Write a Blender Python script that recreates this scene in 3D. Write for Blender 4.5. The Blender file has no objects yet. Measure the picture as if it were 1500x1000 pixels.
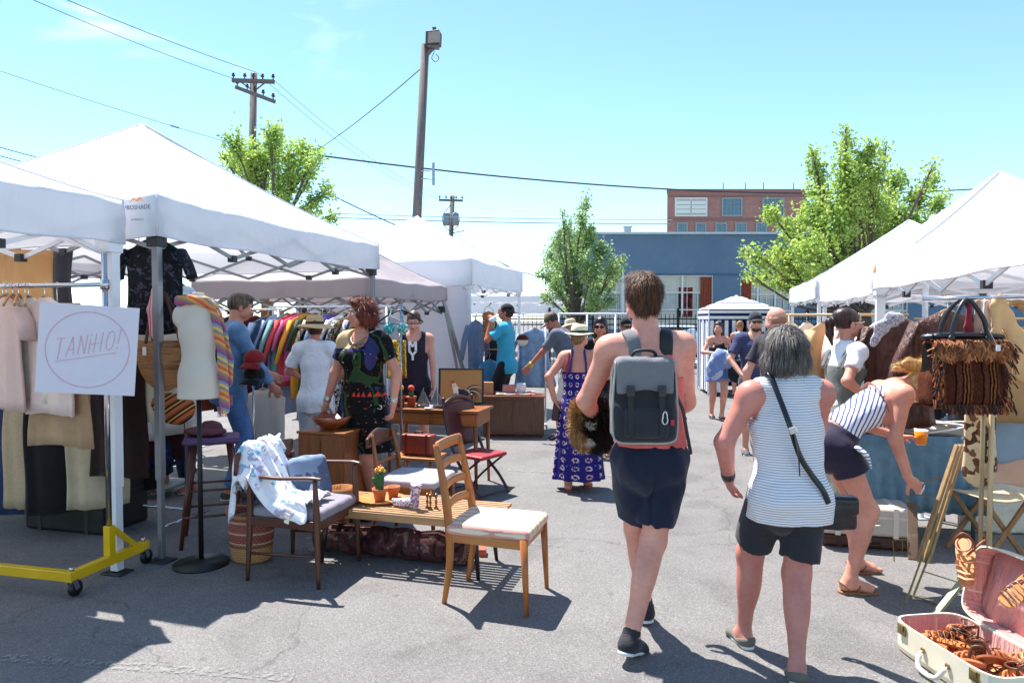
import bpy, math, random
import numpy as np
from mathutils import Vector, Matrix, Euler
rnd = random.Random(11)
SC = bpy.context.scene
COL = SC.collection
R = math.radians
PI = math.pi
FPX, CAMH = 1017.0, 1.62
PITCH = math.atan(33 / 1017)

def ray(px, py):
    x, y = (px - 750) / FPX, (500 - py) / FPX
    ca, sa = math.cos(PITCH), math.sin(PITCH)
    return Vector((x, ca + y * sa, -sa + y * ca))
def G(px, py, h=0.0):            # point at height h seen along a line of sight
    d = ray(px, py); t = (h - CAMH) / d.z
    return Vector((d.x * t, d.y * t, h))
def P(px, py, Y):                # point at distance Y
    d = ray(px, py); t = Y / d.y
    return Vector((d.x * t, Y, CAMH + d.z * t))

ROWA = math.atan2(-.265, .964)   # the stalls' grid is turned by this
UU = Vector((.265, .964, 0)).normalized()
VV = Vector((.964, -.265, 0)).normalized()

# ------------------------------------------------------------ objects
def tag(o, label=None, cat=None, group=None, kind=None):
    if label: o['label'] = label
    if cat: o['category'] = cat
    if group: o['group'] = group
    if kind: o['kind'] = kind
    return o
def thing(name, label, cat, loc=(0, 0, 0), rz=0.0, group=None):
    o = bpy.data.objects.new(name, None); COL.objects.link(o)
    o.empty_display_size = .1
    o.location = loc; o.rotation_euler = (0, 0, rz)
    return tag(o, label, cat, group)
def wmat(o):
    m = Matrix.Identity(4)
    while o is not None:
        m = o.matrix_basis @ m; o = o.parent
    return m
def copy_tree(o, parent=None):
    c = o.copy(); COL.objects.link(c)
    if parent: c.parent = parent
    for ch in list(o.children): copy_tree(ch, c)
    return c
def link(name, me, mat, parent=None, smooth=False, bevel=0, solid=0, sub=0):
    o = bpy.data.objects.new(name, me); COL.objects.link(o)
    if mat:
        for m in (mat if isinstance(mat, (list, tuple)) else [mat]): me.materials.append(m)
    if smooth:
        me.polygons.foreach_set('use_smooth', [True] * len(me.polygons))
    if parent: o.parent = parent
    if solid:
        s = o.modifiers.new('s', 'SOLIDIFY'); s.thickness = solid; s.offset = 0
    if bevel:
        b = o.modifiers.new('b', 'BEVEL'); b.width = bevel; b.segments = 2; b.limit_method = 'ANGLE'; b.angle_limit = R(40)
    if sub:
        b = o.modifiers.new('u', 'SUBSURF'); b.levels = sub; b.render_levels = sub
    return o
def npmesh(name, V, Q):
    me = bpy.data.meshes.new(name)
    V = np.asarray(V, np.float32); Q = np.asarray(Q, np.int32); k = Q.shape[1]
    me.vertices.add(len(V)); me.vertices.foreach_set('co', V.ravel())
    me.loops.add(Q.size); me.loops.foreach_set('vertex_index', Q.ravel())
    me.polygons.add(len(Q)); me.polygons.foreach_set('loop_start', np.arange(0, Q.size, k, dtype=np.int32))
    me.update(calc_edges=True)
    return me

def frame(a, b, up=None):
    d = (b - a).normalized()
    up = Vector(up) if up is not None else Vector((0, 0, 1))
    if abs(d.dot(up)) > .98: up = Vector((0, 1, 0)) if abs(d.y) < .9 else Vector((1, 0, 0))
    s = d.cross(up).normalized(); t = s.cross(d).normalized()
    return d, s, t

class MB:
    def __init__(s): s.v = []; s.f = []; s.m = []; s.cur = 0
    def add(s, vs, fs):
        n = len(s.v); s.v += [tuple(p) for p in vs]
        s.f += [tuple(i + n for i in f) for f in fs]; s.m += [s.cur] * len(fs)
        return s
    def box(s, c, d, rot=None):
        c = Vector(c); m = Euler(rot).to_matrix() if rot else Matrix.Identity(3)
        vs = [c + m @ Vector((x * d[0] / 2, y * d[1] / 2, z * d[2] / 2)) for x in (-1, 1) for y in (-1, 1) for z in (-1, 1)]
        return s.add(vs, [(0, 1, 3, 2), (4, 6, 7, 5), (0, 4, 5, 1), (2, 3, 7, 6), (0, 2, 6, 4), (1, 5, 7, 3)])
    def bar(s, a, b, w, h=None, up=None, w2=None, h2=None):
        a = Vector(a); b = Vector(b); h = h or w; w2 = w2 or w; h2 = h2 or h
        d, x, y = frame(a, b, up)
        vs = []
        for p, ww, hh in ((a, w, h), (b, w2, h2)):
            for sx, sy in ((-1, -1), (1, -1), (1, 1), (-1, 1)): vs.append(p + x * sx * ww / 2 + y * sy * hh / 2)
        return s.add(vs, [(3, 2, 1, 0), (4, 5, 6, 7), (0, 1, 5, 4), (1, 2, 6, 5), (2, 3, 7, 6), (3, 0, 4, 7)])
    def tube(s, pts, r, n=8, cap=True, flat=None, closed=False):
        pts = [Vector(p) for p in pts]; k = len(pts)
        rs = (list(r) + [r[-1]] * k)[:k] if isinstance(r, (list, tuple)) else [r] * k
        up = Vector((0, 0, 1)); vs = []
        px = None
        for i, p in enumerate(pts):
            if closed: d = (pts[(i + 1) % k] - pts[i - 1])
            else: d = (pts[min(i + 1, k - 1)] - pts[max(i - 1, 0)])
            d = d.normalized() if d.length > 1e-9 else Vector((0, 0, 1))
            if px is None:
                _, x, y = frame(Vector((0, 0, 0)), d)
            else:
                x = (px - d * px.dot(d)); x = x.normalized() if x.length > 1e-6 else frame(Vector((0, 0, 0)), d)[1]
                y = x.cross(d).normalized()
            px = x
            fx, fy = (flat if flat else (1, 1))
            for j in range(n):
                a = 2 * PI * j / n
                vs.append(p + x * math.cos(a) * rs[i] * fx + y * math.sin(a) * rs[i] * fy)
        fs = []
        for i in range(k if closed else k - 1):
            i2 = (i + 1) % k
            for j in range(n):
                fs.append((i * n + j, i * n + (j + 1) % n, i2 * n + (j + 1) % n, i2 * n + j))
        if cap and not closed: fs += [tuple(range(n))[::-1], tuple(range((k - 1) * n, k * n))]
        return s.add(vs, fs)
    def lathe(s, prof, c=(0, 0, 0), n=20, m=None, sx=1, sy=1, wob=None):
        c = Vector(c); vs = []; k = len(prof)
        for (r, z) in prof:
            for j in range(n):
                a = 2 * PI * j / n; rr = r * (wob(a, z) if wob else 1)
                p = Vector((rr * math.cos(a) * sx, rr * math.sin(a) * sy, z))
                vs.append(c + (m @ p if m else p))
        fs = [(i * n + j, i * n + (j + 1) % n, (i + 1) * n + (j + 1) % n, (i + 1) * n + j) for i in range(k - 1) for j in range(n)]
        if prof[0][0] > 1e-4: fs.append(tuple(range(n))[::-1])
        if prof[-1][0] > 1e-4: fs.append(tuple(range((k - 1) * n, k * n)))
        return s.add(vs, fs)
    def ell(s, c, r, rot=None, n=14):
        m = Euler(rot).to_matrix() if rot else Matrix.Identity(3)
        r = (r, r, r) if not isinstance(r, (tuple, list)) else r
        m = m @ Matrix.Diagonal(Vector(r))
        k = max(4, n // 2)
        return s.lathe([(max(math.sin(PI * i / k), 1e-5), -math.cos(PI * i / k)) for i in range(k + 1)], c, n, m)
    def prism(s, poly, t, m=None, c=(0, 0, 0)):     # outline in local xz, thickness along y
        c = Vector(c); n = len(poly); vs = []
        for y in (-t / 2, t / 2):
            for (x, z) in poly:
                p = Vector((x, y, z)); vs.append(c + (m @ p if m else p))
        fs = [tuple(range(n)), tuple(range(n, 2 * n))[::-1]] + [(i, i + n, (i + 1) % n + n, (i + 1) % n) for i in range(n)]
        return s.add(vs, fs)
    def grid(s, fn, nu, nv, cu=False):
        vs = [fn(i / nu, j / nv) for i in range(nu + (0 if cu else 1)) for j in range(nv + 1)]
        w = nv + 1; N = nu if cu else nu + 1
        fs = [(i * w + j, ((i + 1) % N) * w + j, ((i + 1) % N) * w + j + 1, i * w + j + 1) for i in range(nu) for j in range(nv)]
        return s.add(vs, fs)
    def build(s, name, mat, parent=None, smooth=False, world=False, bevel=0, solid=0, sub=0, loc=None):
        me = bpy.data.meshes.new(name)
        vs = s.v
        if world and parent is not None:
            iv = wmat(parent).inverted(); vs = [tuple(iv @ Vector(p)) for p in vs]
        if loc is not None and parent is None:
            L = Vector(loc); vs = [tuple(Vector(p) - L) for p in vs]
        me.from_pydata(vs, [], s.f); me.update()
        o = link(name, me, mat, parent, smooth, bevel, solid, sub)
        if len(set(s.m)) > 1: me.polygons.foreach_set('material_index', s.m)
        if loc is not None and parent is None: o.location = loc
        return o

def smooth_pts(pts, n=6):        # Catmull-Rom through the points
    pts = [Vector(p) for p in pts]; out = []
    for i in range(len(pts) - 1):
        p0, p1, p2, p3 = pts[max(i - 1, 0)], pts[i], pts[i + 1], pts[min(i + 2, len(pts) - 1)]
        for j in range(n):
            t = j / n
            out.append(.5 * ((2 * p1) + (p2 - p0) * t + (2 * p0 - 5 * p1 + 4 * p2 - p3) * t * t + (-p0 + 3 * p1 - 3 * p2 + p3) * t ** 3))
    out.append(pts[-1]); return out
def sag(a, b, s, n=14):
    a = Vector(a); b = Vector(b)
    return [a.lerp(b, i / n) - Vector((0, 0, s * 4 * (i / n) * (1 - i / n))) for i in range(n + 1)]

# ------------------------------------------------------------ materials
def lin(c):
    if isinstance(c, str):
        c = c.lstrip('#'); c = [int(c[i:i + 2], 16) / 255 for i in (0, 2, 4)]
        return tuple(((x / 12.92) if x <= .04045 else ((x + .055) / 1.055) ** 2.4) for x in c)
    return tuple(c)
class NT:
    def __init__(s, name):
        s.m = bpy.data.materials.new(name); s.m.use_nodes = True
        s.t = s.m.node_tree; s.p = s.t.nodes['Principled BSDF']; s.out = s.t.nodes['Material Output']
        s.c = s.n('ShaderNodeTexCoord').outputs['Object']
    def n(s, ty, **k):
        x = s.t.nodes.new(ty)
        for a, b in k.items(): setattr(x, a, b)
        return x
    def set(s, node, **k):
        for a, b in k.items():
            i = node.inputs[a.replace('_', ' ')]
            if hasattr(b, 'node'): s.t.links.new(b, i)
            else: i.default_value = b
        return node
    def lk(s, a, b): s.t.links.new(a, b)
    def map(s, scale=(1, 1, 1), rot=(0, 0, 0), loc=(0, 0, 0)):
        x = s.n('ShaderNodeMapping'); s.lk(s.c, x.inputs[0])
        x.inputs['Scale'].default_value = scale; x.inputs['Rotation'].default_value = rot; x.inputs['Location'].default_value = loc
        return x.outputs[0]
    def noise(s, scale, vec=None, detail=4, rough=.55, dist=0):
        x = s.n('ShaderNodeTexNoise'); s.lk(vec if vec is not None else s.c, x.inputs['Vector'])
        x.inputs['Scale'].default_value = scale; x.inputs['Detail'].default_value = detail
        x.inputs['Roughness'].default_value = rough; x.inputs['Distortion'].default_value = dist
        return x.outputs['Fac']
    def vor(s, scale, vec=None, feat='F1'):
        x = s.n('ShaderNodeTexVoronoi'); x.feature = feat; s.lk(vec if vec is not None else s.c, x.inputs['Vector'])
        x.inputs['Scale'].default_value = scale; return x
    def ramp(s, fac, stops, const=False):
        x = s.n('ShaderNodeValToRGB'); s.lk(fac, x.inputs[0]); e = x.color_ramp.elements
        if const: x.color_ramp.interpolation = 'CONSTANT'
        while len(e) < len(stops): e.new(.5)
        for i, (p, c) in enumerate(stops):
            e[i].position = p; c = lin(c) if not isinstance(c, (int, float)) else (c, c, c); e[i].color = (*c, 1)
        return x.outputs[0]
    def math(s, op, a, b=0.0, c=None):
        x = s.n('ShaderNodeMath', operation=op)
        for i, v in enumerate([a, b] + ([c] if c is not None else [])):
            if hasattr(v, 'node'): s.lk(v, x.inputs[i])
            else: x.inputs[i].default_value = v
        return x.outputs[0]
    def mix(s, f, a, b, mode='MIX'):
        x = s.n('ShaderNodeMix', data_type='RGBA', blend_type=mode)
        for i, v in ((0, f), (6, a), (7, b)):
            if hasattr(v, 'node'): s.lk(v, x.inputs[i])
            else: x.inputs[i].default_value = v if i == 0 else (*lin(v), 1)
        return x.outputs[2]
    def sep(s, v=None):
        x = s.n('ShaderNodeSeparateXYZ'); s.lk(v if v is not None else s.c, x.inputs[0]); return x.outputs
    def bump(s, h, st=.3, dist=.01):
        x = s.n('ShaderNodeBump'); s.lk(h, x.inputs['Height']); x.inputs['Strength'].default_value = st
        x.inputs['Distance'].default_value = dist; s.lk(x.outputs[0], s.p.inputs['Normal']); return x
    def fin(s, col, rough=.7, metal=0, spec=.5, trans=0, sheen=0, coat=0):
        if hasattr(col, 'node'): s.lk(col, s.p.inputs['Base Color'])
        else: s.p.inputs['Base Color'].default_value = (*lin(col), 1)
        s.p.inputs['Roughness'].default_value = rough; s.p.inputs['Metallic'].default_value = metal
        s.p.inputs['Specular IOR Level'].default_value = spec
        if sheen: s.p.inputs['Sheen Weight'].default_value = sheen
        if coat: s.p.inputs['Coat Weight'].default_value = coat
        if trans:
            t = s.n('ShaderNodeBsdfTranslucent'); mx = s.n('ShaderNodeMixShader'); mx.inputs[0].default_value = trans
            if hasattr(col, 'node'): s.lk(col, t.inputs[0])
            else: t.inputs[0].default_value = (*lin(col), 1)
            s.lk(s.p.outputs[0], mx.inputs[1]); s.lk(t.outputs[0], mx.inputs[2]); s.lk(mx.outputs[0], s.out.inputs[0])
        return s.m
_mc = {}
def memo(fn):
    def w(*a, **k):
        key = (fn.__name__, repr(a), repr(sorted(k.items())))
        if key not in _mc: _mc[key] = fn(*a, **k)
        return _mc[key]
    return w
def var(t, c, amt, sc):
    c = lin(c); lo = tuple(x * (1 - amt) for x in c); hi = tuple(min(1, x * (1 + amt)) for x in c)
    return t.ramp(t.noise(sc, detail=6), [(.3, lo), (.7, hi)])
@memo
def cloth(c, amt=.12, rough=.85, trans=0.0, wr=.35, sc=9):
    t = NT('cloth'); col = var(t, c, amt, sc)
    h = t.math('ADD', t.math('MULTIPLY', t.noise(7, detail=3, dist=.6), 1.0), t.math('MULTIPLY', t.noise(260, detail=1), .06))
    t.bump(h, wr, .03); return t.fin(col, rough, spec=.25, trans=trans, sheen=.15)
@memo
def plain(c, rough=.5, metal=0.0, amt=.08, sc=14, bump=0.0, spec=.5, coat=0.0):
    t = NT('plain'); col = var(t, c, amt, sc)
    if bump: t.bump(t.noise(sc * 5, detail=5), bump, .004)
    return t.fin(col, rough, metal, spec, coat=coat)
@memo
def wood(c1, c2, axis='x', sc=1.0, rough=.38, coat=.15):
    t = NT('wood'); s = {'x': (1.2, 14, 14), 'y': (14, 1.2, 14), 'z': (14, 14, 1.2)}[axis]
    v = t.map(tuple(a * sc for a in s))
    n1 = t.noise(2.2, v, 6, .6, .8); n2 = t.noise(12, v, 3, .6)
    col = t.ramp(t.math('ADD', t.math('MULTIPLY', n1, .75), t.math('MULTIPLY', n2, .25)), [(.32, c1), (.66, c2)])
    t.bump(n2, .08, .002); return t.fin(col, rough, coat=coat)
@memo
def stripes(c1, c2, axis='z', period=.012, duty=.3, rot=(0, 0, 0), wr=.3, warp=.0):
    t = NT('striped_cloth'); v = t.map((1, 1, 1), rot); o = t.sep(v)['XYZ'.index(axis.upper())]
    if warp: o = t.math('ADD', o, t.math('MULTIPLY', t.noise(3), warp))
    f = t.math('FRACT', t.math('DIVIDE', o, period)); f = t.math('LESS_THAN', f, duty)
    col = t.mix(f, c1, c2); t.bump(t.noise(7, detail=3, dist=.6), wr, .03)
    return t.fin(col, .85, spec=.25)
@memo
def multistripe(cols, axis='z', period=.2, rot=(0, 0, 0), warp=0.0, trans=0.0):
    t = NT('multi_stripe'); v = t.map((1, 1, 1), rot); o = t.sep(v)['XYZ'.index(axis.upper())]
    if warp: o = t.math('ADD', o, t.math('MULTIPLY', t.noise(4), warp))
    f = t.math('FRACT', t.math('DIVIDE', o, period))
    col = t.ramp(f, [(i / len(cols), c) for i, c in enumerate(cols)], True)
    t.bump(t.noise(9, detail=3, dist=.6), .3, .03)
    return t.fin(col, .85, spec=.25, trans=trans)
@memo
def blobs(cols, sc=9.0, trans=0.0, seed=0.0, dist=.35, rough=.85):
    t = NT('printed_cloth'); v = t.map((1, 1, 1), loc=(seed, seed * 1.7, 0))
    nz = t.n('ShaderNodeTexNoise'); t.lk(v, nz.inputs[0]); nz.inputs['Scale'].default_value = sc
    add = t.n('ShaderNodeVectorMath', operation='MULTIPLY_ADD'); t.lk(nz.outputs['Color'], add.inputs[0])
    add.inputs[1].default_value = (dist, dist, dist); t.lk(v, add.inputs[2])
    vo = t.vor(sc, add.outputs[0]); s = t.sep(vo.outputs['Color'])
    col = t.ramp(s[0], [(i / len(cols), c) for i, c in enumerate(cols)], True)
    t.bump(t.noise(7, detail=3), .3, .03); return t.fin(col, rough, spec=.25, trans=trans)
@memo
def dots(bg, fg, sc=22.0, size=.25, wr=.3):
    t = NT('dotted_cloth'); vo = t.vor(sc); vo.inputs['Randomness'].default_value = .25
    f = t.math('LESS_THAN', vo.outputs['Distance'], size)
    col = t.mix(f, bg, fg); t.bump(t.noise(7, detail=3, dist=.5), wr, .03); return t.fin(col, .85, spec=.25)
@memo
def weave(c1, c2, sc=90.0, bands=None, rough=.7):
    t = NT('wicker'); o = t.sep()
    ang = t.math('MULTIPLY', t.math('ARCTAN2', o[1], o[0]), sc * .09)
    a = t.math('SINE', t.math('ADD', t.math('MULTIPLY', ang, 6.28), t.math('MULTIPLY', t.math('FLOOR', t.math('MULTIPLY', o[2], sc)), 3.1416)))
    b = t.math('SINE', t.math('MULTIPLY', o[2], sc * 6.28))
    h = t.math('MULTIPLY', t.math('ADD', t.math('MULTIPLY', a, .5), 1), t.math('ADD', t.math('MULTIPLY', b, .5), 1))
    f = t.math('ADD', t.math('MULTIPLY', h, .4), t.math('MULTIPLY', t.noise(14), .5))
    col = t.ramp(f, [(.25, c1), (.85, c2)])
    if bands:
        zz = t.ramp(t.math('ADD', t.math('MULTIPLY', o[2], 1 / bands[0]), 0.0), [(p, c) for p, c in bands[1]], True)
        col = t.mix(.75, col, zz, 'MIX')
        col = t.mix(.5, col, t.ramp(f, [(.2, (.25, .25, .25)), (.8, (1, 1, 1))]), 'MULTIPLY')
    t.bump(h, .6, .004); return t.fin(col, rough, spec=.3)
@memo
def streak(c1, c2, sc=60.0, rough=.45, axis='z', sheen=.0):
    t = NT('hair'); s = {'x': (1.5, sc, sc), 'y': (sc, 1.5, sc), 'z': (sc, sc, 1.5), 'w': (sc * .35, sc * .35, 6)}[axis]
    n = t.noise(1, t.map(s), 4, .6, .4); m = t.noise(9, detail=3)
    f = t.math('ADD', t.math('MULTIPLY', n, .7), t.math('MULTIPLY', m, .3))
    t.bump(n, .7, .006); return t.fin(t.ramp(f, [(.38, c1), (.62, c2)]), rough, spec=.4)
@memo
def skin(c, red=.12):
    t = NT('skin'); c = lin(c); hi = tuple(min(1, x * 1.07) for x in c); lo = (c[0] * .96, c[1] * (1 - red), c[2] * (1 - red))
    lo = tuple(x * .88 for x in lo); col = t.ramp(t.math('ADD', t.math('MULTIPLY', t.noise(6, detail=4), .7), t.math('MULTIPLY', t.noise(45, detail=4), .3)), [(.36, lo), (.62, hi)])
    col = t.mix(.5, col, t.ramp(t.vor(170).outputs['Distance'], [(0, .72), (.16, 1.0)]), 'MULTIPLY')
    t.bump(t.math('ADD', t.noise(150, detail=3), t.math('MULTIPLY', t.noise(28, detail=2), 1.5)), .12, .003)
    t.p.inputs['Subsurface Weight'].default_value = .12; t.p.inputs['Subsurface Radius'].default_value = (.02, .008, .005)
    t.p.inputs['Subsurface Scale'].default_value = .5
    return t.fin(col, .5, spec=.35)

# ------------------------------------------------------------ smooth solids
def smin(a, b, k):
    if k <= 1e-6: return np.minimum(a, b)
    h = np.clip(.5 + .5 * (b - a) / k, 0, 1)
    return b + (a - b) * h - k * h * (1 - h)
class SD:
    """a list of rounded primitives melted into one surface"""
    def __init__(s, k=.02): s.p = []; s.k = k; s.cuts = []
    def cone(s, a, b, ra, rb=None, k=None, flat=None, ca=False, cb=False, folds=None, op='+'):
        rb = ra if rb is None else rb
        s.p.append(('c', np.array(a, float), np.array(b, float), ra, rb, s.k if k is None else k, flat, ca, cb, folds, op)); return s
    def chain(s, pts, rs, **kw):
        for i in range(len(pts) - 1): s.cone(pts[i], pts[i + 1], rs[i], rs[i + 1], **kw)
        return s
    def ell(s, c, r, m=None, k=None, op='+'):
        s.p.append(('e', np.array(c, float), np.array(r, float), np.array(m, float) if m is not None else np.eye(3), s.k if k is None else k, op)); return s
    def box(s, c, hs, r=.01, m=None, k=None, op='+'):
        s.p.append(('b', np.array(c, float), np.array(hs, float), r, np.array(m, float) if m is not None else np.eye(3), s.k if k is None else k, op)); return s
    def bounds(s):
        lo = np.full(3, 1e9); hi = -lo
        for q in s.p:
            l, h, o = s._bb(q)
            if o == '+': lo = np.minimum(lo, l); hi = np.maximum(hi, h)
        return lo, hi
    @staticmethod
    def _bb(q):
        if q[0] == 'c':
            r = max(q[3], q[4]) * (1.25 if q[9] else 1.03)
            if q[6]: r *= max(1, q[6][1])
            return np.minimum(q[1], q[2]) - r, np.maximum(q[1], q[2]) + r, q[10]
        if q[0] == 'b':
            e = np.abs(q[4]) @ q[2]; return q[1] - e, q[1] + e, q[6]
        r = max(q[2]); return q[1] - r, q[1] + r, q[5]
    @staticmethod
    def _d(q, X):
        if q[0] == 'c':
            a, b, ra, rb, flat, ca, cb, folds = q[1], q[2], q[3], q[4], q[6], q[7], q[8], q[9]
            ab = b - a; L2 = max(ab @ ab, 1e-9); W = X - a
            tt = (W @ ab) / L2; t = np.clip(tt, 0, 1)
            Q = W - t[..., None] * ab; rr = ra + (rb - ra) * t
            if flat:
                n = np.array(flat[0], float); Q = Q + n * ((Q @ n) * (1 / flat[1] - 1))[..., None]
            if folds:
                n = folds[2] if len(folds) > 2 else np.array([1., 0, 0]); n = np.array(n, float)
                ax = ab / math.sqrt(L2); e2 = np.cross(ax, n)
                th = np.arctan2(Q @ e2, Q @ n)
                rr = rr + folds[1] * (.2 + .8 * t) * (np.sin(folds[0] * th + 2.1 * t) + .5 * np.sin((folds[0] * 2 - 1) * th + 1.3 + 3 * t))
            d = np.sqrt((Q * Q).sum(-1)) - rr; L = math.sqrt(L2)
            if cb: d = np.maximum(d, (tt - 1) * L)
            if ca: d = np.maximum(d, -tt * L)
            return d
        if q[0] == 'b':
            A = np.abs((X - q[1]) @ q[4]) - (q[2] - q[3])
            return np.sqrt((np.maximum(A, 0) ** 2).sum(-1)) + np.minimum(A.max(-1), 0) - q[3]
        c, r, m = q[1], q[2], q[3]
        Y = (X - c) @ m; k0 = np.sqrt(((Y / r) ** 2).sum(-1)); k1 = np.sqrt(((Y / (r * r)) ** 2).sum(-1)) + 1e-9
        return k0 * (k0 - 1) / k1
    def field(s, lo, hi, h):
        n = np.maximum(np.ceil((hi - lo) / h).astype(int) + 1, 2)
        ax = [lo[i] + h * np.arange(n[i]) for i in range(3)]
        Fd = np.full(n, .08, np.float64)
        for q in s.p:
            l, u, op = s._bb(q); k = q[4] if q[0] == 'e' else q[5]; pad = k + 2.5 * h
            i0 = np.maximum(np.floor((l - pad - lo) / h).astype(int), 0); i1 = np.minimum(np.ceil((u + pad - lo) / h).astype(int) + 1, n)
            if (i1 <= i0).any(): continue
            X = np.stack(np.meshgrid(*[ax[i][i0[i]:i1[i]] for i in range(3)], indexing='ij'), -1)
            d = s._d(q, X); sl = tuple(slice(i0[i], i1[i]) for i in range(3))
            if op == '+': Fd[sl] = smin(Fd[sl], d, k)
            else: Fd[sl] = -smin(-Fd[sl], d, k)
        return Fd, ax
    def surf(s, h, box=None, off=0.0, mod=None, cuts=(), wr=None):
        lo, hi = s.bounds() if box is None else (np.array(box[0], float), np.array(box[1], float))
        if box is None: lo = lo - 3 * h - max(off, 0) - (wr[0] if wr else 0); hi = hi + 3 * h + max(off, 0) + (wr[0] if wr else 0)
        Fd, ax = s.field(lo, hi, h); Fd = Fd - off
        if wr or cuts or mod:
            X = np.stack(np.meshgrid(*ax, indexing='ij'), -1)
            if wr: Fd = Fd - wr[0] * wrink(X, wr[1], wr[2] if len(wr) > 2 else 0, wr[3] if len(wr) > 3 else (1, 1, 1))
            if mod: Fd = mod(X, Fd)
            for c in cuts: Fd = np.maximum(Fd, c(X))
        return nets(Fd, lo, h)
def wrink(X, f, seed=0, an=(1, 1, 1)):
    r = np.random.RandomState(seed); out = 0; Y = X * np.array(an)
    Y = Y + .03 * np.sin(Y[..., [1, 2, 0]] * f * .7 + seed)
    for i in range(5):
        k = r.normal(size=3); k /= np.linalg.norm(k); k *= f * (.7 + .35 * i)
        sn = np.sin(Y @ k + r.uniform(0, 6.28)); out = out + (1 - 2 * np.abs(sn)) * (1 / (1 + .5 * i))
    return out / 3
_E = [(0, 1), (2, 3), (4, 5), (6, 7), (0, 2), (1, 3), (4, 6), (5, 7), (0, 4), (1, 5), (2, 6), (3, 7)]
_C = np.array([(i >> 2 & 1, i >> 1 & 1, i & 1) for i in range(8)])
def nets(Fd, lo, h):
    S = Fd < 0; nx, ny, nz = Fd.shape
    cnt = sum(S[c[0]:nx - 1 + c[0], c[1]:ny - 1 + c[1], c[2]:nz - 1 + c[2]].astype(np.int8) for c in _C)
    I = np.argwhere((cnt > 0) & (cnt < 8))
    if len(I) == 0: return np.zeros((0, 3)), np.zeros((0, 4), int)
    vals = np.stack([Fd[I[:, 0] + c[0], I[:, 1] + c[1], I[:, 2] + c[2]] for c in _C], 1)
    acc = np.zeros((len(I), 3)); num = np.zeros(len(I))
    for a, b in _E:
        va, vb = vals[:, a], vals[:, b]; m = (va < 0) != (vb < 0)
        t = np.where(m, va / np.where(m, va - vb, 1), 0)
        acc += np.where(m[:, None], _C[a] + t[:, None] * (_C[b] - _C[a]), 0); num += m
    V = (I + acc / num[:, None]) * h + lo
    idx = np.full((nx - 1, ny - 1, nz - 1), -1, np.int32); idx[I[:, 0], I[:, 1], I[:, 2]] = np.arange(len(I))
    Q = []
    for axn in range(3):
        b, c = (axn + 1) % 3, (axn + 2) % 3
        s0 = [slice(None)] * 3; s1 = [slice(None)] * 3; s0[axn] = slice(0, -1); s1[axn] = slice(1, None)
        A = S[tuple(s0)]; B = S[tuple(s1)]; E = np.argwhere(A != B)
        E = E[(E[:, b] > 0) & (E[:, c] > 0) & (E[:, b] < Fd.shape[b] - 1) & (E[:, c] < Fd.shape[c] - 1)]
        if len(E) == 0: continue
        def g(db, dc):
            e = E.copy(); e[:, b] -= db; e[:, c] -= dc; return idx[e[:, 0], e[:, 1], e[:, 2]]
        q = np.stack([g(1, 1), g(0, 1), g(0, 0), g(1, 0)], 1)
        fl = ~A[E[:, 0], E[:, 1], E[:, 2]]; q[fl] = q[fl][:, ::-1]; Q.append(q)
    Q = np.concatenate(Q); Q = Q[(Q >= 0).all(1)]
    return V, Q
def sdobj(name, VQ, mat, parent):
    return link(name, npmesh(name, *VQ), mat, parent, smooth=True)
# ============================================================ camera, light, sky
cam = bpy.data.cameras.new('camera'); camo = bpy.data.objects.new('camera', cam); COL.objects.link(camo)
cam.sensor_width = 23.6; cam.lens = 23.6 * FPX / 1500; cam.clip_end = 2000; cam.clip_start = .05
camo.location = (0, 0, CAMH); camo.rotation_euler = (PI / 2 - PITCH, 0, 0); SC.camera = camo
SUNEL, SUNAZ = R(64), math.atan2(-.59, .80)
w = bpy.data.worlds.new('World'); SC.world = w; w.use_nodes = True
wt = w.node_tree; bg = wt.nodes['Background']
sky = wt.nodes.new('ShaderNodeTexSky'); sky.sky_type = 'NISHITA'; sky.sun_disc = False
sky.sun_elevation = SUNEL; sky.sun_rotation = SUNAZ; sky.air_density = .9; sky.dust_density = .0; sky.ozone_density = 2.0; sky.altitude = 50
tc = wt.nodes.new('ShaderNodeTexCoord'); mp = wt.nodes.new('ShaderNodeMapping'); mp.inputs['Scale'].default_value = (2.4, 1.0, 9)
mp.inputs['Rotation'].default_value = (0, R(-16), 0)
wt.links.new(tc.outputs['Generated'], mp.inputs[0])
nz = wt.nodes.new('ShaderNodeTexNoise'); nz.inputs['Scale'].default_value = 2.2; nz.inputs['Detail'].default_value = 7; nz.inputs['Distortion'].default_value = .5
wt.links.new(mp.outputs[0], nz.inputs[0])
rp = wt.nodes.new('ShaderNodeValToRGB'); rp.color_ramp.elements[0].position = .55; rp.color_ramp.elements[1].position = .78
wt.links.new(nz.outputs[0], rp.inputs[0])
sx = wt.nodes.new('ShaderNodeSeparateXYZ'); wt.links.new(tc.outputs['Generated'], sx.inputs[0])
mr = wt.nodes.new('ShaderNodeMapRange'); wt.links.new(sx.outputs[0], mr.inputs[0])
mr.inputs[1].default_value = -.12; mr.inputs[2].default_value = -.55; mr.inputs[3].default_value = 0; mr.inputs[4].default_value = .5
mu = wt.nodes.new('ShaderNodeMath'); mu.operation = 'MULTIPLY'; wt.links.new(rp.outputs[0], mu.inputs[0])
m2 = wt.nodes.new('ShaderNodeMapRange'); wt.links.new(sx.outputs[2], m2.inputs[0]); m2.inputs[1].default_value = .27; m2.inputs[2].default_value = .36; m3 = wt.nodes.new('ShaderNodeMath'); m3.operation = 'MULTIPLY'
wt.links.new(mr.outputs[0], m3.inputs[0]); wt.links.new(m2.outputs[0], m3.inputs[1]); wt.links.new(m3.outputs[0], mu.inputs[1])
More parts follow.
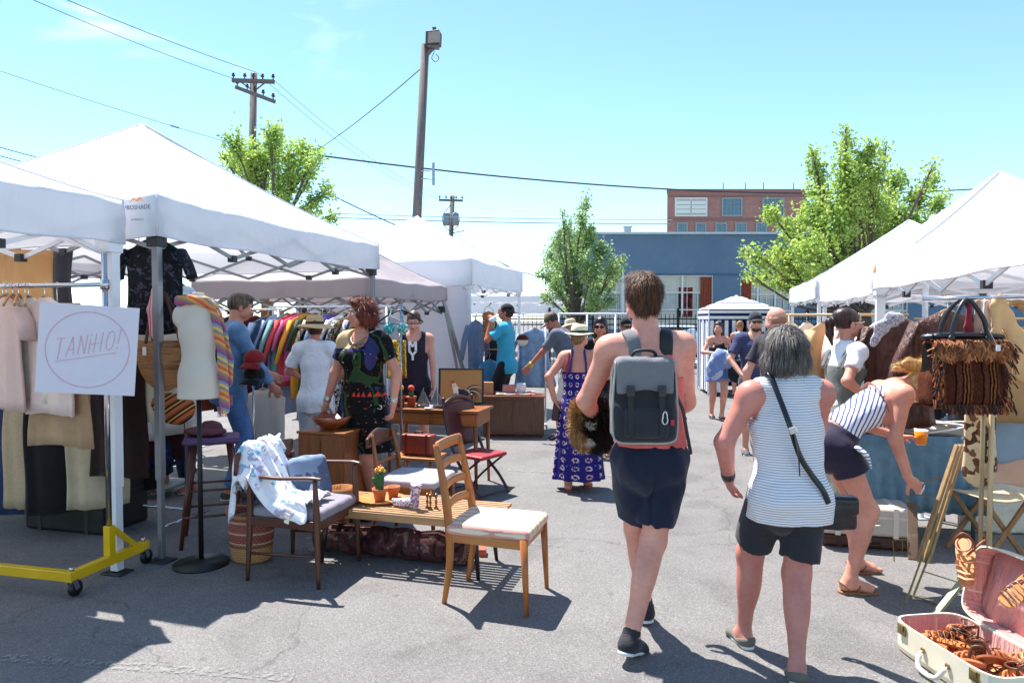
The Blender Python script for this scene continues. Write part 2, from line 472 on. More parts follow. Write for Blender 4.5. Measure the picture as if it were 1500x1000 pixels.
mx = wt.nodes.new('ShaderNodeMix'); mx.data_type = 'RGBA'; wt.links.new(mu.outputs[0], mx.inputs[0])
ti = wt.nodes.new('ShaderNodeMix'); ti.data_type = 'RGBA'; ti.blend_type = 'MULTIPLY'; ti.inputs[0].default_value = 1
ti.inputs[7].default_value = (1.0, 1.13, 1.07, 1); wt.links.new(sky.outputs[0], ti.inputs[6])
wt.links.new(ti.outputs[2], mx.inputs[6]); mx.inputs[7].default_value = (13, 13, 13.2, 1)
wt.links.new(mx.outputs[2], bg.inputs[0]); bg.inputs[1].default_value = .115
sl = bpy.data.lights.new('sun', 'SUN'); sl.energy = 5.0; sl.angle = R(.53); sl.color = (1, .955, .89)
so = bpy.data.objects.new('sun', sl); COL.objects.link(so)
sund = Vector((-.59 * math.cos(SUNEL), .80 * math.cos(SUNEL), math.sin(SUNEL)))
so.rotation_euler = (-sund).to_track_quat('-Z', 'Y').to_euler(); so.location = sund * 60
vs = SC.view_settings; vs.view_transform = 'Standard'; vs.look = 'None'; vs.gamma = 1; vs.exposure = 1.17; vs.use_curve_mapping = False
SC.cycles.max_bounces = 8; SC.cycles.transparent_max_bounces = 12

# ============================================================ ground
t = NT('asphalt')
n0 = t.noise(.35, detail=5); n1 = t.noise(3.5, detail=6); vo = t.vor(190); sp = t.sep(vo.outputs['Color'])[0]
n2 = t.noise(420, detail=2)
base = t.ramp(t.math('ADD', t.math('MULTIPLY', n0, .6), t.math('MULTIPLY', n1, .4)), [(.3, (.152, .143, .141)), (.7, (.208, .196, .190))])
grain = t.ramp(sp, [(0, .55), (.35, .85), (.8, 1.05), (1, 1.6)])
col = t.mix(.85, base, grain, 'MULTIPLY')
col = t.mix(.5, col, t.ramp(n2, [(.35, .5), (.65, 1.4)]), 'MULTIPLY')
v2 = t.n('ShaderNodeTexNoise'); t.lk(t.c, v2.inputs[0]); v2.inputs['Scale'].default_value = 1.3; v2.inputs['Detail'].default_value = 6
ad = t.n('ShaderNodeVectorMath', operation='MULTIPLY_ADD'); t.lk(v2.outputs['Color'], ad.inputs[0]); ad.inputs[1].default_value = (1.1,) * 3; t.lk(t.c, ad.inputs[2])
cr = t.vor(.33, ad.outputs[0], 'DISTANCE_TO_EDGE')
crk = t.ramp(cr.outputs['Distance'], [(0, .6), (.0015, .7), (.0035, 1.0)])
col = t.mix(.8, col, crk, 'MULTIPLY')
col = t.mix(.55, col, t.ramp(t.noise(1.1, detail=3, dist=1.2), [(.34, .66), (.45, .98), (.55, 1.0), (.68, 1.12)]), 'MULTIPLY')
spot = t.ramp(t.vor(2.3).outputs['Distance'], [(0, .5), (.035, .62), (.06, 1)])
col = t.mix(.6, col, spot, 'MULTIPLY')
t.bump(t.math('ADD', sp, n2), .45, .003)
asphalt = t.fin(col, .82, spec=.35)
g = MB().grid(lambda a, b: ((a - .5) * 900, (b - .3) * 900, 0), 6, 6).build('ground', asphalt); tag(g, kind='structure')
paint = NT('worn_paint'); wn = paint.noise(30, detail=6)
pc = paint.ramp(wn, [(.48, (.155, .148, .145)), (.64, (.30, .295, .29))]); paint.fin((.3, .295, .29), .8); tr_ = paint.n('ShaderNodeBsdfTransparent'); mxs = paint.n('ShaderNodeMixShader'); paint.lk(paint.ramp(wn, [(.47, 0.0), (.60, .45)]), mxs.inputs[0]); paint.lk(tr_.outputs[0], mxs.inputs[1]); paint.lk(paint.p.outputs[0], mxs.inputs[2]); paint.lk(mxs.outputs[0], paint.out.inputs[0]); paintm = paint.m
for nm, pts in (('painted_line', [(742, 688), (905, 697)]), ('painted_line', [(688, 792), (826, 798)]), ('painted_line', [(0, 962), (330, 984), (430, 992)])):
    m = MB(); q = [G(*p, .004) for p in pts]
    for a, b in zip(q[:-1], q[1:]): m.bar(a, b, .07, .0015, up=(0, 0, 1))
    tag(m.build(nm, paintm), kind='structure')
# far kerb and pavement beyond the fence
m = MB(); m.box((10, 24, .06), (90, 3, .12)); tag(m.build('pavement', plain('#8f8c88', .85)), kind='structure')

# ============================================================ fence
iron = plain('#15171b', .5, .3)
FY = 21.0
posts = [P(x, 500, FY).x for x in (742, 805, 868, 931, 993, 1056, 1119, 1182, 1245)]
fence = thing('iron_fence', 'black iron picket fence in front of the blue building', 'fence', (posts[0], FY, 0))
for i, x in enumerate(posts):
    m = MB(); m.box((x, FY, .93), (.075, .075, 1.86)); m.box((x, FY, 1.875), (.11, .11, .03)); m.ell((x, FY, 1.93), .045, n=10)
    m.build('post', iron, fence, world=True)
    if i < len(posts) - 1:
        m = MB(); x2 = posts[i + 1]
        for z in (.25, 1.45, 1.62): m.box(((x + x2) / 2, FY, z), (x2 - x - .075, .03, .04))
        for k in range(1, 10):
            xx = x + (x2 - x) * k / 10; m.box((xx, FY, .91), (.018, .018, 1.6)); m.lathe([(.016, 0), (.001, .07)], (xx, FY, 1.71), 6)
        m.build('picket_panel', iron, fence, world=True)

# ============================================================ blue building
BY = 35.0
def bx(px): return (px - 750) / FPX * BY
def bz(py): return CAMH + (467 - py) / FPX * BY
X0, X1, TOP = bx(818), bx(1700), bz(344)
bb = thing('blue_building', 'long low blue painted building behind the iron fence', 'building', ((X0 + X1) / 2, BY, 0))
blue = NT('blue_paint'); o = blue.sep(); ncol = blue.ramp(blue.noise(.6, detail=6), [(.3, '#587189'), (.7, '#647d93')])
br = blue.n('ShaderNodeTexBrick'); blue.lk(blue.map((1, 1, 1), (R(90), 0, 0)), br.inputs[0]); br.inputs['Scale'].default_value = 2.4
br.inputs['Color1'].default_value = (1, 1, 1, 1); br.inputs['Color2'].default_value = (.93, .93, .93, 1); br.inputs['Mortar'].default_value = (.8, .8, .8, 1); br.inputs['Mortar Size'].default_value = .01
blue.bump(br.outputs['Fac'], .2, .01); bluem = blue.fin(blue.mix(.8, ncol, br.outputs[0], 'MULTIPLY'), .75)
wins = [(866, 1044, 403, 482), (1084, 1162, 407, 482), (1215, 1330, 407, 482)]
m = MB(); xs = [X0]
for a, b, c, d in wins:
    m.box(((xs[-1] + bx(a)) / 2, BY + 3, TOP / 2), (bx(a) - xs[-1], 6, TOP)); xs.append(bx(b))
    m.box(((bx(a) + bx(b)) / 2, BY + 3, (TOP + bz(c)) / 2), (bx(b) - bx(a), 6, TOP - bz(c)))
    m.box(((bx(a) + bx(b)) / 2, BY + 3, bz(d) / 2), (bx(b) - bx(a), 6, bz(d)))
m.box(((xs[-1] + X1) / 2, BY + 3, TOP / 2), (X1 - xs[-1], 6, TOP))
wall = m.build('wall', bluem, bb, world=True)
MB().box(((X0 + X1) / 2, BY + 2.9, TOP + .05), (X1 - X0 + .2, 6.2, .1)).build('coping', plain('#b9c6cf', .6), bb, world=True)
m = MB(); m.box(((X0 + X1) / 2, BY - .03, bz(402)), (X1 - X0, .05, .07)); m.build('ledge', plain('#3b6283', .7), bb, world=True)
whitef = plain('#dcdcd8', .6); glass = plain('#7e8894', .12, .0, .2, 2, spec=.8); cream = plain('#c7c1b4', .8)
for wi, (a, b, c, d) in enumerate(wins):
    fr = MB(); x0, x1, z1, z0 = bx(a), bx(b), bz(c), bz(d)
    n = 4 if wi == 0 else 3
    for k in range(n + 1): fr.box((x0 + (x1 - x0) * k / n, BY + .1, (z0 + z1) / 2), (.09, .1, z1 - z0))
    for z in (z0 + .04, z0 + (z1 - z0) * .36, z0 + (z1 - z0) * .68, z1 - .04): fr.box(((x0 + x1) / 2, BY + .12, z), (x1 - x0 - .02, .07, .06))
    for k in range(n * 3): fr.box((x0 + (x1 - x0) * (k + .5) / (n * 3), BY + .13, (z0 + z1) / 2), (.025, .03, z1 - z0))
    f = fr.build('window', whitef, bb, world=True)
    MB().box(((x0 + x1) / 2, BY + .2, (z0 + z1) / 2), (x1 - x0, .02, z1 - z0)).build('pane', glass, f, world=True)
    bl = MB(); h = (z1 - z0)
    for k in range(n):
        xa = x0 + (x1 - x0) * k / n + .05; xb = x0 + (x1 - x0) * (k + 1) / n - .05
        hh = rnd.choice([.3, .35, .62]) if wi == 0 else .4
        bl.box(((xa + xb) / 2, BY + .17, z1 - h * hh / 2), (xb - xa, .02, h * hh))
    bl.box(((x0 + x1) / 2, BY + .165, z0 + h * .17), ((x1 - x0) * .96, .02, h * .33))
    bl.build('blind', cream, f, world=True)
    cu = MB(); ox = bx(1034) if wi == 0 else bx(1092)
    if wi < 2:
        cu.grid(lambda u, v, ox=ox: (ox + (u - .5) * .55, BY + .06 + .03 * math.sin(u * 30), z0 + .1 + v * (h - .2)), 24, 2)
        cu.build('curtain', cloth('#8f4630', .3), f, world=True, solid=.01)
    if wi == 0:
        MB().box((bx(1005), BY + .15, z1 - h * .5), (.7, .02, h * .55)).build('poster', blobs(('#5b1d1c', '#7c2a24', '#3b1716'), 3), f, world=True)
m = MB(); m.box((bx(928), BY + 2, TOP + .35), (.35, .35, .5)); m.box((bx(928), BY + 2, TOP + .63), (.45, .45, .06)); m.build('roof_vent', plain('#9aa0a4', .5, .4), bb, world=True)
m = MB(); m.tube([(bx(912), BY - .08, .1), (bx(912), BY - .08, bz(400))], .05); m.build('downpipe', whitef, bb, world=True)

# ============================================================ brick building
QY = 80.0
def qx(px): return (px - 750) / FPX * QY
def qz(py): return CAMH + (467 - py) / FPX * QY
rb = thing('brick_building', 'tall red brick building rising beyond the blue one', 'building', (qx(1078), QY, 0))
brk = NT('brick'); b_ = brk.n('ShaderNodeTexBrick'); brk.lk(brk.map((1, 1, 1), (R(90), 0, 0)), b_.inputs[0]); b_.inputs['Scale'].default_value = 2.2
b_.inputs['Color1'].default_value = (*lin('#ab7870'), 1); b_.inputs['Color2'].default_value = (*lin('#b9867c'), 1); b_.inputs['Mortar'].default_value = (*lin('#8c6a62'), 1); b_.inputs['Mortar Size'].default_value = .012
brm = brk.fin(brk.mix(.5, b_.outputs[0], brk.ramp(brk.noise(.25, detail=6), [(.3, .75), (.7, 1.15)]), 'MULTIPLY'), .85)
def block(z0, z1, e):
    xa, xb = qx(976) - e, qx(1180) + e; fp = [(xa, QY - e), (xb, QY - e), (xb + 1, QY + 16), (xa + 4.2, QY + 16)]
    return MB().add([(x, y, z) for z in (z0, z1) for x, y in fp], [(3, 2, 1, 0), (4, 5, 6, 7), (0, 1, 5, 4), (1, 2, 6, 5), (2, 3, 7, 6), (3, 0, 4, 7)])
m = block(0, qz(281), 0); m.build('wall', brm, rb, world=True)
cz = plain('#8d6a64', .8)
m = block(qz(281) - .15, qz(281) + .2, .1); m.build('parapet', plain('#9d6f68', .8), rb, world=True)
for py, hh in ((288, .18), (322, .25)):
    MB().box((qx(1078), QY - .04, qz(py)), (qx(1180) - qx(976), .1, hh)).build('string_course', cz, rb, world=True)
wf = plain('#8f9ea6', .5); wg = plain('#4c7284', .15, amt=.25, sc=.7, spec=.8); wg2 = plain('#b9bcb4', .5)
for i, (a, b, c, d) in enumerate([(988, 1033, 292, 317), (1056, 1084, 292, 317), (1115, 1145, 292, 317), (991, 1005, 328, 346), (1018, 1032, 328, 346), (1047, 1062, 328, 346), (1076, 1091, 328, 346), (1106, 1120, 328, 346), (1135, 1149, 328, 346), (1160, 1172, 328, 346)]):
    x0, x1, z1, z0 = qx(a), qx(b), qz(c), qz(d)
    m = MB()
    for s in (x0, x1): m.box((s, QY - .05, (z0 + z1) / 2), (.16, .2, z1 - z0 + .16))
    for s in (z0, z1): m.box(((x0 + x1) / 2, QY - .055, s), (x1 - x0 - .16, .2, .16))
    k = 5 if i in (1, 2) else (2 if i == 0 else 2)
    for j in range(1, k): m.box((x0 + (x1 - x0) * j / k, QY - .05, (z0 + z1) / 2), (.07, .12, z1 - z0))
    for j in range(1, 4): m.box(((x0 + x1) / 2, QY - .06, z0 + (z1 - z0) * j / 4), (x1 - x0, .1, .4 if i == 0 else .06))
    f = m.build('window', plain('#e5e6e0', .6) if i == 0 else wf, rb, world=True)
    MB().box(((x0 + x1) / 2, QY - .02, (z0 + z1) / 2), (x1 - x0, .03, z1 - z0)).build('pane', wg2 if i == 0 else wg, f, world=True)
for px in (1065, 1098, 1125, 1170): MB().tube([(qx(px), QY + 2, qz(281) + .2), (qx(px), QY + 2, qz(281) + 1.3)], .06).build('roof_mast', plain('#77787a', .5, .5), rb, world=True)

# ============================================================ parked car behind fence
def car(loc, rz, label):
    r = thing('parked_car', label, 'car', loc, rz)
    s = SD(.08)
    prof = [(-2.15, .55, .30, .80), (-1.6, .62, .34, .86), (0, .62, .36, .9), (1.6, .6, .34, .86), (2.1, .52, .28, .78)]
    for a, b in zip(prof[:-1], prof[1:]):
        s.cone((a[0], -.45, a[1]), (b[0], -.45, b[1]), a[2], b[2]); s.cone((a[0], .45, a[1]), (b[0], .45, b[1]), a[2], b[2]); s.cone((a[0], 0, a[1]), (b[0], 0, b[1]), a[2], b[2])
    s.cone((-1.0, -.35, 1.05), (.55, -.35, 1.05), .38, .33); s.cone((-1.0, .35, 1.05), (.55, .35, 1.05), .38, .33); s.cone((-.9, 0, 1.08), (.5, 0, 1.08), .37, .33)
    sdobj('body', s.surf(.05, cuts=[lambda X: .22 - X[..., 2]]), plain('#d9dee2', .25, 0, .02, coat=.8), r)
    g = SD(.06); g.cone((-.95, -.36, 1.1), (.6, -.36, 1.08), .37, .3); g.cone((-.95, .36, 1.1), (.6, .36, 1.08), .37, .3); g.cone((-1.15, 0, 1.12), (.8, 0, 1.06), .34, .28)
    sdobj('windows', g.surf(.05, cuts=[lambda X: .98 - X[..., 2], lambda X: X[..., 2] - 1.33]), plain('#20262c', .08, spec=1), r)
    for x in (-1.35, 1.35):
        for y in (-.82, .82):
            wl = MB(); mm = Euler((PI / 2, 0, 0)).to_matrix()
            wl.lathe([(.2, -.1), (.3, -.11), (.33, -.08), (.33, .08), (.3, .11), (.2, .1)], (x, y, .33), 20, mm)
            o = wl.build('wheel', plain('#101010', .8), r, True)
            MB().lathe([(.01, -.09), (.2, -.1), (.2, .1), (.01, .09)], (x, y, .33), 16, mm).build('rim', plain('#a9abad', .3, .8), o)
    return r
car((P(990, 500, 27).x, 27.2, 0), R(4), 'pale silver car parked behind the black iron fence')

# ============================================================ poles and wires
pole_m = wood('#5a5250', '#7c7270', 'z', .7, .9, 0); steel = plain('#9a9da0', .4, .8); dark = plain('#22242a', .6)
lp = thing('floodlight_pole', 'tall wooden pole with a floodlight on top behind the tents', 'light pole', (P(598, 570, 15.0).x, 15, 0))
b0 = Vector((P(598, 570, 15).x, 15, 0)); b1 = P(623, 66, 15.0)
MB().tube([b0, b0.lerp(b1, .5), b1], [.112, .10, .088], 14).build('pole', pole_m, lp, True, world=True)
hc = P(635, 57, 14.9)
m = MB(); m.box(hc + Vector((0, .02, 0)), (.30, .22, .30), (R(-8), 0, R(-12))); hd = m.build('lamp_head', plain('#4a4646', .5), lp, world=True, bevel=.02)
m = MB(); m.box(hc + Vector((.02, -.11, -.01)), (.25, .02, .24), (R(-8), 0, R(-12))); m.build('lens', plain('#9d8a78', .2, spec=.9), hd, world=True)
MB().box(hc + Vector((.02, 0, .19)), (.08, .08, .08)).build('sensor', plain('#55504e', .5), hd, world=True)
m = MB(); m.bar(b1 + Vector((0, 0, -.25)), hc + Vector((0, 0, -.18)), .06); m.box(hc + Vector((0, 0, -.18)), (.24, .16, .05)); m.build('bracket', plain('#6b6663', .5, .4), lp, world=True)
m = MB(); c = P(638, 84, 14.9)
m.tube(smooth_pts([hc + Vector((0, 0, -.2)), c + Vector((-.03, 0, .1)), c + Vector((-.08, 0, -.02)), c + Vector((0, 0, -.1)), c + Vector((.07, 0, -.02)), c + Vector((.01, 0, .06))]), .008, 5); m.build('cable_loop', dark, lp, world=True)
c = P(626, 256, 14.9); m = MB()
for k in range(5): m.tube([c + Vector((-.14 if k % 2 else .1, 0, -.16 + k * .08)), c + Vector((.16, 0, -.2 + k * .09))], .012, 5)
m.tube([c + Vector((.13, 0, -.22)), c + Vector((.13, 0, .25))], .03); m.build('climbing_bracket', steel, lp, world=True)

def xpole(px, Y, top, wdt, label, arms):
    r = thing('utility_pole', label, 'utility pole', (P(px, 500, Y).x, Y, 0))
    tp = P(px + 3, top, Y); b = Vector((P(px - 6, 500, Y).x, Y, 0))
    MB().tube([b, tp], [wdt * 1.4, wdt], 10).build('pole', pole_m, r, True, world=True)
    for (x0, y0, x1, y1, dy) in arms:
        a = P(x0, y0, Y - .3 + dy); c = P(x1, y1, Y - .3 - dy); m = MB(); m.bar(a, c, .14, .18); o = m.build('crossarm', pole_m, r, world=True)
        for k in (0.03, .3, .5, .72, .97):
            q = a.lerp(c, k); m = MB(); m.lathe([(.03, 0), (.03, .12), (.09, .14), (.09, .2), (.05, .22), (.07, .28), (.02, .33)], q + Vector((0, 0, .07)), 8); m.build('insulator', plain('#3c3a3c', .3), o, True, world=True)
    return r, b, tp
up1, b, tp = xpole(369, 35, 108, .17, 'wooden utility pole with two crossarms behind the left tree', [(340, 118, 402, 120, .0), (346, 128, 402, 149, 1.0)])
m = MB(); q = P(372, 134, 35)
m.bar(P(352, 120, 34.8), q, .05); m.bar(P(390, 120, 34.8), q, .05); m.build('brace', plain('#565050', .6), up1, world=True)
up2, b, tp = xpole(660, 62, 287, .2, 'distant utility pole carrying two grey transformers', [(643, 293, 678, 294, .0)])
for px in (654, 667):
    c = P(px, 321, 61.6); m = MB(); m.lathe([(.28, -.55), (.32, -.5), (.32, .45), (.26, .52), (.05, .6)], c, 12); m.build('transformer', plain('#8b9199', .5, .3), up2, True, world=True)
m = MB(); m.tube(smooth_pts([P(660, 300, 61), P(648, 318, 61), P(652, 332, 61), P(660, 338, 61), P(670, 332, 61), P(674, 318, 61)]), .03, 5); m.tube([P(660, 342, 61), P(680, 338, 60)], .04, 5); m.build('cable', dark, up2, world=True)

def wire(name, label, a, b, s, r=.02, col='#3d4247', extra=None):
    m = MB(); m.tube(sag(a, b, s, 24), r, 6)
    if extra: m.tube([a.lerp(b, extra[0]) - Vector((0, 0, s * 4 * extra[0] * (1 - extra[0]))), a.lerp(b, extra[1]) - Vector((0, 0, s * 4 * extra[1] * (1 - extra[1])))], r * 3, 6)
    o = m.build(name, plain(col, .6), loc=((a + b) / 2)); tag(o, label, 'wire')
A = lambda px, py, Y: P(px, py, Y)
wire('overhead_wire', 'upper thin wire running from the top left corner to the pole top', A(-60, -68, 20), A(375, 106, 34.7), .15, .014)
wire('overhead_wire', 'thin wire from the left sky to the left end of the crossarm', A(-60, -48, 20), A(341, 115, 34.7), .15, .012)
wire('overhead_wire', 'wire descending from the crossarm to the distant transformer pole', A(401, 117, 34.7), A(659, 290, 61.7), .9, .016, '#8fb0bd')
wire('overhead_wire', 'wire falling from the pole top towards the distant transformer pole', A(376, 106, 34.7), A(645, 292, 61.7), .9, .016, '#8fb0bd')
wire('overhead_wire', 'wire slanting down left from the floodlight pole', A(616, 101, 15), A(440, 235, 24), .12, .012, '#55636b')
wire('overhead_cable', 'thick black cable drooping across the sky in front of the brick building', A(455, 226, 22), A(1445, 276, 30), .62, .028, '#33373b')
wire('overhead_cable', 'black cable descending right behind the left tree to the tents', A(470, 278, 26), A(800, 408, 34), .3, .022)
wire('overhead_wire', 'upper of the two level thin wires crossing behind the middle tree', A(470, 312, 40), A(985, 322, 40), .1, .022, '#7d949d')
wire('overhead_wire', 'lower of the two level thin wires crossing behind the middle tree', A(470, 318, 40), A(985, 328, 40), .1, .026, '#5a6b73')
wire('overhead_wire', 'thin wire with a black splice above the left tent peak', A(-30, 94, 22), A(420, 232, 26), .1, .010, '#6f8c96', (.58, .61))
wire('overhead_cable', 'upper of two short cables at the far left above the tent', A(-60, 198, 14), A(130, 248, 18), .04, .010)
wire('overhead_cable', 'lower of two short cables at the far left above the tent', A(-60, 212, 14), A(130, 258, 18), .04, .010)
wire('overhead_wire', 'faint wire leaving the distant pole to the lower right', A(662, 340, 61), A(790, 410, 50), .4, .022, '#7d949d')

# ============================================================ trees
def leafmat(a, b):
    t = NT('leaves'); c = t.ramp(t.noise(2.6, detail=5), [(.34, a), (.66, b)]); c = t.mix(.8, c, t.ramp(t.noise(31, detail=2), [(.3, .5), (.7, 1.6)]), 'MULTIPLY')
    return t.fin(c, .5, spec=.4, trans=.5)
def tree(label, px, Y, lobes, nleaf, ls, fork, mat, seed, name='street_tree', depth=1.0):
    r = random.Random(seed); npr = np.random.RandomState(seed)
    base = Vector((P(px, 500, Y).x, Y, 0)); fk = P(*fork, Y)
    root = thing(name, label, 'tree', base)
    bark = wood('#4b423a', '#6e6254', 'z', 1.2, .9, 0)
    m = MB(); m.tube([base, base.lerp(fk, .5) + Vector((.03, 0, 0)), fk], [.13, .10, .085], 10); cv = []; cn = []
    tw = sum(l[2] ** 1.6 for l in lobes)
    for (lx, ly, lr) in lobes:
        dy = (r.random() - .5) * 2 * depth; tip = P(lx, ly, Y + dy); rad = lr / FPX * Y * .92
        mid = fk.lerp(tip, .5) + Vector(((r.random() - .5) * .3, (r.random() - .5) * .3, -.12 * (tip - fk).length))
        path = smooth_pts([fk + Vector((0, 0, -.1)), mid, tip + Vector((0, 0, rad * .4))], 5)
        m.tube(path, [.038 * (1 - i / len(path)) + .007 for i in range(len(path))], 6)
        n = int(nleaf * lr ** 1.6 / tw)
        # twigs
        tg = []
        for k in range(max(6, n // 60)):
            a = tip + Vector([r.gauss(0, rad * .42) for _ in range(3)]) ; q = path[r.randrange(len(path) // 2, len(path))]
            if k % 3 == 0: a.z += rad * .75
            tg.append((q, a)); m.tube([q, q.lerp(a, .6) + Vector((0, 0, -.03)), a], [.01, .006, .003], 4, cap=False)
        for k in range(n):
            q, a = tg[r.randrange(len(tg))]; tt = .35 + .7 * r.random() ** .7
            c = q.lerp(a, tt) if r.random() < .75 else tip + Vector([r.gauss(0, rad * .45) for _ in range(3)])
            cn.append((c.x + r.gauss(0, .07), c.y + r.gauss(0, .07), c.z + r.gauss(0, .07)))
    m.build('trunk', bark, root, True, world=True)
    C = np.array(cn); N = len(C); a = npr.normal(size=(N, 3)); a[:, 2] = a[:, 2] * .6 - .25; a /= np.linalg.norm(a, axis=1)[:, None]
    b = npr.normal(size=(N, 3)); b -= (b * a).sum(1)[:, None] * a; b /= np.linalg.norm(b, axis=1)[:, None]
    s = (ls * (.6 + .7 * npr.rand(N)))[:, None]; nn = np.cross(a, b)
    V = np.stack([C, C + a * s * .55 + b * s * .33 + nn * s * .08, C + a * s * 1.1, C + a * s * .55 - b * s * .33 + nn * s * .08], 1).reshape(-1, 3) - np.array(base)
    link('crown', npmesh('crown', V, np.arange(4 * N).reshape(-1, 4)), mat, root)
lm1 = leafmat('#769a44', '#c4d470'); lm2 = leafmat('#6c9050', '#bcd090'); lm3 = leafmat('#789c48', '#cce07c')
tree('bushy bright green tree behind the left white tent', 385, 16.5, [(345, 218, 22), (365, 238, 26), (398, 205, 20), (404, 190, 14), (395, 232, 28), (425, 235, 24), (447, 222, 18), (455, 240, 18), (385, 265, 26), (420, 275, 26), (445, 262, 22), (480, 278, 13), (460, 300, 14), (485, 318, 10), (345, 240, 18), (375, 215, 12), (410, 300, 22), (455, 318, 16), (330, 232, 9), (470, 225, 7)], 10500, .082, (400, 330), lm3, 3, depth=.7)
tree('slim tree in front of the left end of the blue building', 842, 19, [(855, 300, 9), (852, 322, 13), (832, 335, 14), (862, 345, 18), (815, 355, 14), (840, 365, 24), (805, 375, 15), (880, 368, 16), (825, 392, 24), (865, 395, 26), (800, 400, 14), (895, 392, 14), (815, 425, 18), (845, 428, 22), (880, 420, 20), (905, 400, 9), (914, 378, 6), (835, 452, 14), (870, 445, 16), (893, 440, 9), (800, 435, 8), (824, 312, 5), (858, 286, 5)], 11500, .08, (845, 470), lm2, 5, depth=.9)
tree('large spreading maple tree above the right tents', 1278, 13.5, [(1237, 215, 13), (1235, 240, 16), (1275, 218, 11), (1190, 225, 9), (1195, 250, 13), (1200, 280, 20), (1240, 275, 26), (1275, 255, 20), (1298, 215, 7), (1310, 265, 20), (1275, 300, 34), (1230, 320, 34), (1190, 320, 24), (1165, 340, 20), (1150, 330, 9), (1128, 315, 12), (1145, 372, 20), (1110, 378, 13), (1092, 372, 7), (1185, 370, 26), (1230, 370, 32), (1275, 350, 32), (1315, 320, 28), (1345, 290, 16), (1362, 265, 12), (1372, 300, 11), (1340, 330, 18), (1160, 405, 22), (1200, 410, 24), (1115, 405, 11), (1140, 410, 12), (1245, 405, 24), (1170, 425, 12), (1095, 402, 6), (1238, 192, 6), (1370, 238, 5), (1385, 288, 5), (1262, 232, 9)], 25000, .074, (1268, 452), lm1, 8, depth=1.2)
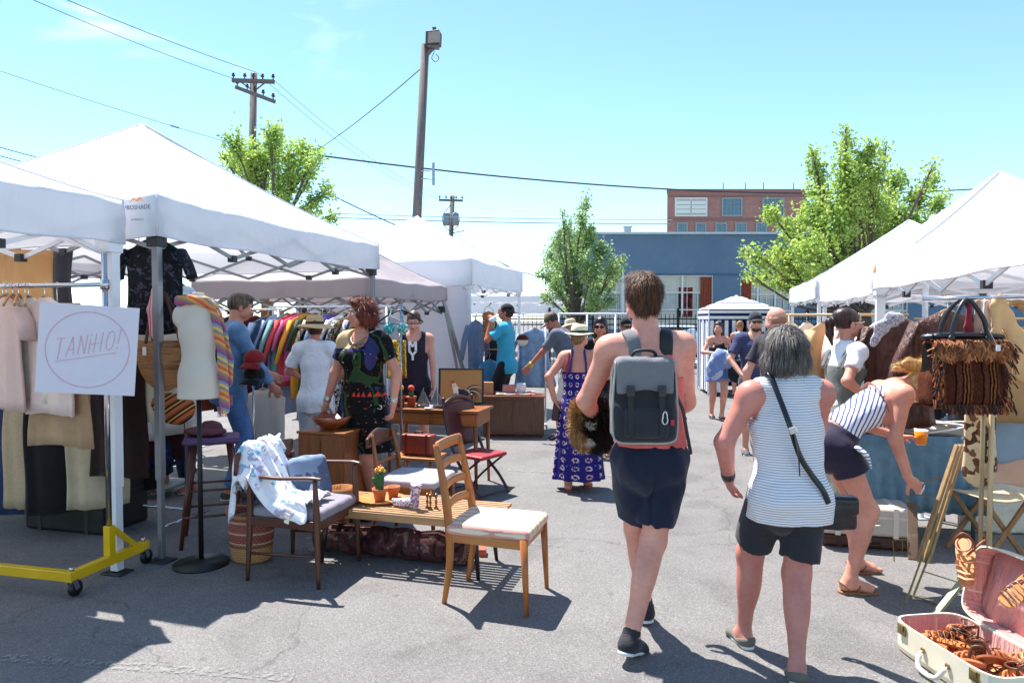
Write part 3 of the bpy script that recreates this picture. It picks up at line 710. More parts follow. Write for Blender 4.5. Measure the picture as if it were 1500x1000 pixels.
# ============================================================ canopies
canvas_w = None
def canvas(c, trans, wr=.5):
    t = NT('canvas'); col = var(t, c, .03, 2)
    h = t.math('ADD', t.math('MULTIPLY', t.noise(1.6, t.map((1, 1, .6)), 3, .5, 1.8), 1), t.math('MULTIPLY', t.noise(5, t.map((1, 1, .4)), 2, .4, 1), .2))
    t.bump(h, wr * .8, .10); return t.fin(col, .6, spec=.3, trans=trans)
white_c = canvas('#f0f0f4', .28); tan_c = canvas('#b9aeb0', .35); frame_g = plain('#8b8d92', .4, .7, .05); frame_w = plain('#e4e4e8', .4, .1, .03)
plast = plain('#26282c', .5)
def popup(label, corner, a=1.5, hb=2.1, he=2.38, hp=3.3, mat=None, fr=None, legw=.035, group=None, rz=ROWA, ci=(1, 1), lean=0, seed=1, legs=True, cat='canopy tent', pw=1.18, legtop=None, sagk=.06, splay=0.0):
    """corner = world xy of the corner ci=(sx,sy) in the tent's own frame (x across the aisle, y along it)"""
    mat = mat or white_c; fr = fr or frame_g
    rot = Matrix.Rotation(rz, 3, 'Z'); c = Vector((corner[0], corner[1], 0)) - rot @ Vector((ci[0] * a, ci[1] * a, 0))
    r = thing('canopy_tent', label, cat, c, rz, group); rr = random.Random(seed)
    # canopy: square rings from the eave to the peak
    NS, NR = 14, 12; m = MB()
    ph = [rr.random() * 6 for _ in range(6)]
    def ring(q, z, out=0):
        pts = []
        for s in range(4):
            for k in range(NS):
                t = -1 + 2 * k / NS
                x, y = [(t, -1), (1, t), (-t, 1), (-1, -t)][s]
                w_ = 1 - t * t
                dz = -sagk * q * w_ * (1 if q < .999 else .25)
                f = a * q + out + .012 * math.sin(7 * t + ph[s]) * w_
                pts.append((x * f * (1 - .012 * w_), y * f * (1 - .012 * w_), z + dz + .008 * math.sin(9 * t * q + ph[s] + q * 8)))
        return pts
    rings = []
    for i in range(NR + 1):
        q = max(i / NR, .004); rings.append(ring(q, he + (hp - he) * (1 - q) ** pw))
    rings.append(ring(1.004, he - .03)); rings.append(ring(1.006, (he + hb) / 2)); rings.append(ring(1.0, hb, .004))
    n = NS * 4
    m.v = [p for rg in rings for p in rg]
    m.f = [(i * n + j, i * n + (j + 1) % n, (i + 1) * n + (j + 1) % n, (i + 1) * n + j) for i in range(len(rings) - 1) for j in range(n)]
    m.m = [0] * len(m.f); m.build('canopy', mat, r, smooth=True)
    hem = rings[-1]; MB().tube([hem[j] for j in range(n)], .006, 6, closed=True).build('hem', mat, r, True)
    for s in range(4):
        MB().tube([Vector(rg[s * NS]) + Vector((0, 0, .004)) for rg in rings[:NR + 1]] + [Vector(rings[-1][s * NS])], .007, 6).build('seam', plain('#dcdbe4', .7), r, True)
    if not legs: return r
    L = a - .05; lt = legtop or hb + .17
    for sx in (-1, 1):
        for sy in (-1, 1):
            fx, fy = sx * (L + splay), sy * (L + splay)
            m = MB(); m.bar((fx, fy, .02), (sx * L, sy * L, lt), legw); m.bar((fx, fy, .55), (sx * L, sy * L, lt + .0), legw + .012)
            lg = m.build('leg', fr, r, bevel=.003)
            MB().box((fx, fy, .006), (.15, .12, .012)).build('foot_plate', plast, lg, bevel=.003)
            m = MB(); m.box((sx * (L - .008), sy * (L - .008), lt - .19), (legw + .055, legw + .055, .09)); m.build('bracket', plast if fr is not frame_w else fr, lg, bevel=.004)
    # scissor trusses round the four sides
    for s in range(4):
        m = MB(); rm = Matrix.Rotation(s * PI / 2, 3, 'Z')
        for k in range(4):
            x0 = -L + 2 * L * k / 4; x1 = x0 + 2 * L / 4; za, zb = (lt - .02, lt - .25) if k % 2 == 0 else (lt - .25, lt - .02)
            zc, zd = (lt - .25, lt - .02) if k % 2 == 0 else (lt - .02, lt - .25)
            for (p, q, oy) in (((x0, za), (x1, zb), .0), ((x0, zc), (x1, zd), .016)):
                m.bar(rm @ Vector((p[0], -L + oy, p[1])), rm @ Vector((q[0], -L + oy, q[1])), .012, .028)
        tr = m.build('truss', fr, r)
        for k in range(1, 4):
            x0 = -L + 2 * L * k / 4; z = lt - .02 if k % 2 == 0 else lt - .25
            MB().box(rm @ Vector((x0, -L + .008, z)), (.05, .05, .05)).build('joint', plast, tr)
    for s in range(4):
        rm = Matrix.Rotation(s * PI / 2, 3, 'Z'); m = MB()
        m.bar(rm @ Vector((0, -L, lt - .02)), Vector((0, 0, hp - .3)) + rm @ Vector((0, -.05, 0)), .02, .03); m.build('roof_strut', fr, r)
    m = MB(); m.tube([(0, 0, hp - .5), (0, 0, hp - .03)], .022); m.build('peak_post', fr, r)
    return r
def mark(parent, world_c, rz, text, h, col, mountain=None, name='logo', tilt=0):
    """small lettering lying 3 mm in front of a valance"""
    tcv = bpy.data.curves.new('t', 'FONT'); tcv.body = text; tcv.size = h; tcv.align_x = 'CENTER'; tcv.extrude = .0008
    to = bpy.data.objects.new('t', tcv); me = bpy.data.meshes.new_from_object(to); bpy.data.objects.remove(to)
    Mx = Matrix.Translation(world_c) @ Matrix.Rotation(rz, 4, 'Z') @ Matrix.Rotation(PI / 2 + tilt, 4, 'X')
    me.transform((wmat(parent).inverted() @ Mx) if parent else Mx)
    o = link(name, me, plain(col, .6), parent)
    if mountain:
        m = MB(); w_ = h * 1.6
        pts = [(-w_, .0), (-w_ * .35, w_ * .55), (0, w_ * .3), (w_ * .35, w_ * .6), (w_, 0), (w_ * .4, w_ * .36), (0, w_ * .12), (-w_ * .35, w_ * .36)]
        Mm = Mx @ Matrix.Translation((0, h * 1.0, 0)) @ Matrix.Rotation(-PI / 2, 4, 'X')
        m.prism(pts, .002); m.v = [tuple(Mm @ Vector(p)) for p in m.v]
        m.build('logo', plain(mountain, .6), parent, world=True)
    return o
# left row
tA = popup('large white tent with grey legs over the chairs and mannequin', (-2.31, 4.54), a=1.6, hb=2.16, he=2.43, hp=3.42, ci=(1, -1), seed=3)
wA = wmat(tA); p = wA @ Vector((1.6, -1.62, 0))
mark(tA, wA @ Vector((1.46, -1.617, 2.335)), ROWA, 'PROSHADE', .042, '#7c7f8c', '#e8a060')
mark(tA, wA @ Vector((1.46, -1.617, 2.265)), ROWA, 'proshade.co', .02, '#a9abb8')
tZ = popup('white tent at the far left edge beside the sign, white legs', (-2.46, 4.42), a=1.5, hb=2.1, he=2.37, hp=3.1, ci=(1, 1), fr=frame_w, legw=.055, seed=5)
tShade = popup('white tent adjoining the large white tent on its left', (wA @ Vector((-1.64, -1.6, 0))).xy, a=1.5, hb=2.12, he=2.4, hp=3.2, ci=(1, -1), seed=15)  # added tent, mostly out of view, to shade the asphalt behind the left stall
tB = popup('beige slant legged tent behind the rack of colourful clothes', (-.95, 10.15), a=1.2, hb=1.88, he=2.09, hp=2.85, mat=tan_c, ci=(1, 1), seed=6, splay=.3, legtop=1.95)
tC = popup('tall white tent with side wall behind the rooster picture', (-.60, 10.3), a=1.5, hb=2.13, he=2.52, hp=3.4, ci=(1, -1), fr=frame_w, seed=7)
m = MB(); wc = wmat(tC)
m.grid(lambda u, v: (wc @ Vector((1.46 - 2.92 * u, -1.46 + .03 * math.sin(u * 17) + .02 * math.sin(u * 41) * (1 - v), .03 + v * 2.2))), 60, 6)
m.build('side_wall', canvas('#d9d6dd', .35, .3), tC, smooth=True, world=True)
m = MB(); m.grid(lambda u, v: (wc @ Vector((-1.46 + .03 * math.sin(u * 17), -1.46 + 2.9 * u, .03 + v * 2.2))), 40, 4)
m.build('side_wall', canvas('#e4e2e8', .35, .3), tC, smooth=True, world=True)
cf = wc @ Vector((1.5, 1.5, 0)); 
tE = popup('white tent with a low bright peak beyond the drinking man', (1.95, 24), a=1.9, hb=2.25, he=2.46, hp=3.05, ci=(1, -1), fr=frame_w, seed=8)
tF = popup('small white tent farthest down the left side of the aisle', (1.55, 30), a=2.2, hb=1.9, he=2.38, hp=3.1, ci=(1, -1), fr=frame_w, seed=9)
# right row
rA = popup('near right white tent with orange mark at its corner', (3.375, 6.5), a=1.7, hb=1.90, he=2.15, hp=3.02, ci=(-1, 1), fr=frame_w, legw=.06, seed=10, sagk=.03, pw=1.1)
rB = popup('middle white tent of the right row with the tall peak', (3.375 + .02, 6.52), a=1.55, hb=1.86, he=2.12, hp=3.22, ci=(-1, -1), fr=frame_w, seed=11, pw=1.25)
rC = popup('farthest white tent of the right row below the maple tree', (4.25, 9.72), a=1.55, hb=1.92, he=2.16, hp=3.15, ci=(-1, -1), fr=frame_w, seed=12)
wr_ = wmat(rA); m = MB()
m.v = []; c = wr_ @ Vector((-1.714, 1.60, 2.06))
m.prism([(-.05, -.02), (-.02, .06), (.0, .02), (.03, .08), (.05, -.02), (.01, .01)], .003, Matrix.Rotation(ROWA - PI / 2, 3, 'Z'), c); m.build('logo', plain('#e59a4e', .6), rA, world=True)

# striped changing tent
def booth():
    Y = 15.2; c = P(1077, 575, Y); r = thing('changing_booth', 'small navy and white striped changing tent in the aisle', 'tent', (c.x, Y, 0), R(-6))
    a = .70; sm = stripes('#e9e9ee', '#27305c', 'x', .15, .5); sm2 = stripes('#e9e9ee', '#27305c', 'y', .15, .5); top = stripes('#e6e6ee', '#1f2850', 'z', .075, .28)
    he, hp = 1.83, 2.14
    m = MB()
    for s in range(4):
        rm = Matrix.Rotation(s * PI / 2, 3, 'Z')
        m.grid(lambda u, v: rm @ Vector(((-a + 2 * a * u) * (1 - v) - .0, -a * (1 - v) , he + (hp - he) * v ** .95)), 8, 6)
    m.build('roof', top, r, smooth=False)
    m = MB()
    for s in range(4):
        rm = Matrix.Rotation(s * PI / 2, 3, 'Z')
        m.grid(lambda u, v: rm @ Vector((-a + 2 * a * u, -a - .01, he - .24 * v)), 4, 5)
    m.build('valance', stripes('#e6e6ee', '#1f2850', 'z', .12, .5), r)
    for s in range(4):
        rm = Matrix.Rotation(s * PI / 2, 3, 'Z')
        if s == 0:
            for sg in (-1, 1):
                m = MB(); m.grid(lambda u, v: rm @ Vector((sg * (a - (a - .02 - .38 * min(1, v * 1.6)) * u), -a + .02 * math.sin(u * 14) * (v + .3), he - .22 - (he - .3) * v)), 20, 8)
                m.build('door_flap', sm, r, smooth=True)
        else:
            m = MB(); m.grid(lambda u, v: rm @ Vector((-a + 2 * a * u, -a + .015 * math.sin(u * 22), he - .22 - (he - .3) * v)), 40, 3); m.build('wall', sm if s == 2 else sm2, r, smooth=True)
    for sx in (-1, 1):
        for sy in (-1, 1): MB().tube([(sx * a, sy * a, 0), (sx * a, sy * a, he)], .014, 8).build('pole', frame_w, r)
booth()
# ============================================================ people
def RX(a): return np.array(Matrix.Rotation(R(a), 3, 'X'))
def RY(a): return np.array(Matrix.Rotation(R(a), 3, 'Y'))
def RZ(a): return np.array(Matrix.Rotation(R(a), 3, 'Z'))
def V3(*a): return np.array(a, float)
def unit(v): v = np.asarray(v, float); return v / (np.linalg.norm(v) + 1e-9)
def ik(a, t, l1, l2, pole):
    d = t - a; L = np.linalg.norm(d); L2 = min(L, (l1 + l2) * .998); u = d / (L + 1e-9); t = a + u * L2
    c = (l1 * l1 + L2 * L2 - l2 * l2) / (2 * L2); hgt = math.sqrt(max(l1 * l1 - c * c, 0))
    p = unit(pole); p = p - u * (p @ u); p = unit(p)
    return a + u * c + p * hgt, t
def strands(p, hair, mat, n, L, w=.0011, lift=.25, down=(0, 0, -1), rnd_=.25, seed=1):
    me = hair.data; N = len(me.vertices); co = np.empty(N * 3, np.float32); me.vertices.foreach_get('co', co); no = np.empty(N * 3, np.float32); me.vertices.foreach_get('normal', no)
    co = co.reshape(-1, 3); no = no.reshape(-1, 3); q = np.random.RandomState(seed); Y = (co - p.hc) @ p.Hd / p.k; ok = np.nonzero((Y[:, 1] < .04) | (Y[:, 2] > .10))[0]; i = ok[q.randint(0, len(ok), n)]; b = co[i]; nn = no[i]; g = np.array(down, float)
    top = np.array(p.hp(0, -.045, .13)); g = g + .9 * unit(1) * 0; rad = b - top; rad /= np.linalg.norm(rad, axis=1)[:, None] + 1e-6; d = g * .6 + rad * .9; d = d - nn * (d * nn).sum(1)[:, None]; d /= np.linalg.norm(d, axis=1)[:, None] + 1e-6
    d = d + nn * lift * q.rand(n)[:, None] + q.normal(scale=rnd_, size=(n, 3)); s = np.cross(d, nn); s /= np.linalg.norm(s, axis=1)[:, None] + 1e-6; l = (L * (.5 + q.rand(n)))[:, None]
    b = b + nn * .001; m_ = b + d * l * .5 + nn * .002; e = b + d * l + g * l * .25
    V = np.stack([b - s * w, b + s * w, m_ + s * w * .9, m_ - s * w * .9, e + s * w * .2, e - s * w * .2], 1).reshape(-1, 3); k = np.arange(n)[:, None] * 6
    Q = np.concatenate([k + np.array([[0, 1, 2, 3]]), k + np.array([[3, 2, 4, 5]])]); o = link('hair_strands', npmesh('hair_strands', V, Q), mat, hair); return o
# a figure with a pose, its clothes and hair
class Person:
    def __init__(s, label, loc, yaw, H=1.75, fat=1.0, fem=False, sk='#c98f76', vox=.011, pelvis=(0, 0, 0), lean=0, side=0, twist=0,
                 head=(0, 0, 0), feet=((-.1, 0, 0, 5), (.1, 0, 0, -5)), hands=None, curl=(35, 35), shoulder=None, hipw=None, bare=(False, False), group=None, hdir=None, headoff=(0, 0, 0), armfat=1.0):
        s.root = thing('person', label, 'person', (loc[0], loc[1], 0), R(yaw), group)
        k = s.k = H / 1.75; s.fem = fem; s.vox = vox; s.skin = skin(sk); f = s.fat = fat
        P0 = s.P0 = V3(pelvis[0], pelvis[1], .92 * k + pelvis[2])
        s.Mh = RZ(twist * .3) @ RX(-lean * .6) @ RY(side); s.M = RZ(twist) @ RX(-lean) @ RY(side)
        s.W = P0 + s.Mh @ V3(0, 0, .13) * k; s.C = s.W + s.M @ V3(0, .005, .19) * k
        s.S = s.W + s.M @ V3(0, -.005, .355) * k; s.N = s.W + s.M @ V3(0, .0, .40) * k
        sw = (shoulder or (.148 if fem else .168)) * k; hw = (hipw or .092) * k
        s.sh = [s.S + s.M @ V3(i * sw, 0, 0) for i in (-1, 1)]
        s.hip = [P0 + s.Mh @ V3(i * hw, 0, -.02 * k) for i in (-1, 1)]
        s.Hd = s.M @ RZ(0) if False else RZ(head[0]) @ RX(-head[1]) @ RY(head[2])
        s.hc = s.N + s.M @ V3(0, .005, .07) * k + s.Hd @ V3(0, .012, .095) * k + V3(*headoff)
        s.kn = []; s.an = []; s.ft = []
        for i in (0, 1):
            x, y, z, yw = feet[i][:4]; pit = feet[i][4] if len(feet[i]) > 4 else 0
            Mf = RZ(yw) @ RX(-pit); an = V3(x, y, z) + V3(0, 0, .078 * k)
            fw = Mf @ V3(0, 1, 0); fw[2] = 0
            kn, an = ik(s.hip[i], an, .43 * k, .425 * k, unit(fw) + V3(0, .6, 0)); s.kn.append(kn); s.an.append(an); s.ft.append(Mf)
        hands = hands or ((-.22, .06, .80, -1, -1, 0), (.22, .06, .80, 1, -1, 0))
        s.el = []; s.wr = []; s.hd = []
        for i in (0, 1):
            h = hands[i]; el, wr = ik(s.sh[i], V3(*h[:3]) * V3(1, 1, 1), .285 * k, .25 * k, V3(*h[3:6])); s.el.append(el); s.wr.append(wr)
            d = unit(wr - el)
            if hdir and hdir[i]: d = unit(hdir[i][:3])
            pn = V3(*(hdir[i][3:6])) if hdir and hdir[i] and len(hdir[i]) > 3 else V3(-1 if i else 1, .2, 0)
            pn = unit(pn - d * (pn @ d)); sd = np.cross(d, pn); s.hd.append((d, pn, sd))
        s.curl = curl; s.bare = bare; s.armfat = armfat; s.make_body()
    def torso(s, B, e=0.0, low=True):
        k, f = s.k, s.fat; Fw = s.M @ V3(0, 1, 0); Fh = s.Mh @ V3(0, 1, 0); fem = s.fem
        a = lambda r: (r * f) * k + e
        B.cone(s.P0 + s.Mh @ V3(0, 0, -.03) * k, s.W, a(.152 if fem else .142), a(.118 if fem else .128), flat=(Fh, .72), k=.05)
        B.cone(s.W, s.C, a(.118 if fem else .128), a(.134 if fem else .148), flat=(Fw, .74), k=.05)
        B.cone(s.C, s.C + (s.S - s.C) * .55, a(.134 if fem else .148), a(.118 if fem else .135), flat=(Fw, .68), k=.05)
        if low:
            for i in (-1, 1): B.ell(s.P0 + s.Mh @ V3(i * .062, -.045, -.045) * k, V3(.088, .085, .095) * k * f + e, k=.04)
        if fem:
            for i in (-1, 1): B.ell(s.C + s.M @ V3(i * .065, .075, .02) * k, V3(.062, .06, .062) * k * f + e, k=.03)
        else:
            for i in (-1, 1): B.ell(s.C + s.M @ V3(i * .07, .05, .06) * k, V3(.075, .05, .06) * k * f + e, k=.04)
            for i in (-1, 1): B.ell(s.C + s.M @ V3(i * .08, -.055, .07) * k, V3(.065, .045, .09) * k * f + e, k=.04)
    def yoke(s, B, e=0.0):
        k = s.k; r = (.046 if s.fem else .053) * k + e
        B.cone(s.sh[0], s.sh[1], r, r, k=.05)
        for i in (0, 1):
            B.cone(s.N + s.M @ V3(0, -.012, -.01) * k, s.sh[i] + (s.N - s.sh[i]) * .25 + s.M @ V3(0, 0, .01) * k, .05 * k + e, .042 * k + e, k=.04)
    def arm(s, B, i, t0=0, t1=2.0, e=0.0, r=None, cap=False, **kw):
        k = s.k * (.88 if s.fem else 1) * (.6 + .4 * s.fat) * s.armfat; ra, rb, rc, rd = .047 * k + e, .037 * k + e, .040 * k + e, .025 * k + e
        sh, el, wr = s.sh[i], s.el[i], s.wr[i]
        if t0 < 1:
            B.cone(sh, sh + (el - sh) * min(t1, 1), ra, ra + (rb - ra) * min(t1, 1) if r is None else r, k=.03, cb=cap and t1 <= 1, **kw)
            B.ell(sh + (el - sh) * .06, V3(1, 1, 1) * (.054 * k + e), k=.035)
        if t1 > 1: B.cone(el, el + (wr - el) * (t1 - 1), rc, rc + (rd - rc) * (t1 - 1) if r is None else r, k=.02, cb=cap, **kw)
    def leg(s, B, i, t1=2.0, e=0.0, r=None, cap=False, t0=0.0, kk=.04, **kw):
        k = s.k * s.fat; ra, rb, rc, rd = .086 * k + e, .055 * k + e, .056 * k + e, .036 * s.k + e
        h, kn, an = s.hip[i], s.kn[i], s.an[i]
        a = h + (kn - h) * .03
        B.cone(a, h + (kn - h) * min(t1, 1), ra, ra + (rb - ra) * min(t1, 1) if r is None else r, k=kk, cb=cap and t1 <= 1, **kw)
        if t1 > 1:
            B.cone(kn, kn + (an - kn) * (t1 - 1), rc, rc + (rd - rc) * (t1 - 1) if r is None else r, k=.03, cb=cap, **kw)
            if r is None and t1 > 1.5:
                ax = unit(an - kn); bk = s.ft[i] @ V3(0, -1, 0); bk = unit(bk - ax * (bk @ ax)); m = np.stack([np.cross(bk, ax), bk, ax], 1)
                B.ell(kn + (an - kn) * .30 + bk * .018 * k, V3(.047 * k + e, .045 * k + e, .125 * k), m, k=.04)
                B.ell(h + (kn - h) * .95 - bk * .012 * k, V3(1, 1, 1) * (.05 * k + e), k=.03)
    def foot(s, B, i, e=0.0):
        k = s.k; a, M = s.an[i], s.ft[i]; q = lambda x, y, z: a + M @ V3(x, y, z) * k
        B.cone(a, q(0, -.022, -.035), .034 * k + e, .034 * k + e, k=.02)
        B.cone(q(0, -.03, -.045), q(0, .10, -.058), .030 * k + e, .030 * k + e, k=.03, flat=(M @ V3(0, 0, 1), .8))
        B.cone(q(0, .01, -.02), q(0, .10, -.052), .033 * k + e, .022 * k + e, k=.03)
        B.cone(q(-.018, .10, -.06), q(.02, .11, -.06), .02 * k + e, .02 * k + e, k=.02)
        return q
    def toes(s, B, i):
        k = s.k; a, M = s.an[i], s.ft[i]; sg = -1 if i else 1     # big toe on the inside
        for j in range(5):
            x = sg * (.030 - j * .0155); y = .112 - j * j * .0022
            B.cone(a + M @ V3(x, y, -.06) * k, a + M @ V3(x * 1.08, y + .040 - j * .004, -.064) * k, .0125 * k - j * .001, (.0125 - j * .0016) * k, k=.005)
    def hand(s, B, i):
        k = s.k * (.92 if s.fem else 1); d, pn, sd = s.hd[i]; w = s.wr[i]; fat = max(0, s.vox - .012) * .12
        m = np.stack([sd, pn, d], 1)
        B.cone(w - d * .02 * k, w + d * .03 * k, .024 * k, .024 * k, flat=(pn, .72), k=.015)
        B.ell(w + d * .052 * k, V3(.039, .015, .048) * k, m, k=.012)
        sg = -1 if i else 1                                        # thumb side
        sg = sg if (sd @ V3(0, 1, 0)) * sg > -.2 or True else -sg
        cu = s.curl[i]
        for j, (o, L) in enumerate(((.027, .070), (.0095, .080), (-.009, .074), (-.027, .058))):
            b = w + (d * .088 - d * abs(o - .005) * .25 + sd * o * sg * 1.0) * k; dirn = unit(d + sd * sg * o * 3); c = R(cu * (.8 + .12 * j) * .5)
            r0 = .0092 * k + fat
            for q, (fr, rr) in enumerate(((.45, .95), (.32, .9), (.23, .82))):
                dd = unit(dirn * math.cos(c) + pn * math.sin(c)); e_ = b + dd * L * fr * k
                B.cone(b, e_, r0 * (1 if q == 0 else [1, .95, .88][q]), r0 * rr, k=.004); b = e_; c += R(cu * (.75 if q == 0 else .5))
        b = w + (d * .028 + sd * sg * .024) * k; dd = unit(d * .7 + sd * sg * .75 + pn * .35)
        for L, r0, r1 in ((.038, .013, .0105), (.032, .0105, .0095), (.024, .0095, .008)):
            e_ = b + dd * L * k; B.cone(b, e_, r0 * k + fat, r1 * k + fat, k=.008); b = e_; dd = unit(dd + d * .35 + pn * .12)
    def hp(s, *a): return s.hc + s.Hd @ V3(*a) * s.k * .98
    def headprims(s, B):
        k = s.k * .98; H_ = s.Hd; e = lambda c, r, kk=.02, op='+', m=None: B.ell(s.hp(*c), V3(*r) * k, H_ if m is None else H_ @ m, k=kk, op=op)
        B.cone(s.N - s.M @ V3(0, 0, .03) * k, s.hp(0, -.022, -.055), (.056 if s.fem else .064) * k, (.048 if s.fem else .057) * k, k=.025)
        e((0, -.012, .022), (.074, .093, .09)); e((0, .026, -.03), (.061, .064, .078)); e((0, .05, -.083), (.032, .03, .024), .025)
        e((0, .075, .022), (.046, .016, .012), .015)
        for i in (-1, 1):
            e((i * .037, .058, -.036), (.024, .026, .024), .02); e((i * .032, .094, -.001), (.015, .011, .010), .008, '-')
            e((i * .05, .03, -.06), (.022, .035, .025), .02)
            e((i * .077, -.004, -.012), (.007, .019, .030), .006, '+', RZ(-20 * i)); e((i * .0835, .002, -.010), (.004, .009, .016), .004, '-', RZ(-20 * i))
        B.cone(s.hp(0, .088, .004), s.hp(0, .108, -.036), .007 * k, .012 * k, k=.01)
        for i in (-1, 1): e((i * .011, .097, -.038), (.008, .01, .007), .006)
        e((0, .0865, -.0605), (.022, .010, .006), .006); e((0, .0855, -.0715), (.018, .010, .007), .006); e((0, .0945, -.066), (.02, .004, .0012), .003, '-')
    def make_body(s):
        B = s.B = SD(.03); s.torso(B); s.yoke(B); s.headprims(B)
        for i in (0, 1): s.arm(B, i); s.leg(B, i); s.foot(B, i); s.hand(B, i)
        for i in (0, 1):
            if s.bare[i]: s.toes(B, i)
        h = s.vox; V, Q = B.surf(h)
        boxes = []; hk = s.k
        hf = {True: .0042, False: .0065}[h < .0101]
        boxes.append((s.hc - .155 * hk, s.hc + .155 * hk, hf))
        for i in (0, 1):
            c = s.wr[i] + s.hd[i][0] * .085; boxes.append((c - .115, c + .115, .0036 if h < .0101 else .0055))
            if s.bare[i]:
                c = s.an[i] + s.ft[i] @ V3(0, .06, -.05); boxes.append((c - .125, c + .125, .004 if h < .0101 else .007))
        VS, QS, n = [], [], 0; cen = V[Q].mean(1); keep = np.ones(len(Q), bool); done = []
        for lo, hi, hh in boxes:
            keep &= ~((cen > lo + h * 1.2) & (cen < hi - h * 1.2)).all(1)
            v, q = B.surf(hh, (lo, hi)); c2 = v[q].mean(1); kk = np.ones(len(q), bool)
            for dl, dh in done: kk &= ~((c2 > dl) & (c2 < dh)).all(1)
            done.append((lo + hh, hi - hh)); VS.append(v); QS.append(q[kk] + 0)
        allV, allQ, n = [V], [Q[keep]], len(V)
        for v, q in zip(VS, QS): allV.append(v); allQ.append(q + n); n += len(v)
        V = np.concatenate(allV); Q = np.concatenate(allQ)
        u, inv = np.unique(Q, return_inverse=True); V = V[u]; Q = inv.reshape(-1, 4)
        s.body = link('body', npmesh('body', V, Q), s.skin, s.root, smooth=True)
    # ---- pieces
    def part(s, name, B, mat, h=None, **kw): return sdobj(name, B.surf(h or s.vox, **kw), mat, s.root)
    def neck_cut(s, drop=.0, front=.03, r=.085):
        U = s.M @ V3(0, 0, 1); Fw = s.M @ V3(0, 1, 0); c = s.N + U * (.015 - drop) + Fw * front
        def cut(X):
            Y = (X - c) @ s.M; q = np.sqrt((Y[..., 0] / 1.0) ** 2 + (Y[..., 1] / 1.0) ** 2 + (Y[..., 2] / 1.15) ** 2) - r
            return np.maximum(-q, Y[..., 2] - r * .75)
        return cut
    def top(s, mat, name='shirt', e=.014, sleeve=.55, sr=None, hem=-.10, flare=1.12, neck=(.0, .03, .085), wr=(.006, 22), cuts=(), h=None, extra=None):
        B = SD(.03); s.torso(B, e, low=False); k = s.k * s.fat
        if sleeve > 0 or sleeve == 0: s.yoke(B, e * .8)
        if sleeve > 0:
            for i in (0, 1): s.arm(B, i, 0, sleeve, e, r=sr or (.062 * s.k if sleeve <= 1 else .042 * s.k), cap=True)
            if sleeve > 1:
                for i in (0, 1): s.arm(B, i, 0, 1, e)
        Fh = s.Mh @ V3(0, 1, 0)
        B.cone(s.W + s.Mh @ V3(0, 0, .03) * s.k, s.P0 + s.Mh @ V3(0, 0, hem) * s.k, (.125 * k + e), (.150 * k + e) * flare, flat=(Fh, .80), cb=True, k=.03, folds=(7, .006))
        if hem < -.06:
            for i in (-1, 1): B.ell(s.P0 + s.Mh @ V3(i * .062, -.045, -.045) * s.k, V3(.088, .085, .095) * k + e + .018, k=.04)
            hc_ = s.P0 + s.Mh @ V3(0, 0, hem) * s.k; Uh = s.Mh @ V3(0, 0, 1); cuts = list(cuts) + [lambda X: (hc_ - X) @ Uh]
        if extra: extra(B)
        cs = list(cuts) + ([s.neck_cut(*neck)] if neck else [])
        return s.part(name, B, mat, h, wr=wr, cuts=cs)
    def bottoms(s, mat, name='shorts', t=.8, e=.014, r=None, top=.07, wr=(.005, 18), h=None, flat=None):
        B = SD(.03); k = s.k * s.fat; Fh = s.Mh @ V3(0, 1, 0)
        B.cone(s.P0 + s.Mh @ V3(0, 0, -.05) * s.k, s.P0 + s.Mh @ V3(0, 0, top) * s.k, .155 * k + e, .13 * k + e, flat=(Fh, .76), cb=True, k=.03)
        for i in (-1, 1): B.ell(s.P0 + s.Mh @ V3(i * .062, -.045, -.045) * s.k, V3(.088, .085, .095) * k + e, k=.04)
        for i in (0, 1):
            s.leg(B, i, t, e, r=r if r else None, cap=True, kk=.014)
        U = s.Mh @ V3(0, 0, 1)
        km = (s.kn[0] + s.kn[1]) / 2
        def groove(X, Fd):
            tz = np.clip((s.P0[2] - .04 - X[..., 2]) / max(s.P0[2] - km[2], .1), 0, 1.2); xm = s.P0[0] + (km[0] - s.P0[0]) * tz
            return Fd + .013 * np.exp(-((X[..., 0] - xm) / .010) ** 2) * np.clip(tz * 3.0 - .1, 0, 1)
        return s.part(name, B, mat, h, wr=wr, cuts=[lambda X: (X - s.P0) @ U - top * s.k], mod=groove if s.M[2, 2] > .9 else None)
    def skirt(s, mat, name='skirt', z1=.1, r0=.14, r1=.30, folds=(9, .018), e=.012, top=.07, h=None, flat=.8, c1=(0, 0)):
        B = SD(.03); k = s.k * s.fat; a = s.P0 + V3(0, 0, top) * s.k
        s.torso(B, e)
        B.cone(a, V3(s.P0[0] + c1[0], s.P0[1] + c1[1], z1), r0 * k, r1 * k, cb=True, folds=folds, flat=(V3(0, 1, 0), flat), k=.03)
        return s.part(name, B, mat, h, cuts=[lambda X: (X - s.W) @ (s.Mh @ V3(0, 0, 1)) - .0], wr=(.004, 18))
    def hair(s, mat, ells=(), cones=(), cut=(.045, .04, -.07), wr=(.004, 75, 3, (1, 1, .35)), base=(0, -.016, .030, .083, .101, .094), h=None, name='hair'):
        B = SD(.015); k = s.k * .98
        if base: B.ell(s.hp(*base[:3]), V3(*base[3:]) * k, s.Hd)
        for c in ells: B.ell(s.hp(*c[:3]), V3(*c[3:6]) * k, s.Hd @ (RX(c[6]) if len(c) > 6 else np.eye(3)))
        for c in cones: B.chain([s.hp(*p) for p in c[0]], [r * k for r in c[1]])
        y0, z0, zl = cut
        def cf(X):
            Y = (X - s.hc) @ s.Hd / k
            a = np.minimum(Y[..., 1] - y0 - .25 * np.maximum(Y[..., 2], -.02), z0 - Y[..., 2]) * k
            return np.maximum(a, (zl - Y[..., 2]) * k)
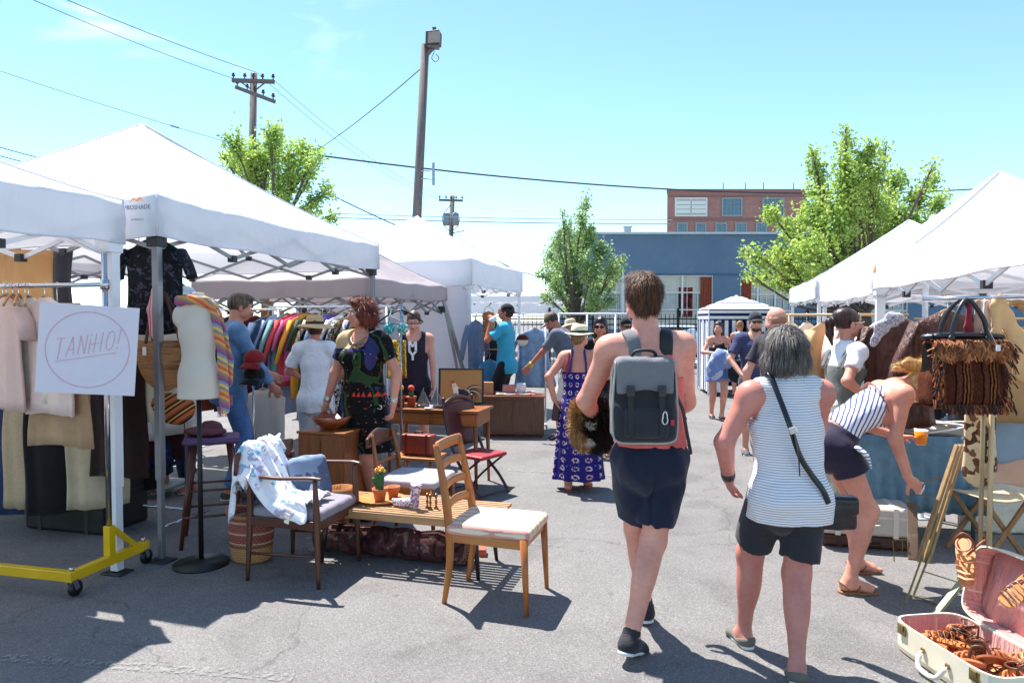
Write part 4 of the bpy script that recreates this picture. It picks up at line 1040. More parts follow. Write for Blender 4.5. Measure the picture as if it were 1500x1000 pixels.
        s.hobj = s.part(name, B, mat, h or min(s.vox, .008), cuts=[cf], wr=wr); return s.hobj
    def face(s, lip='#a8574e', iris='#4a3626', brow='#3d2b20'):
        k = s.k * .98; P_ = lambda *a: Vector(s.hp(*a)); m3 = Matrix(s.Hd.tolist())
        for i in (-1, 1):
            e = MB().ell(P_(i * .032, .0785, -.001), .0118 * k, n=12).build('eye', plain('#e8e4e0', .25), s.root, True)
            MB().ell(P_(i * .032, .0868, -.001), .0050 * k, n=8).build('iris', plain(iris, .2), e, True)
            m = MB(); m.tube([P_(i * .014, .0965, .020), P_(i * .032, .099, .027), P_(i * .052, .083, .022)], [.003 * k, .0038 * k, .002 * k], 6); m.build('eyebrow', plain(brow, .9), s.root, True)
        B = SD(.003); B.cone(s.hp(-.022, .0885, -.0665), s.hp(0, .0975, -.0625), .0022 * k, .0045 * k); B.cone(s.hp(0, .0975, -.0625), s.hp(.022, .0885, -.0665), .0045 * k, .0022 * k)
        B.cone(s.hp(-.016, .0915, -.070), s.hp(.016, .0915, -.070), .005 * k)
        sdobj('lips', B.surf(.0022), plain(lip, .45), s.root)
    def shades(s, col='#101014', frame=None, w=.034):
        k = s.k * .98; P_ = lambda *a: Vector(s.hp(*a)); m = MB()
        for i in (-1, 1):
            c = P_(i * .033, .104, .0); mt = Matrix(s.Hd.tolist()) @ Matrix.Rotation(R(-10 * i), 3, 'Z')
            pts = [(.026 * k * math.cos(a) * (1 + .1 * math.cos(2 * a)), .019 * k * math.sin(a)) for a in [2 * PI * j / 14 for j in range(14)]]
            m.prism(pts, .003, mt, c)
        m.bar(P_(-.01, .108, .006), P_(.01, .108, .006), .004)
        g = m.build('sunglasses', plain(col, .12, spec=.9), s.root)
        m = MB()
        for i in (-1, 1): m.bar(P_(i * .060, .098, .006), P_(i * .080, -.005, .004), .003, .006)
        m.build('frame', plain(frame or col, .4), g)
    def shoe(s, i, mat, sole='#dad6cf', low=-.03, h=None, name='shoe', solet=.018):
        k = s.k; B = SD(.02); s.foot(B, i, .008); a, M = s.an[i], s.ft[i]; U = M @ V3(0, 0, 1)
        q = lambda x, y, z: a + M @ V3(x, y, z) * k
        B.cone(q(0, .10, -.052), q(0, .15, -.06), .034 * k, .026 * k, flat=(U, .75)); B.cone(q(-.015, .11, -.06), q(.015, .12, -.06), .03 * k, .03 * k, flat=(U, .7))
        o = s.part(name, B, mat, h or min(s.vox, .007), cuts=[lambda X: (X - q(0, 0, low)) @ U - .35 * np.abs((X - q(0, .02, low)) @ (M @ V3(0, 1, 0))), lambda X: (q(0, 0, -.072) - X) @ U])
        S_ = SD(.02); S_.cone(q(0, -.035, -.07), q(0, .06, -.07), .038 * k, .036 * k); S_.cone(q(0, .06, -.07), q(0, .135, -.07), .038 * k, .038 * k)
        c = q(0, 0, -.071)
        S_ = sdobj('sole', S_.surf(h or min(s.vox, .007), cuts=[lambda X: (X - c) @ U - solet * .45, lambda X: (c - X) @ U - solet * .45]), plain(sole, .7), o)
        return o
    def band(s, pts, r, mat, name, flat=None, parent=None):
        m = MB(); m.tube(pts, r, 10, flat=flat); return m.build(name, mat, parent or s.root, True)
    def hat(s, col, band='#1d1a1c', brim=.155, crown=(.088, .10, .095), z=.055, tilt=0, name='hat', droop=.02, wv=70):
        k = s.k; r = bpy.data.objects.new(name, None)
        mt = Matrix(s.Hd.tolist()) @ Matrix.Rotation(R(tilt), 3, 'X'); c = Vector(s.hp(0, -.008, z))
        straw = weave(col, tuple(min(1, x * 1.5) for x in lin(col)), 160)
        m = MB(); kx, ky, kz = [q * k for q in crown]
        prof = [(1.0, 0), (.98, .3), (.93, .62), (.82, .86), (.6, .98), (.3, .95), (.001, .92)]
        vs = []; bp = [(brim * k, -droop * k, 1), (brim * k * .99, -droop * k + .004, 1), (brim * k * .82, -droop * .3 * k, .5)]
        n = 32
        for (rr, zz, q) in bp:
            for j in range(n):
                a = 2 * PI * j / n; vs.append(c + mt @ Vector((rr * math.cos(a), rr * 1.08 * math.sin(a), zz + .012 * k * math.sin(2 * a + .6) * q)))
        for (q, zz) in prof:
            for j in range(n):
                a = 2 * PI * j / n; vs.append(c + mt @ Vector((q * kx * math.cos(a), q * ky * math.sin(a), zz * kz)))
        rows = len(bp) + len(prof); m.add(vs, [(i * n + j, i * n + (j + 1) % n, (i + 1) * n + (j + 1) % n, (i + 1) * n + j) for i in range(rows - 1) for j in range(n)])
        o = m.build(name, straw, s.root, True, solid=.004)
        if band:
            m = MB(); m.add([c + mt @ Vector(((kx * w_) * math.cos(a), (ky * w_) * math.sin(a), zz * kz)) for (w_, zz) in ((1.03, .02), (1.03, .3)) for a in [2 * PI * j / n for j in range(n)]], [(j, (j + 1) % n, n + (j + 1) % n, n + j) for j in range(n)])
            m.build('hat_band', plain(band, .7), o, True, solid=.003)
        return o
    def cap(s, col, back=False, front=None):
        k = s.k * .98; B = SD(.01); B.ell(s.hp(0, -.012, .036), V3(.082, .101, .092) * k, s.Hd)
        o = s.part('cap', B, cloth(col), .007, cuts=[lambda X: ((s.hp(0, 0, .030) - X) @ (s.Hd @ V3(0, 0, 1)))])
        sg = -1 if back else 1; m = MB(); mt = Matrix(s.Hd.tolist())
        def br(u, v):
            a = (u - .5) * PI * .95; rr = .078 + .075 * v * math.cos(a * .9)
            return Vector(s.hp(math.sin(a) * .078 * (1 - .06 * v), sg * (.02 + math.cos(a) * (.075 + .085 * v)), .034 - .012 * v - .02 * math.sin(a) ** 2))
        m.grid(br, 14, 5); m.build('visor', cloth(front or col), o, True, solid=.004)
        return o
def offset_cloth(p, name, mat, off, keep, h=None, wr=None):
    """snug garment: the body's own surface pushed out by off, kept where keep(X)<0"""
    B = p.B; lo, hi = B.bounds()
    return sdobj(name, B.surf(h or p.vox, off=off, cuts=keep, wr=wr), mat, p.root)
def near_people():
    # ---- the man with the backpack
    p = Person('man in navy shorts and coral tank top carrying the grey backpack, seen from behind', (.665, 3.42), 0, H=1.85, fat=1.03, sk='#dc9c88', vox=.0095,
               pelvis=(.02, 0, .0), lean=2, side=-2.5, twist=3, head=(6, 2, 0), feet=((.05, .27, .0, 4), (-.10, -.17, .035, -32, 18)),
               hands=((-.20, .27, 1.05, -1, -.6, -.55), (.12, .28, 1.05, .7, -.7, -.6)), headoff=(0, 0, .012), curl=(60, 60), shoulder=.170, armfat=1.15)
    M, N, C = p.M, p.N, p.C
    def tank(X):
        Y = (X - C) @ M; x, y, z = Y[..., 0], Y[..., 1], Y[..., 2]; zl = .02; w = .085 + .045 * np.clip((.16 - z) / .14, 0, 1) ** .7
        return np.maximum(np.maximum(np.minimum(z - zl, np.abs(x) - w), np.abs(x) - .17), z - .13)
    keep = [tank, lambda X: (p.P0[2] + .03) - X[..., 2], p.neck_cut(.0, .0, .078)]
    def noarm(X):
        d = np.full(X.shape[:-1], -1.0)
        for i in (0, 1):
            a, b = p.sh[i], p.el[i]; ab = b - a; t = np.clip(((X - a) @ ab) / (ab @ ab), .12, 1.5); q = np.sqrt(((X - a - t[..., None] * ab) ** 2).sum(-1)); d = np.maximum(d, .075 - q)
        return d
    B = SD(.03); p.torso(B, .012); B.cone(p.C + V3(0, 0, -.02), p.P0 + V3(0, 0, .0), .165, .192, flat=(V3(0, 1, 0), .72), folds=(9, .008))
    p.part('tank_top', B, cloth('#d96a62', wr=.5), .0075, cuts=keep + [noarm], wr=(.006, 18))
    p.bottoms(cloth('#1b2036', .15), 'shorts', t=.80, e=.014, r=.098, wr=(.017, 19), h=.0085)
    p.hair(streak('#1c0e08', '#5a3218', 80, .6), base=(0, -.018, .032, .0875, .104, .096), ells=[(0, .02, .090, .072, .08, .045), (-.02, .045, .10, .05, .05, .035), (0, -.05, -.035, .066, .052, .055)], cut=(.035, .03, -.092), wr=(.0045, 95, 4, (1, 1, .3)), h=.005)
    strands(p, p.hobj, streak('#1c0e08', '#6a4022', 80, .6), 5200, .026, lift=.15, rnd_=.2)
    for i in (0, 1):
        o = p.shoe(i, cloth('#2d2b30', .25, wr=.8), '#d9d8dc', low=-.012); a, Mf = p.an[i], p.ft[i]; m = MB()
        for j in range(4): m.tube([Vector(a + Mf @ V3(x, .03 + .018 * j, .012 - .009 * j + abs(x) * -.45)) for x in (-.026, 0, .026)], .003, 5)
        m.build('laces', plain('#8d8d92', .8), o)
        B = SD(.01); B.cone(a, a + (p.kn[i] - a) * .07, .044, .042, cb=True); sdobj('sock', B.surf(.007), plain('#2a2a2e' if i else '#3a3a40', .9), o)
    p.face()
    root = p.root
    # backpack
    bw = wmat(root); c = bw @ Vector(C + M @ V3(-.06, -.155, -.07))
    bp = thing('backpack', 'grey flap backpack with black straps on the back of the walking man', 'backpack', (c.x, c.y, c.z - .25), root.rotation_euler.z)
    bz0 = 0.25
    gm = cloth('#737376', .1, wr=.5, sc=5); dk = cloth('#2c2d31', .15, wr=.5); blk = plain('#15161a', .6)
    B = SD(.03); B.box((0, .01, bz0 - .02), (.150, .07, .18), .045); B.box((0, .01, bz0 + .1), (.138, .062, .10), .045); B.box((0, -.01, bz0 - .11), (.145, .075, .09), .04)
    sdobj('body', B.surf(.007, wr=(.005, 18)), dk, bp)
    B = SD(.03); B.box((0, -.004, bz0 + .105), (.137, .073, .095), .035)
    sdobj('flap', B.surf(.006, wr=(.005, 20, 2), cuts=[lambda X: bz0 + .038 + .010 * np.cos(X[..., 0] * 24) - X[..., 2]]), gm, bp)
    m = MB()
    m.tube(smooth_pts([(-.136, -.045, bz0 + .18), (-.150, -.045, bz0 + .0), (-.150, -.05, bz0 - .15), (-.12, -.06, bz0 - .196), (0, -.065, bz0 - .2), (.12, -.06, bz0 - .196), (.150, -.05, bz0 - .15), (.150, -.045, bz0), (.136, -.045, bz0 + .18)]), .005, 6); m.build('piping', cloth('#a6a5a2'), bp, True)
    B = SD(.02); B.box((0, -.07, bz0 - .105), (.105, .028, .07), .022); sdobj('pocket', B.surf(.007, wr=(.003, 20)), cloth('#2e3037', .15, wr=.5), bp)
    for x in (-.075, .07):
        m = MB(); m.tube(smooth_pts([(x, -.082, bz0 + .06), (x, -.092, bz0 + .0), (x, -.103, bz0 - .10), (x, -.100, bz0 - .17)]), .013, 4, flat=(1, .25)); st = m.build('strap', blk, bp)
        m = MB(); m.box((x, -.092, bz0 + .045), (.036, .014, .05)); m.box((x, -.100, bz0 + .05), (.022, .008, .018)); m.build('buckle', plain('#26282e', .35), st, bevel=.003)
    m = MB(); m.tube([(.078 + .012 * math.cos(a) * (1.2 if math.sin(a) < 0 else .8), -.116, bz0 - .075 + .03 * math.sin(a)) for a in [2 * PI * j / 16 for j in range(16)]], .003, 6, closed=True); m.build('carabiner', plain('#d8dade', .25, .9), bp, True)
    MB().box((.118, -.092, bz0 - .10), (.018, .006, .028)).build('red_tag', plain('#b03038', .7), bp, bevel=.002)
    m = MB(); m.tube(smooth_pts([(-.06, -.01, bz0 + .19), (-.045, -.015, bz0 + .222), (0, -.02, bz0 + .23), (.045, -.015, bz0 + .222), (.06, -.01, bz0 + .19)]), .012, 8, flat=(1, .6)); m.build('handle', blk, bp, True)
    for i, (cl, sg) in enumerate(((gm, -1), (blk, 1))):
        sh = Vector(p.S + M @ V3(sg * .085, 0, .062)); iv = wmat(bp).inverted(); f = lambda v: iv @ (bw @ Vector(v))
        pts = [f(C + M @ V3(sg * .07, -.10, .10)), f(p.S + M @ V3(sg * .083, -.078, .035)), f(p.S + M @ V3(sg * .095, -.02, .075)), f(p.S + M @ V3(sg * .10, .05, .055)), f(C + M @ V3(sg * .12, .135, .05)), f(C + M @ V3(sg * .15, .09, -.12)), f(C + M @ V3(sg * .15, -.04, -.2))]
        m = MB(); m.tube(smooth_pts(pts), .032, 8, flat=(1, .22)); m.build('shoulder_strap', cl, bp, True)
    m = MB(); m.tube(smooth_pts([(.15, .0, bz0 + .03), (.18, -.03, bz0 - .05), (.195, -.04, bz0 - .14), (.215, -.05, bz0 - .255)]), .015, 4, flat=(1, .2)); m.build('loose_strap', blk, bp)
    # fur piece under the arm
    c = bw @ Vector(((p.el[0] + p.wr[0]) / 2)) + Vector((.0, .02, -.035))
    fr = thing('fur_stole', 'black and tan fur stole tucked under the left arm of the backpack man', 'fur stole', (c.x, c.y, c.z - .16))
    def fur(name, cells, r0, mat, n, L, seed):
        cells = [(tuple(.84 * a for a in c_), tuple(.84 * a for a in r_)) for c_, r_ in cells]
        q = np.random.RandomState(seed); B = SD(.03); [B.ell(cc, rr) for cc, rr in cells]
        V, Q = B.surf(.012); o = link(name, npmesh(name, V, Q), mat, fr, smooth=True)
        i = q.randint(0, len(V), n); cen = np.mean(V, 0); b = V[i]; nr = b - cen; nr /= np.linalg.norm(nr, axis=1)[:, None]; nr = nr + q.normal(scale=.35, size=nr.shape) + np.array([0, 0, -.35])
        nr /= np.linalg.norm(nr, axis=1)[:, None]; t_ = np.cross(nr, q.normal(size=nr.shape)); t_ /= np.linalg.norm(t_, axis=1)[:, None]; l = (L * (.5 + q.rand(n)))[:, None]
        VV_ = np.stack([b - t_ * .002, b + t_ * .002, b + nr * l], 1).reshape(-1, 3)
        link('fur_fringe' if name != 'pelt' else 'pelt_hair', npmesh('f', VV_, np.arange(3 * n).reshape(-1, 3)), mat, o)
    fur('pelt', [((.02, 0, .20), (.10, .08, .12)), ((.04, .02, .10), (.08, .07, .10))], 0, streak('#0d0b0b', '#231a15', 40, .6), 9000, .04, 1)
    fur('tan_edge', [((-.085, -.02, .24), (.035, .05, .07)), ((-.10, -.02, .15), (.028, .05, .09)), ((-.06, -.03, .07), (.035, .05, .05))], 0, streak('#6b4222', '#c89a62', 40, .6), 5000, .035, 2)
    fur('white_patch', [((-.02, -.075, .16), (.02, .02, .022)), ((-.035, -.06, .07), (.03, .025, .02))], 0, streak('#cfc4b4', '#f0e8da', 40, .6), 1200, .022, 3)

    # ---- woman in the striped sleeveless top
    p = Person('woman with a grey bob, thin striped sleeveless top and dark shorts, back turned', (1.29, 3.22), 4, H=1.60, fat=1.17, fem=True, sk='#c98476', vox=.0095,
               pelvis=(0, 0, -.01), lean=3, side=-1, twist=-4, head=(-6, 8, 0), feet=((-.12, .20, .0, 6), (-.045, -.20, .02, -22, 14)),
               hands=((-.235, .13, .85, -1, -.6, 0), (.12, .36, 1.02, 1, -.75, -.35)), curl=(40, 60), shoulder=.178, armfat=1.35)
    p.bottoms(cloth('#2c2b31', .12), 'shorts', t=.80, e=.012, r=.096, wr=(.009, 17), h=.0085, top=.05)
    C = p.C; M = p.M
    stm = stripes('#e9e6e8', '#a9a8b4', 'z', .0115, .42, wr=.8, warp=.02)
    def arms(X):
        d = np.full(X.shape[:-1], -1.0)
        for i in (0, 1):
            a, b = p.sh[i], p.el[i]; ab = b - a; t = np.clip(((X - a) @ ab) / (ab @ ab), .02, 1.5); q = np.sqrt(((X - a - t[..., None] * ab) ** 2).sum(-1)); d = np.maximum(d, .068 - q)
        Y = (X - C) @ M; return np.maximum(d, np.minimum(np.abs(Y[..., 0]) - .150, Y[..., 2] - .03))
    o = p.top(stm, 'sleeveless_top', e=.018, sleeve=0, hem=-.16, flare=1.12, neck=(.0, .02, .078), wr=(.015, 15, 5), cuts=[arms], h=.0078)
    tm = plain('#f1eff2', .9)
    p.hair(streak('#171413', '#6f6864', 70, .5), base=(0, -.02, .034, .108, .118, .106), ells=[(0, -.055, -.035, .112, .075, .075), (-.065, -.03, -.04, .055, .08, .07), (.065, -.03, -.04, .055, .08, .07), (0, -.08, .03, .095, .065, .07)],
           cut=(.055, .06, -.118), wr=(.0055, 60, 6, (1, 1, .35)), h=.0055)
    strands(p, p.hobj, streak('#1c1817', '#857d78', 70, .5), 7500, .042, lift=.12, rnd_=.13)
    p.face()
    for i in (0, 1): p.shoe(i, cloth('#6b675f', .25, wr=.6), '#e6e2da', low=-.045)
    rt = p.root; bw = wmat(rt)
    B = SD(.01); B.cone(p.wr[0] + unit(p.el[0] - p.wr[0]) * .02, p.wr[0] + unit(p.el[0] - p.wr[0]) * .035, .034, .034); sdobj('bracelet', B.surf(.005), plain('#3a3538', .4), rt)
    # crossbody bag
    h = bw @ Vector(p.P0 + V3(.165, -.05, -.11))
    bg_ = thing('crossbody_bag', 'black leather crossbody bag at the right hip of the striped-top woman', 'bag', (h.x, h.y, h.z - .07), rt.rotation_euler.z - R(8))
    lea = plain('#14151b', .3, amt=.2, bump=.2)
    B = SD(.02); B.box((0, 0, .075), (.125, .038, .075), .02); sdobj('body', B.surf(.006, wr=(.004, 22)), lea, bg_)
    B = SD(.01); B.box((0, -.012, .115), (.128, .040, .045), .02); B.box((0, -.036, .075), (.10, .014, .045), .012); sdobj('flap', B.surf(.006, wr=(.003, 25)), lea, bg_)
    silver = plain('#c9ccd2', .2, .95)
    m = MB(); m.tube([(-.075 + .017 * math.cos(a), -.065, .05 + .022 * math.sin(a)) for a in [2 * PI * j / 14 for j in range(14)]], .0035, 6, closed=True); m.build('ring', silver, bg_, True)
    m = MB(); m.tube(smooth_pts([(-.03, -.063, .15), (-.022, -.07, .11), (-.03, -.068, .07), (-.01, -.067, .05)]), .004, 6); m.ell((-.028, -.066, .155), .009, n=8); m.build('zip_pull', silver, bg_, True)
    iv = wmat(bg_).inverted(); f = lambda v: iv @ (bw @ Vector(v))
    k = p.k; pts = [(-.10, .035, 1.365), (-.105, -.02, 1.37), (-.10, -.10, 1.28), (-.075, -.155, 1.16), (-.03, -.165, 1.02), (.03, -.155, .93), (.08, -.165, .86), (.11, -.16, .80)]
    m = MB(); m.tube(smooth_pts([f(q) for q in pts], 6), .0135, 8, flat=(1, .35)); m.build('strap', lea, bg_, True)
    m = MB(); q = f((-.065, -.172, 1.13)); m.box(q, (.034, .012, .03), (0, R(-20), 0)); m.build('buckle', silver, bg_, bevel=.003)
    m = MB(); m.tube(smooth_pts([f((-.06, -.175, 1.11)), f((-.045, -.185, 1.02)), f((-.035, -.18, .93))]), .007, 6, flat=(1, .4)); m.build('strap_end', lea, bg_)
near_people()
def loc_of(root_xy, yaw, pt):
    v = Matrix.Rotation(-R(yaw), 3, 'Z') @ Vector((pt.x - root_xy[0], pt.y - root_xy[1], pt.z)); return (v.x, v.y, v.z)
def at(px, Y): return ((px - 750) / FPX * Y, Y)
SK1, SK2 = '#d2937c', '#c98570'
# ---- bending woman
def bending():
    r = (2.03, 4.22); yaw = -90; L = lambda px, py, Y: loc_of(r, yaw, P(px, py, Y))
    hr, hl = L(1331, 700, 4.05), L(1316, 640, 4.42)
    p = Person('blonde woman bending over in a white and blue striped halter top and navy shorts', r, yaw, H=1.68, fat=1.0, fem=True, sk='#d3927c', vox=.0095, pelvis=(0, -.06, -.012), lean=54, head=(0, 98, 0),
               feet=((-.17, .17, .012, 2), (.16, -.03, .012, -4)), hands=((*hl, -.6, -.5, -1), (*hr, 0, -1, 0)), curl=(55, 30), bare=(True, True), headoff=(0, -.045, -.015),
               hdir=((.15, 1, .05, .3, 0, -1), (-.1, .75, -.65, -1, 0, 0)), armfat=1.15)
    p.bottoms(cloth('#2a2438', .12), 'shorts', t=.42, e=.012, r=.103, h=.0085, top=.09)
    C, M = p.C, p.M
    def noarm(X):
        d = np.full(X.shape[:-1], -1.0)
        for i in (0, 1):
            a, b = p.sh[i], p.el[i]; ab = b - a; t = np.clip(((X - a) @ ab) / (ab @ ab), .0, 2.4); q = np.sqrt(((X - a - t[..., None] * ab) ** 2).sum(-1)); d = np.maximum(d, .085 - q)
            a, b = p.el[i], p.wr[i]; ab = b - a; t = np.clip(((X - a) @ ab) / (ab @ ab), .0, 1.8); q = np.sqrt(((X - a - t[..., None] * ab) ** 2).sum(-1)); d = np.maximum(d, .075 - q)
        return d
    def keep(X):
        Y = (X - C) @ M; return np.maximum(Y[..., 2] - .12 + .9 * np.maximum(np.abs(Y[..., 0]) - .05, 0), -(Y[..., 2] + .24))
    o = offset_cloth(p, 'halter_top', stripes('#ece9f0', '#4a5488', 'y', .024, .36, (R(22), 0, R(20)), warp=.05), .009, [keep, noarm, p.neck_cut(0, .0, .075)], h=.0075, wr=(.004, 20))
    P_ = lambda *a: Vector(C + M @ V3(*a))
    m = MB(); m.tube(smooth_pts([P_(.135, .03, .03), P_(.11, -.09, .06), P_(0, -.125, .08), P_(-.12, -.08, .06)]), .009, 6, flat=(1, .4)); m.build('strap', plain('#9c6a5c', .6), p.root, True)
    m = MB(); m.tube(smooth_pts([Vector(p.hip[1] + V3(.09, .05, .02)), Vector(p.hip[1] + V3(.13, .1, -.03)), Vector(p.hip[1] + V3(.12, .13, -.10))]), [.02, .026, .026, .026, .026, .026, .026, .02, .018, .012, .012, .01, .008][:13], 8, flat=(1, .5)); m.build('tied_knot', stripes('#ece9f0', '#4a5488', 'z', .02, .35), p.root, True)
    p.hair(streak('#8a5a2a', '#e8c078', 60, .45), base=(0, -.018, .032, .084, .10, .095), ells=[(0, -.085, .06, .05, .055, .05)],
           cones=[([(.0, -.10, .06), (.01, -.14, .03), (.02, -.15, -.06), (.0, -.14, -.12)], [.045, .045, .035, .012]), ([(-.04, -.09, .05), (-.06, -.12, -.02), (-.05, -.11, -.10)], [.03, .025, .01])], cut=(.045, .045, -.2), wr=(.006, 50, 3, (1, 1, .5)), h=.006)
    strands(p, p.hobj, streak('#a8783c', '#f4d494', 60, .5), 4500, .04, lift=.08, rnd_=.12, down=(0, .3, -.6))
    p.face()
    lea = plain('#7d5436', .6)
    for i in (0, 1):
        a, Mf, k = p.an[i], p.ft[i], p.k; q = lambda x, y, z: a + Mf @ V3(x, y, z) * k
        B = SD(.02); B.cone(q(0, -.035, -.083), q(0, .06, -.083), .037 * k, .035 * k); B.cone(q(0, .06, -.083), q(0, .135, -.083), .043 * k, .036 * k); c = q(0, 0, -.083)
        o = sdobj('sandal', B.surf(.006, cuts=[lambda X: X[..., 2] - c[2] - .009, lambda X: c[2] - .009 - X[..., 2]]), plain('#8a6040', .7), p.root)
        for pts in ([q(-.042, .03, -.075), q(-.03, .045, -.035), q(0, .075, -.028), q(0.012, .11, -.055)], [q(.042, .03, -.075), q(.03, .045, -.035), q(0, .075, -.028)], [q(-.035, -.01, -.07), q(-.03, -.05, -.03), q(0, -.065, -.02), q(.03, -.05, -.03), q(.035, -.01, -.07)]):
            m = MB(); m.tube(smooth_pts(pts), .009, 6, flat=(1, .4)); m.build('sandal_strap', lea, o, True)
    # cup
    w = wmat(p.root) @ Vector(p.wr[0] + p.hd[0][0] * .10); c = w + Vector((.02, -.03, -.045))
    cp = thing('drink_cup', 'clear plastic cup of orange drink in the hand of the bending woman', 'cup', c)
    MB().lathe([(.001, 0), (.027, .001), (.040, .095), (.037, .095), (.026, .006)], n=18).build('cup', plain('#e9e4dd', .1, spec=.8), cp, True)
    MB().lathe([(.001, .004), (.029, .004), (.041, .088), (.001, .088)], n=18).build('drink', plain('#f08a10', .25, amt=.1), cp, True)

bending()
# ---- pony tail woman
def pony():
    r = at(1232, 5.3); yaw = -78; L = lambda px, py, Y: loc_of(r, yaw, P(px, py, Y))
    hl, hr = L(1312, 508, 5.35), L(1275, 585, 5.1)
    p = Person('dark haired woman with a ponytail, white tee and grey pinafore reaching to the rack', r, yaw, H=1.72, fem=True, sk=SK1, vox=.010, lean=6, head=(-14, -4, 0),
               feet=((-.10, .05, 0, 3), (.10, -.08, 0, -3)), hands=((*hl, -.3, -.4, -1), (*hr, .3, -1, -.4)), curl=(50, 50), armfat=1.15)
    p.top(cloth('#ecebf0', .03), 'tee', e=.012, sleeve=.6, hem=-.05)
    gd = cloth('#6a6e68', .15); B = SD(.03); p.torso(B, .022); B.cone(p.W, p.P0 + V3(0, 0, -.58), .13, .24, folds=(7, .012), cb=True, flat=(V3(0, 1, 0), .8))
    Cc, Mm = p.C, p.M
    p.part('pinafore', B, gd, .011, wr=(.005, 18), cuts=[lambda X: ((X - Cc) @ Mm)[..., 2] - .04 - .9 * (np.abs(((X - Cc) @ Mm)[..., 0]) < .001)])
    for sg in (-1, 1):
        m = MB(); q = lambda *a: Vector(p.C + p.M @ V3(*a)); m.tube(smooth_pts([q(sg * .09, .115, .02), q(sg * .10, .10, .12), q(sg * .105, .02, .215), q(sg * .10, -.075, .15), q(sg * .09, -.125, .02)]), .021, 8, flat=(1, .25)); m.build('pinafore_strap', gd, p.root, True)
    p.hair(streak('#1a0f0e', '#4a2a22', 70, .35), ells=[(0, -.04, .05, .078, .09, .08)], cones=[([(0, -.105, .035), (0, -.15, .02), (0, -.155, -.07), (0, -.14, -.16)], [.030, .034, .030, .010])], cut=(.05, .035, -.2), wr=(.003, 75, 3, (1, 1, .35)), h=.0065)
    m = MB(); m.tube([Vector(p.hp(.02 * math.cos(a), -.115 , .035 + .028 * math.sin(a))) for a in [2 * PI * j / 10 for j in range(10)]], .008, 6, closed=True); m.build('hair_tie', plain('#8a6a54'), p.root, True)
    p.face(); p.shades('#2a2226', '#e9dcc8')
    for i in (0, 1): p.shoe(i, cloth('#e2e0de', .05), '#f0f0ee')
pony()
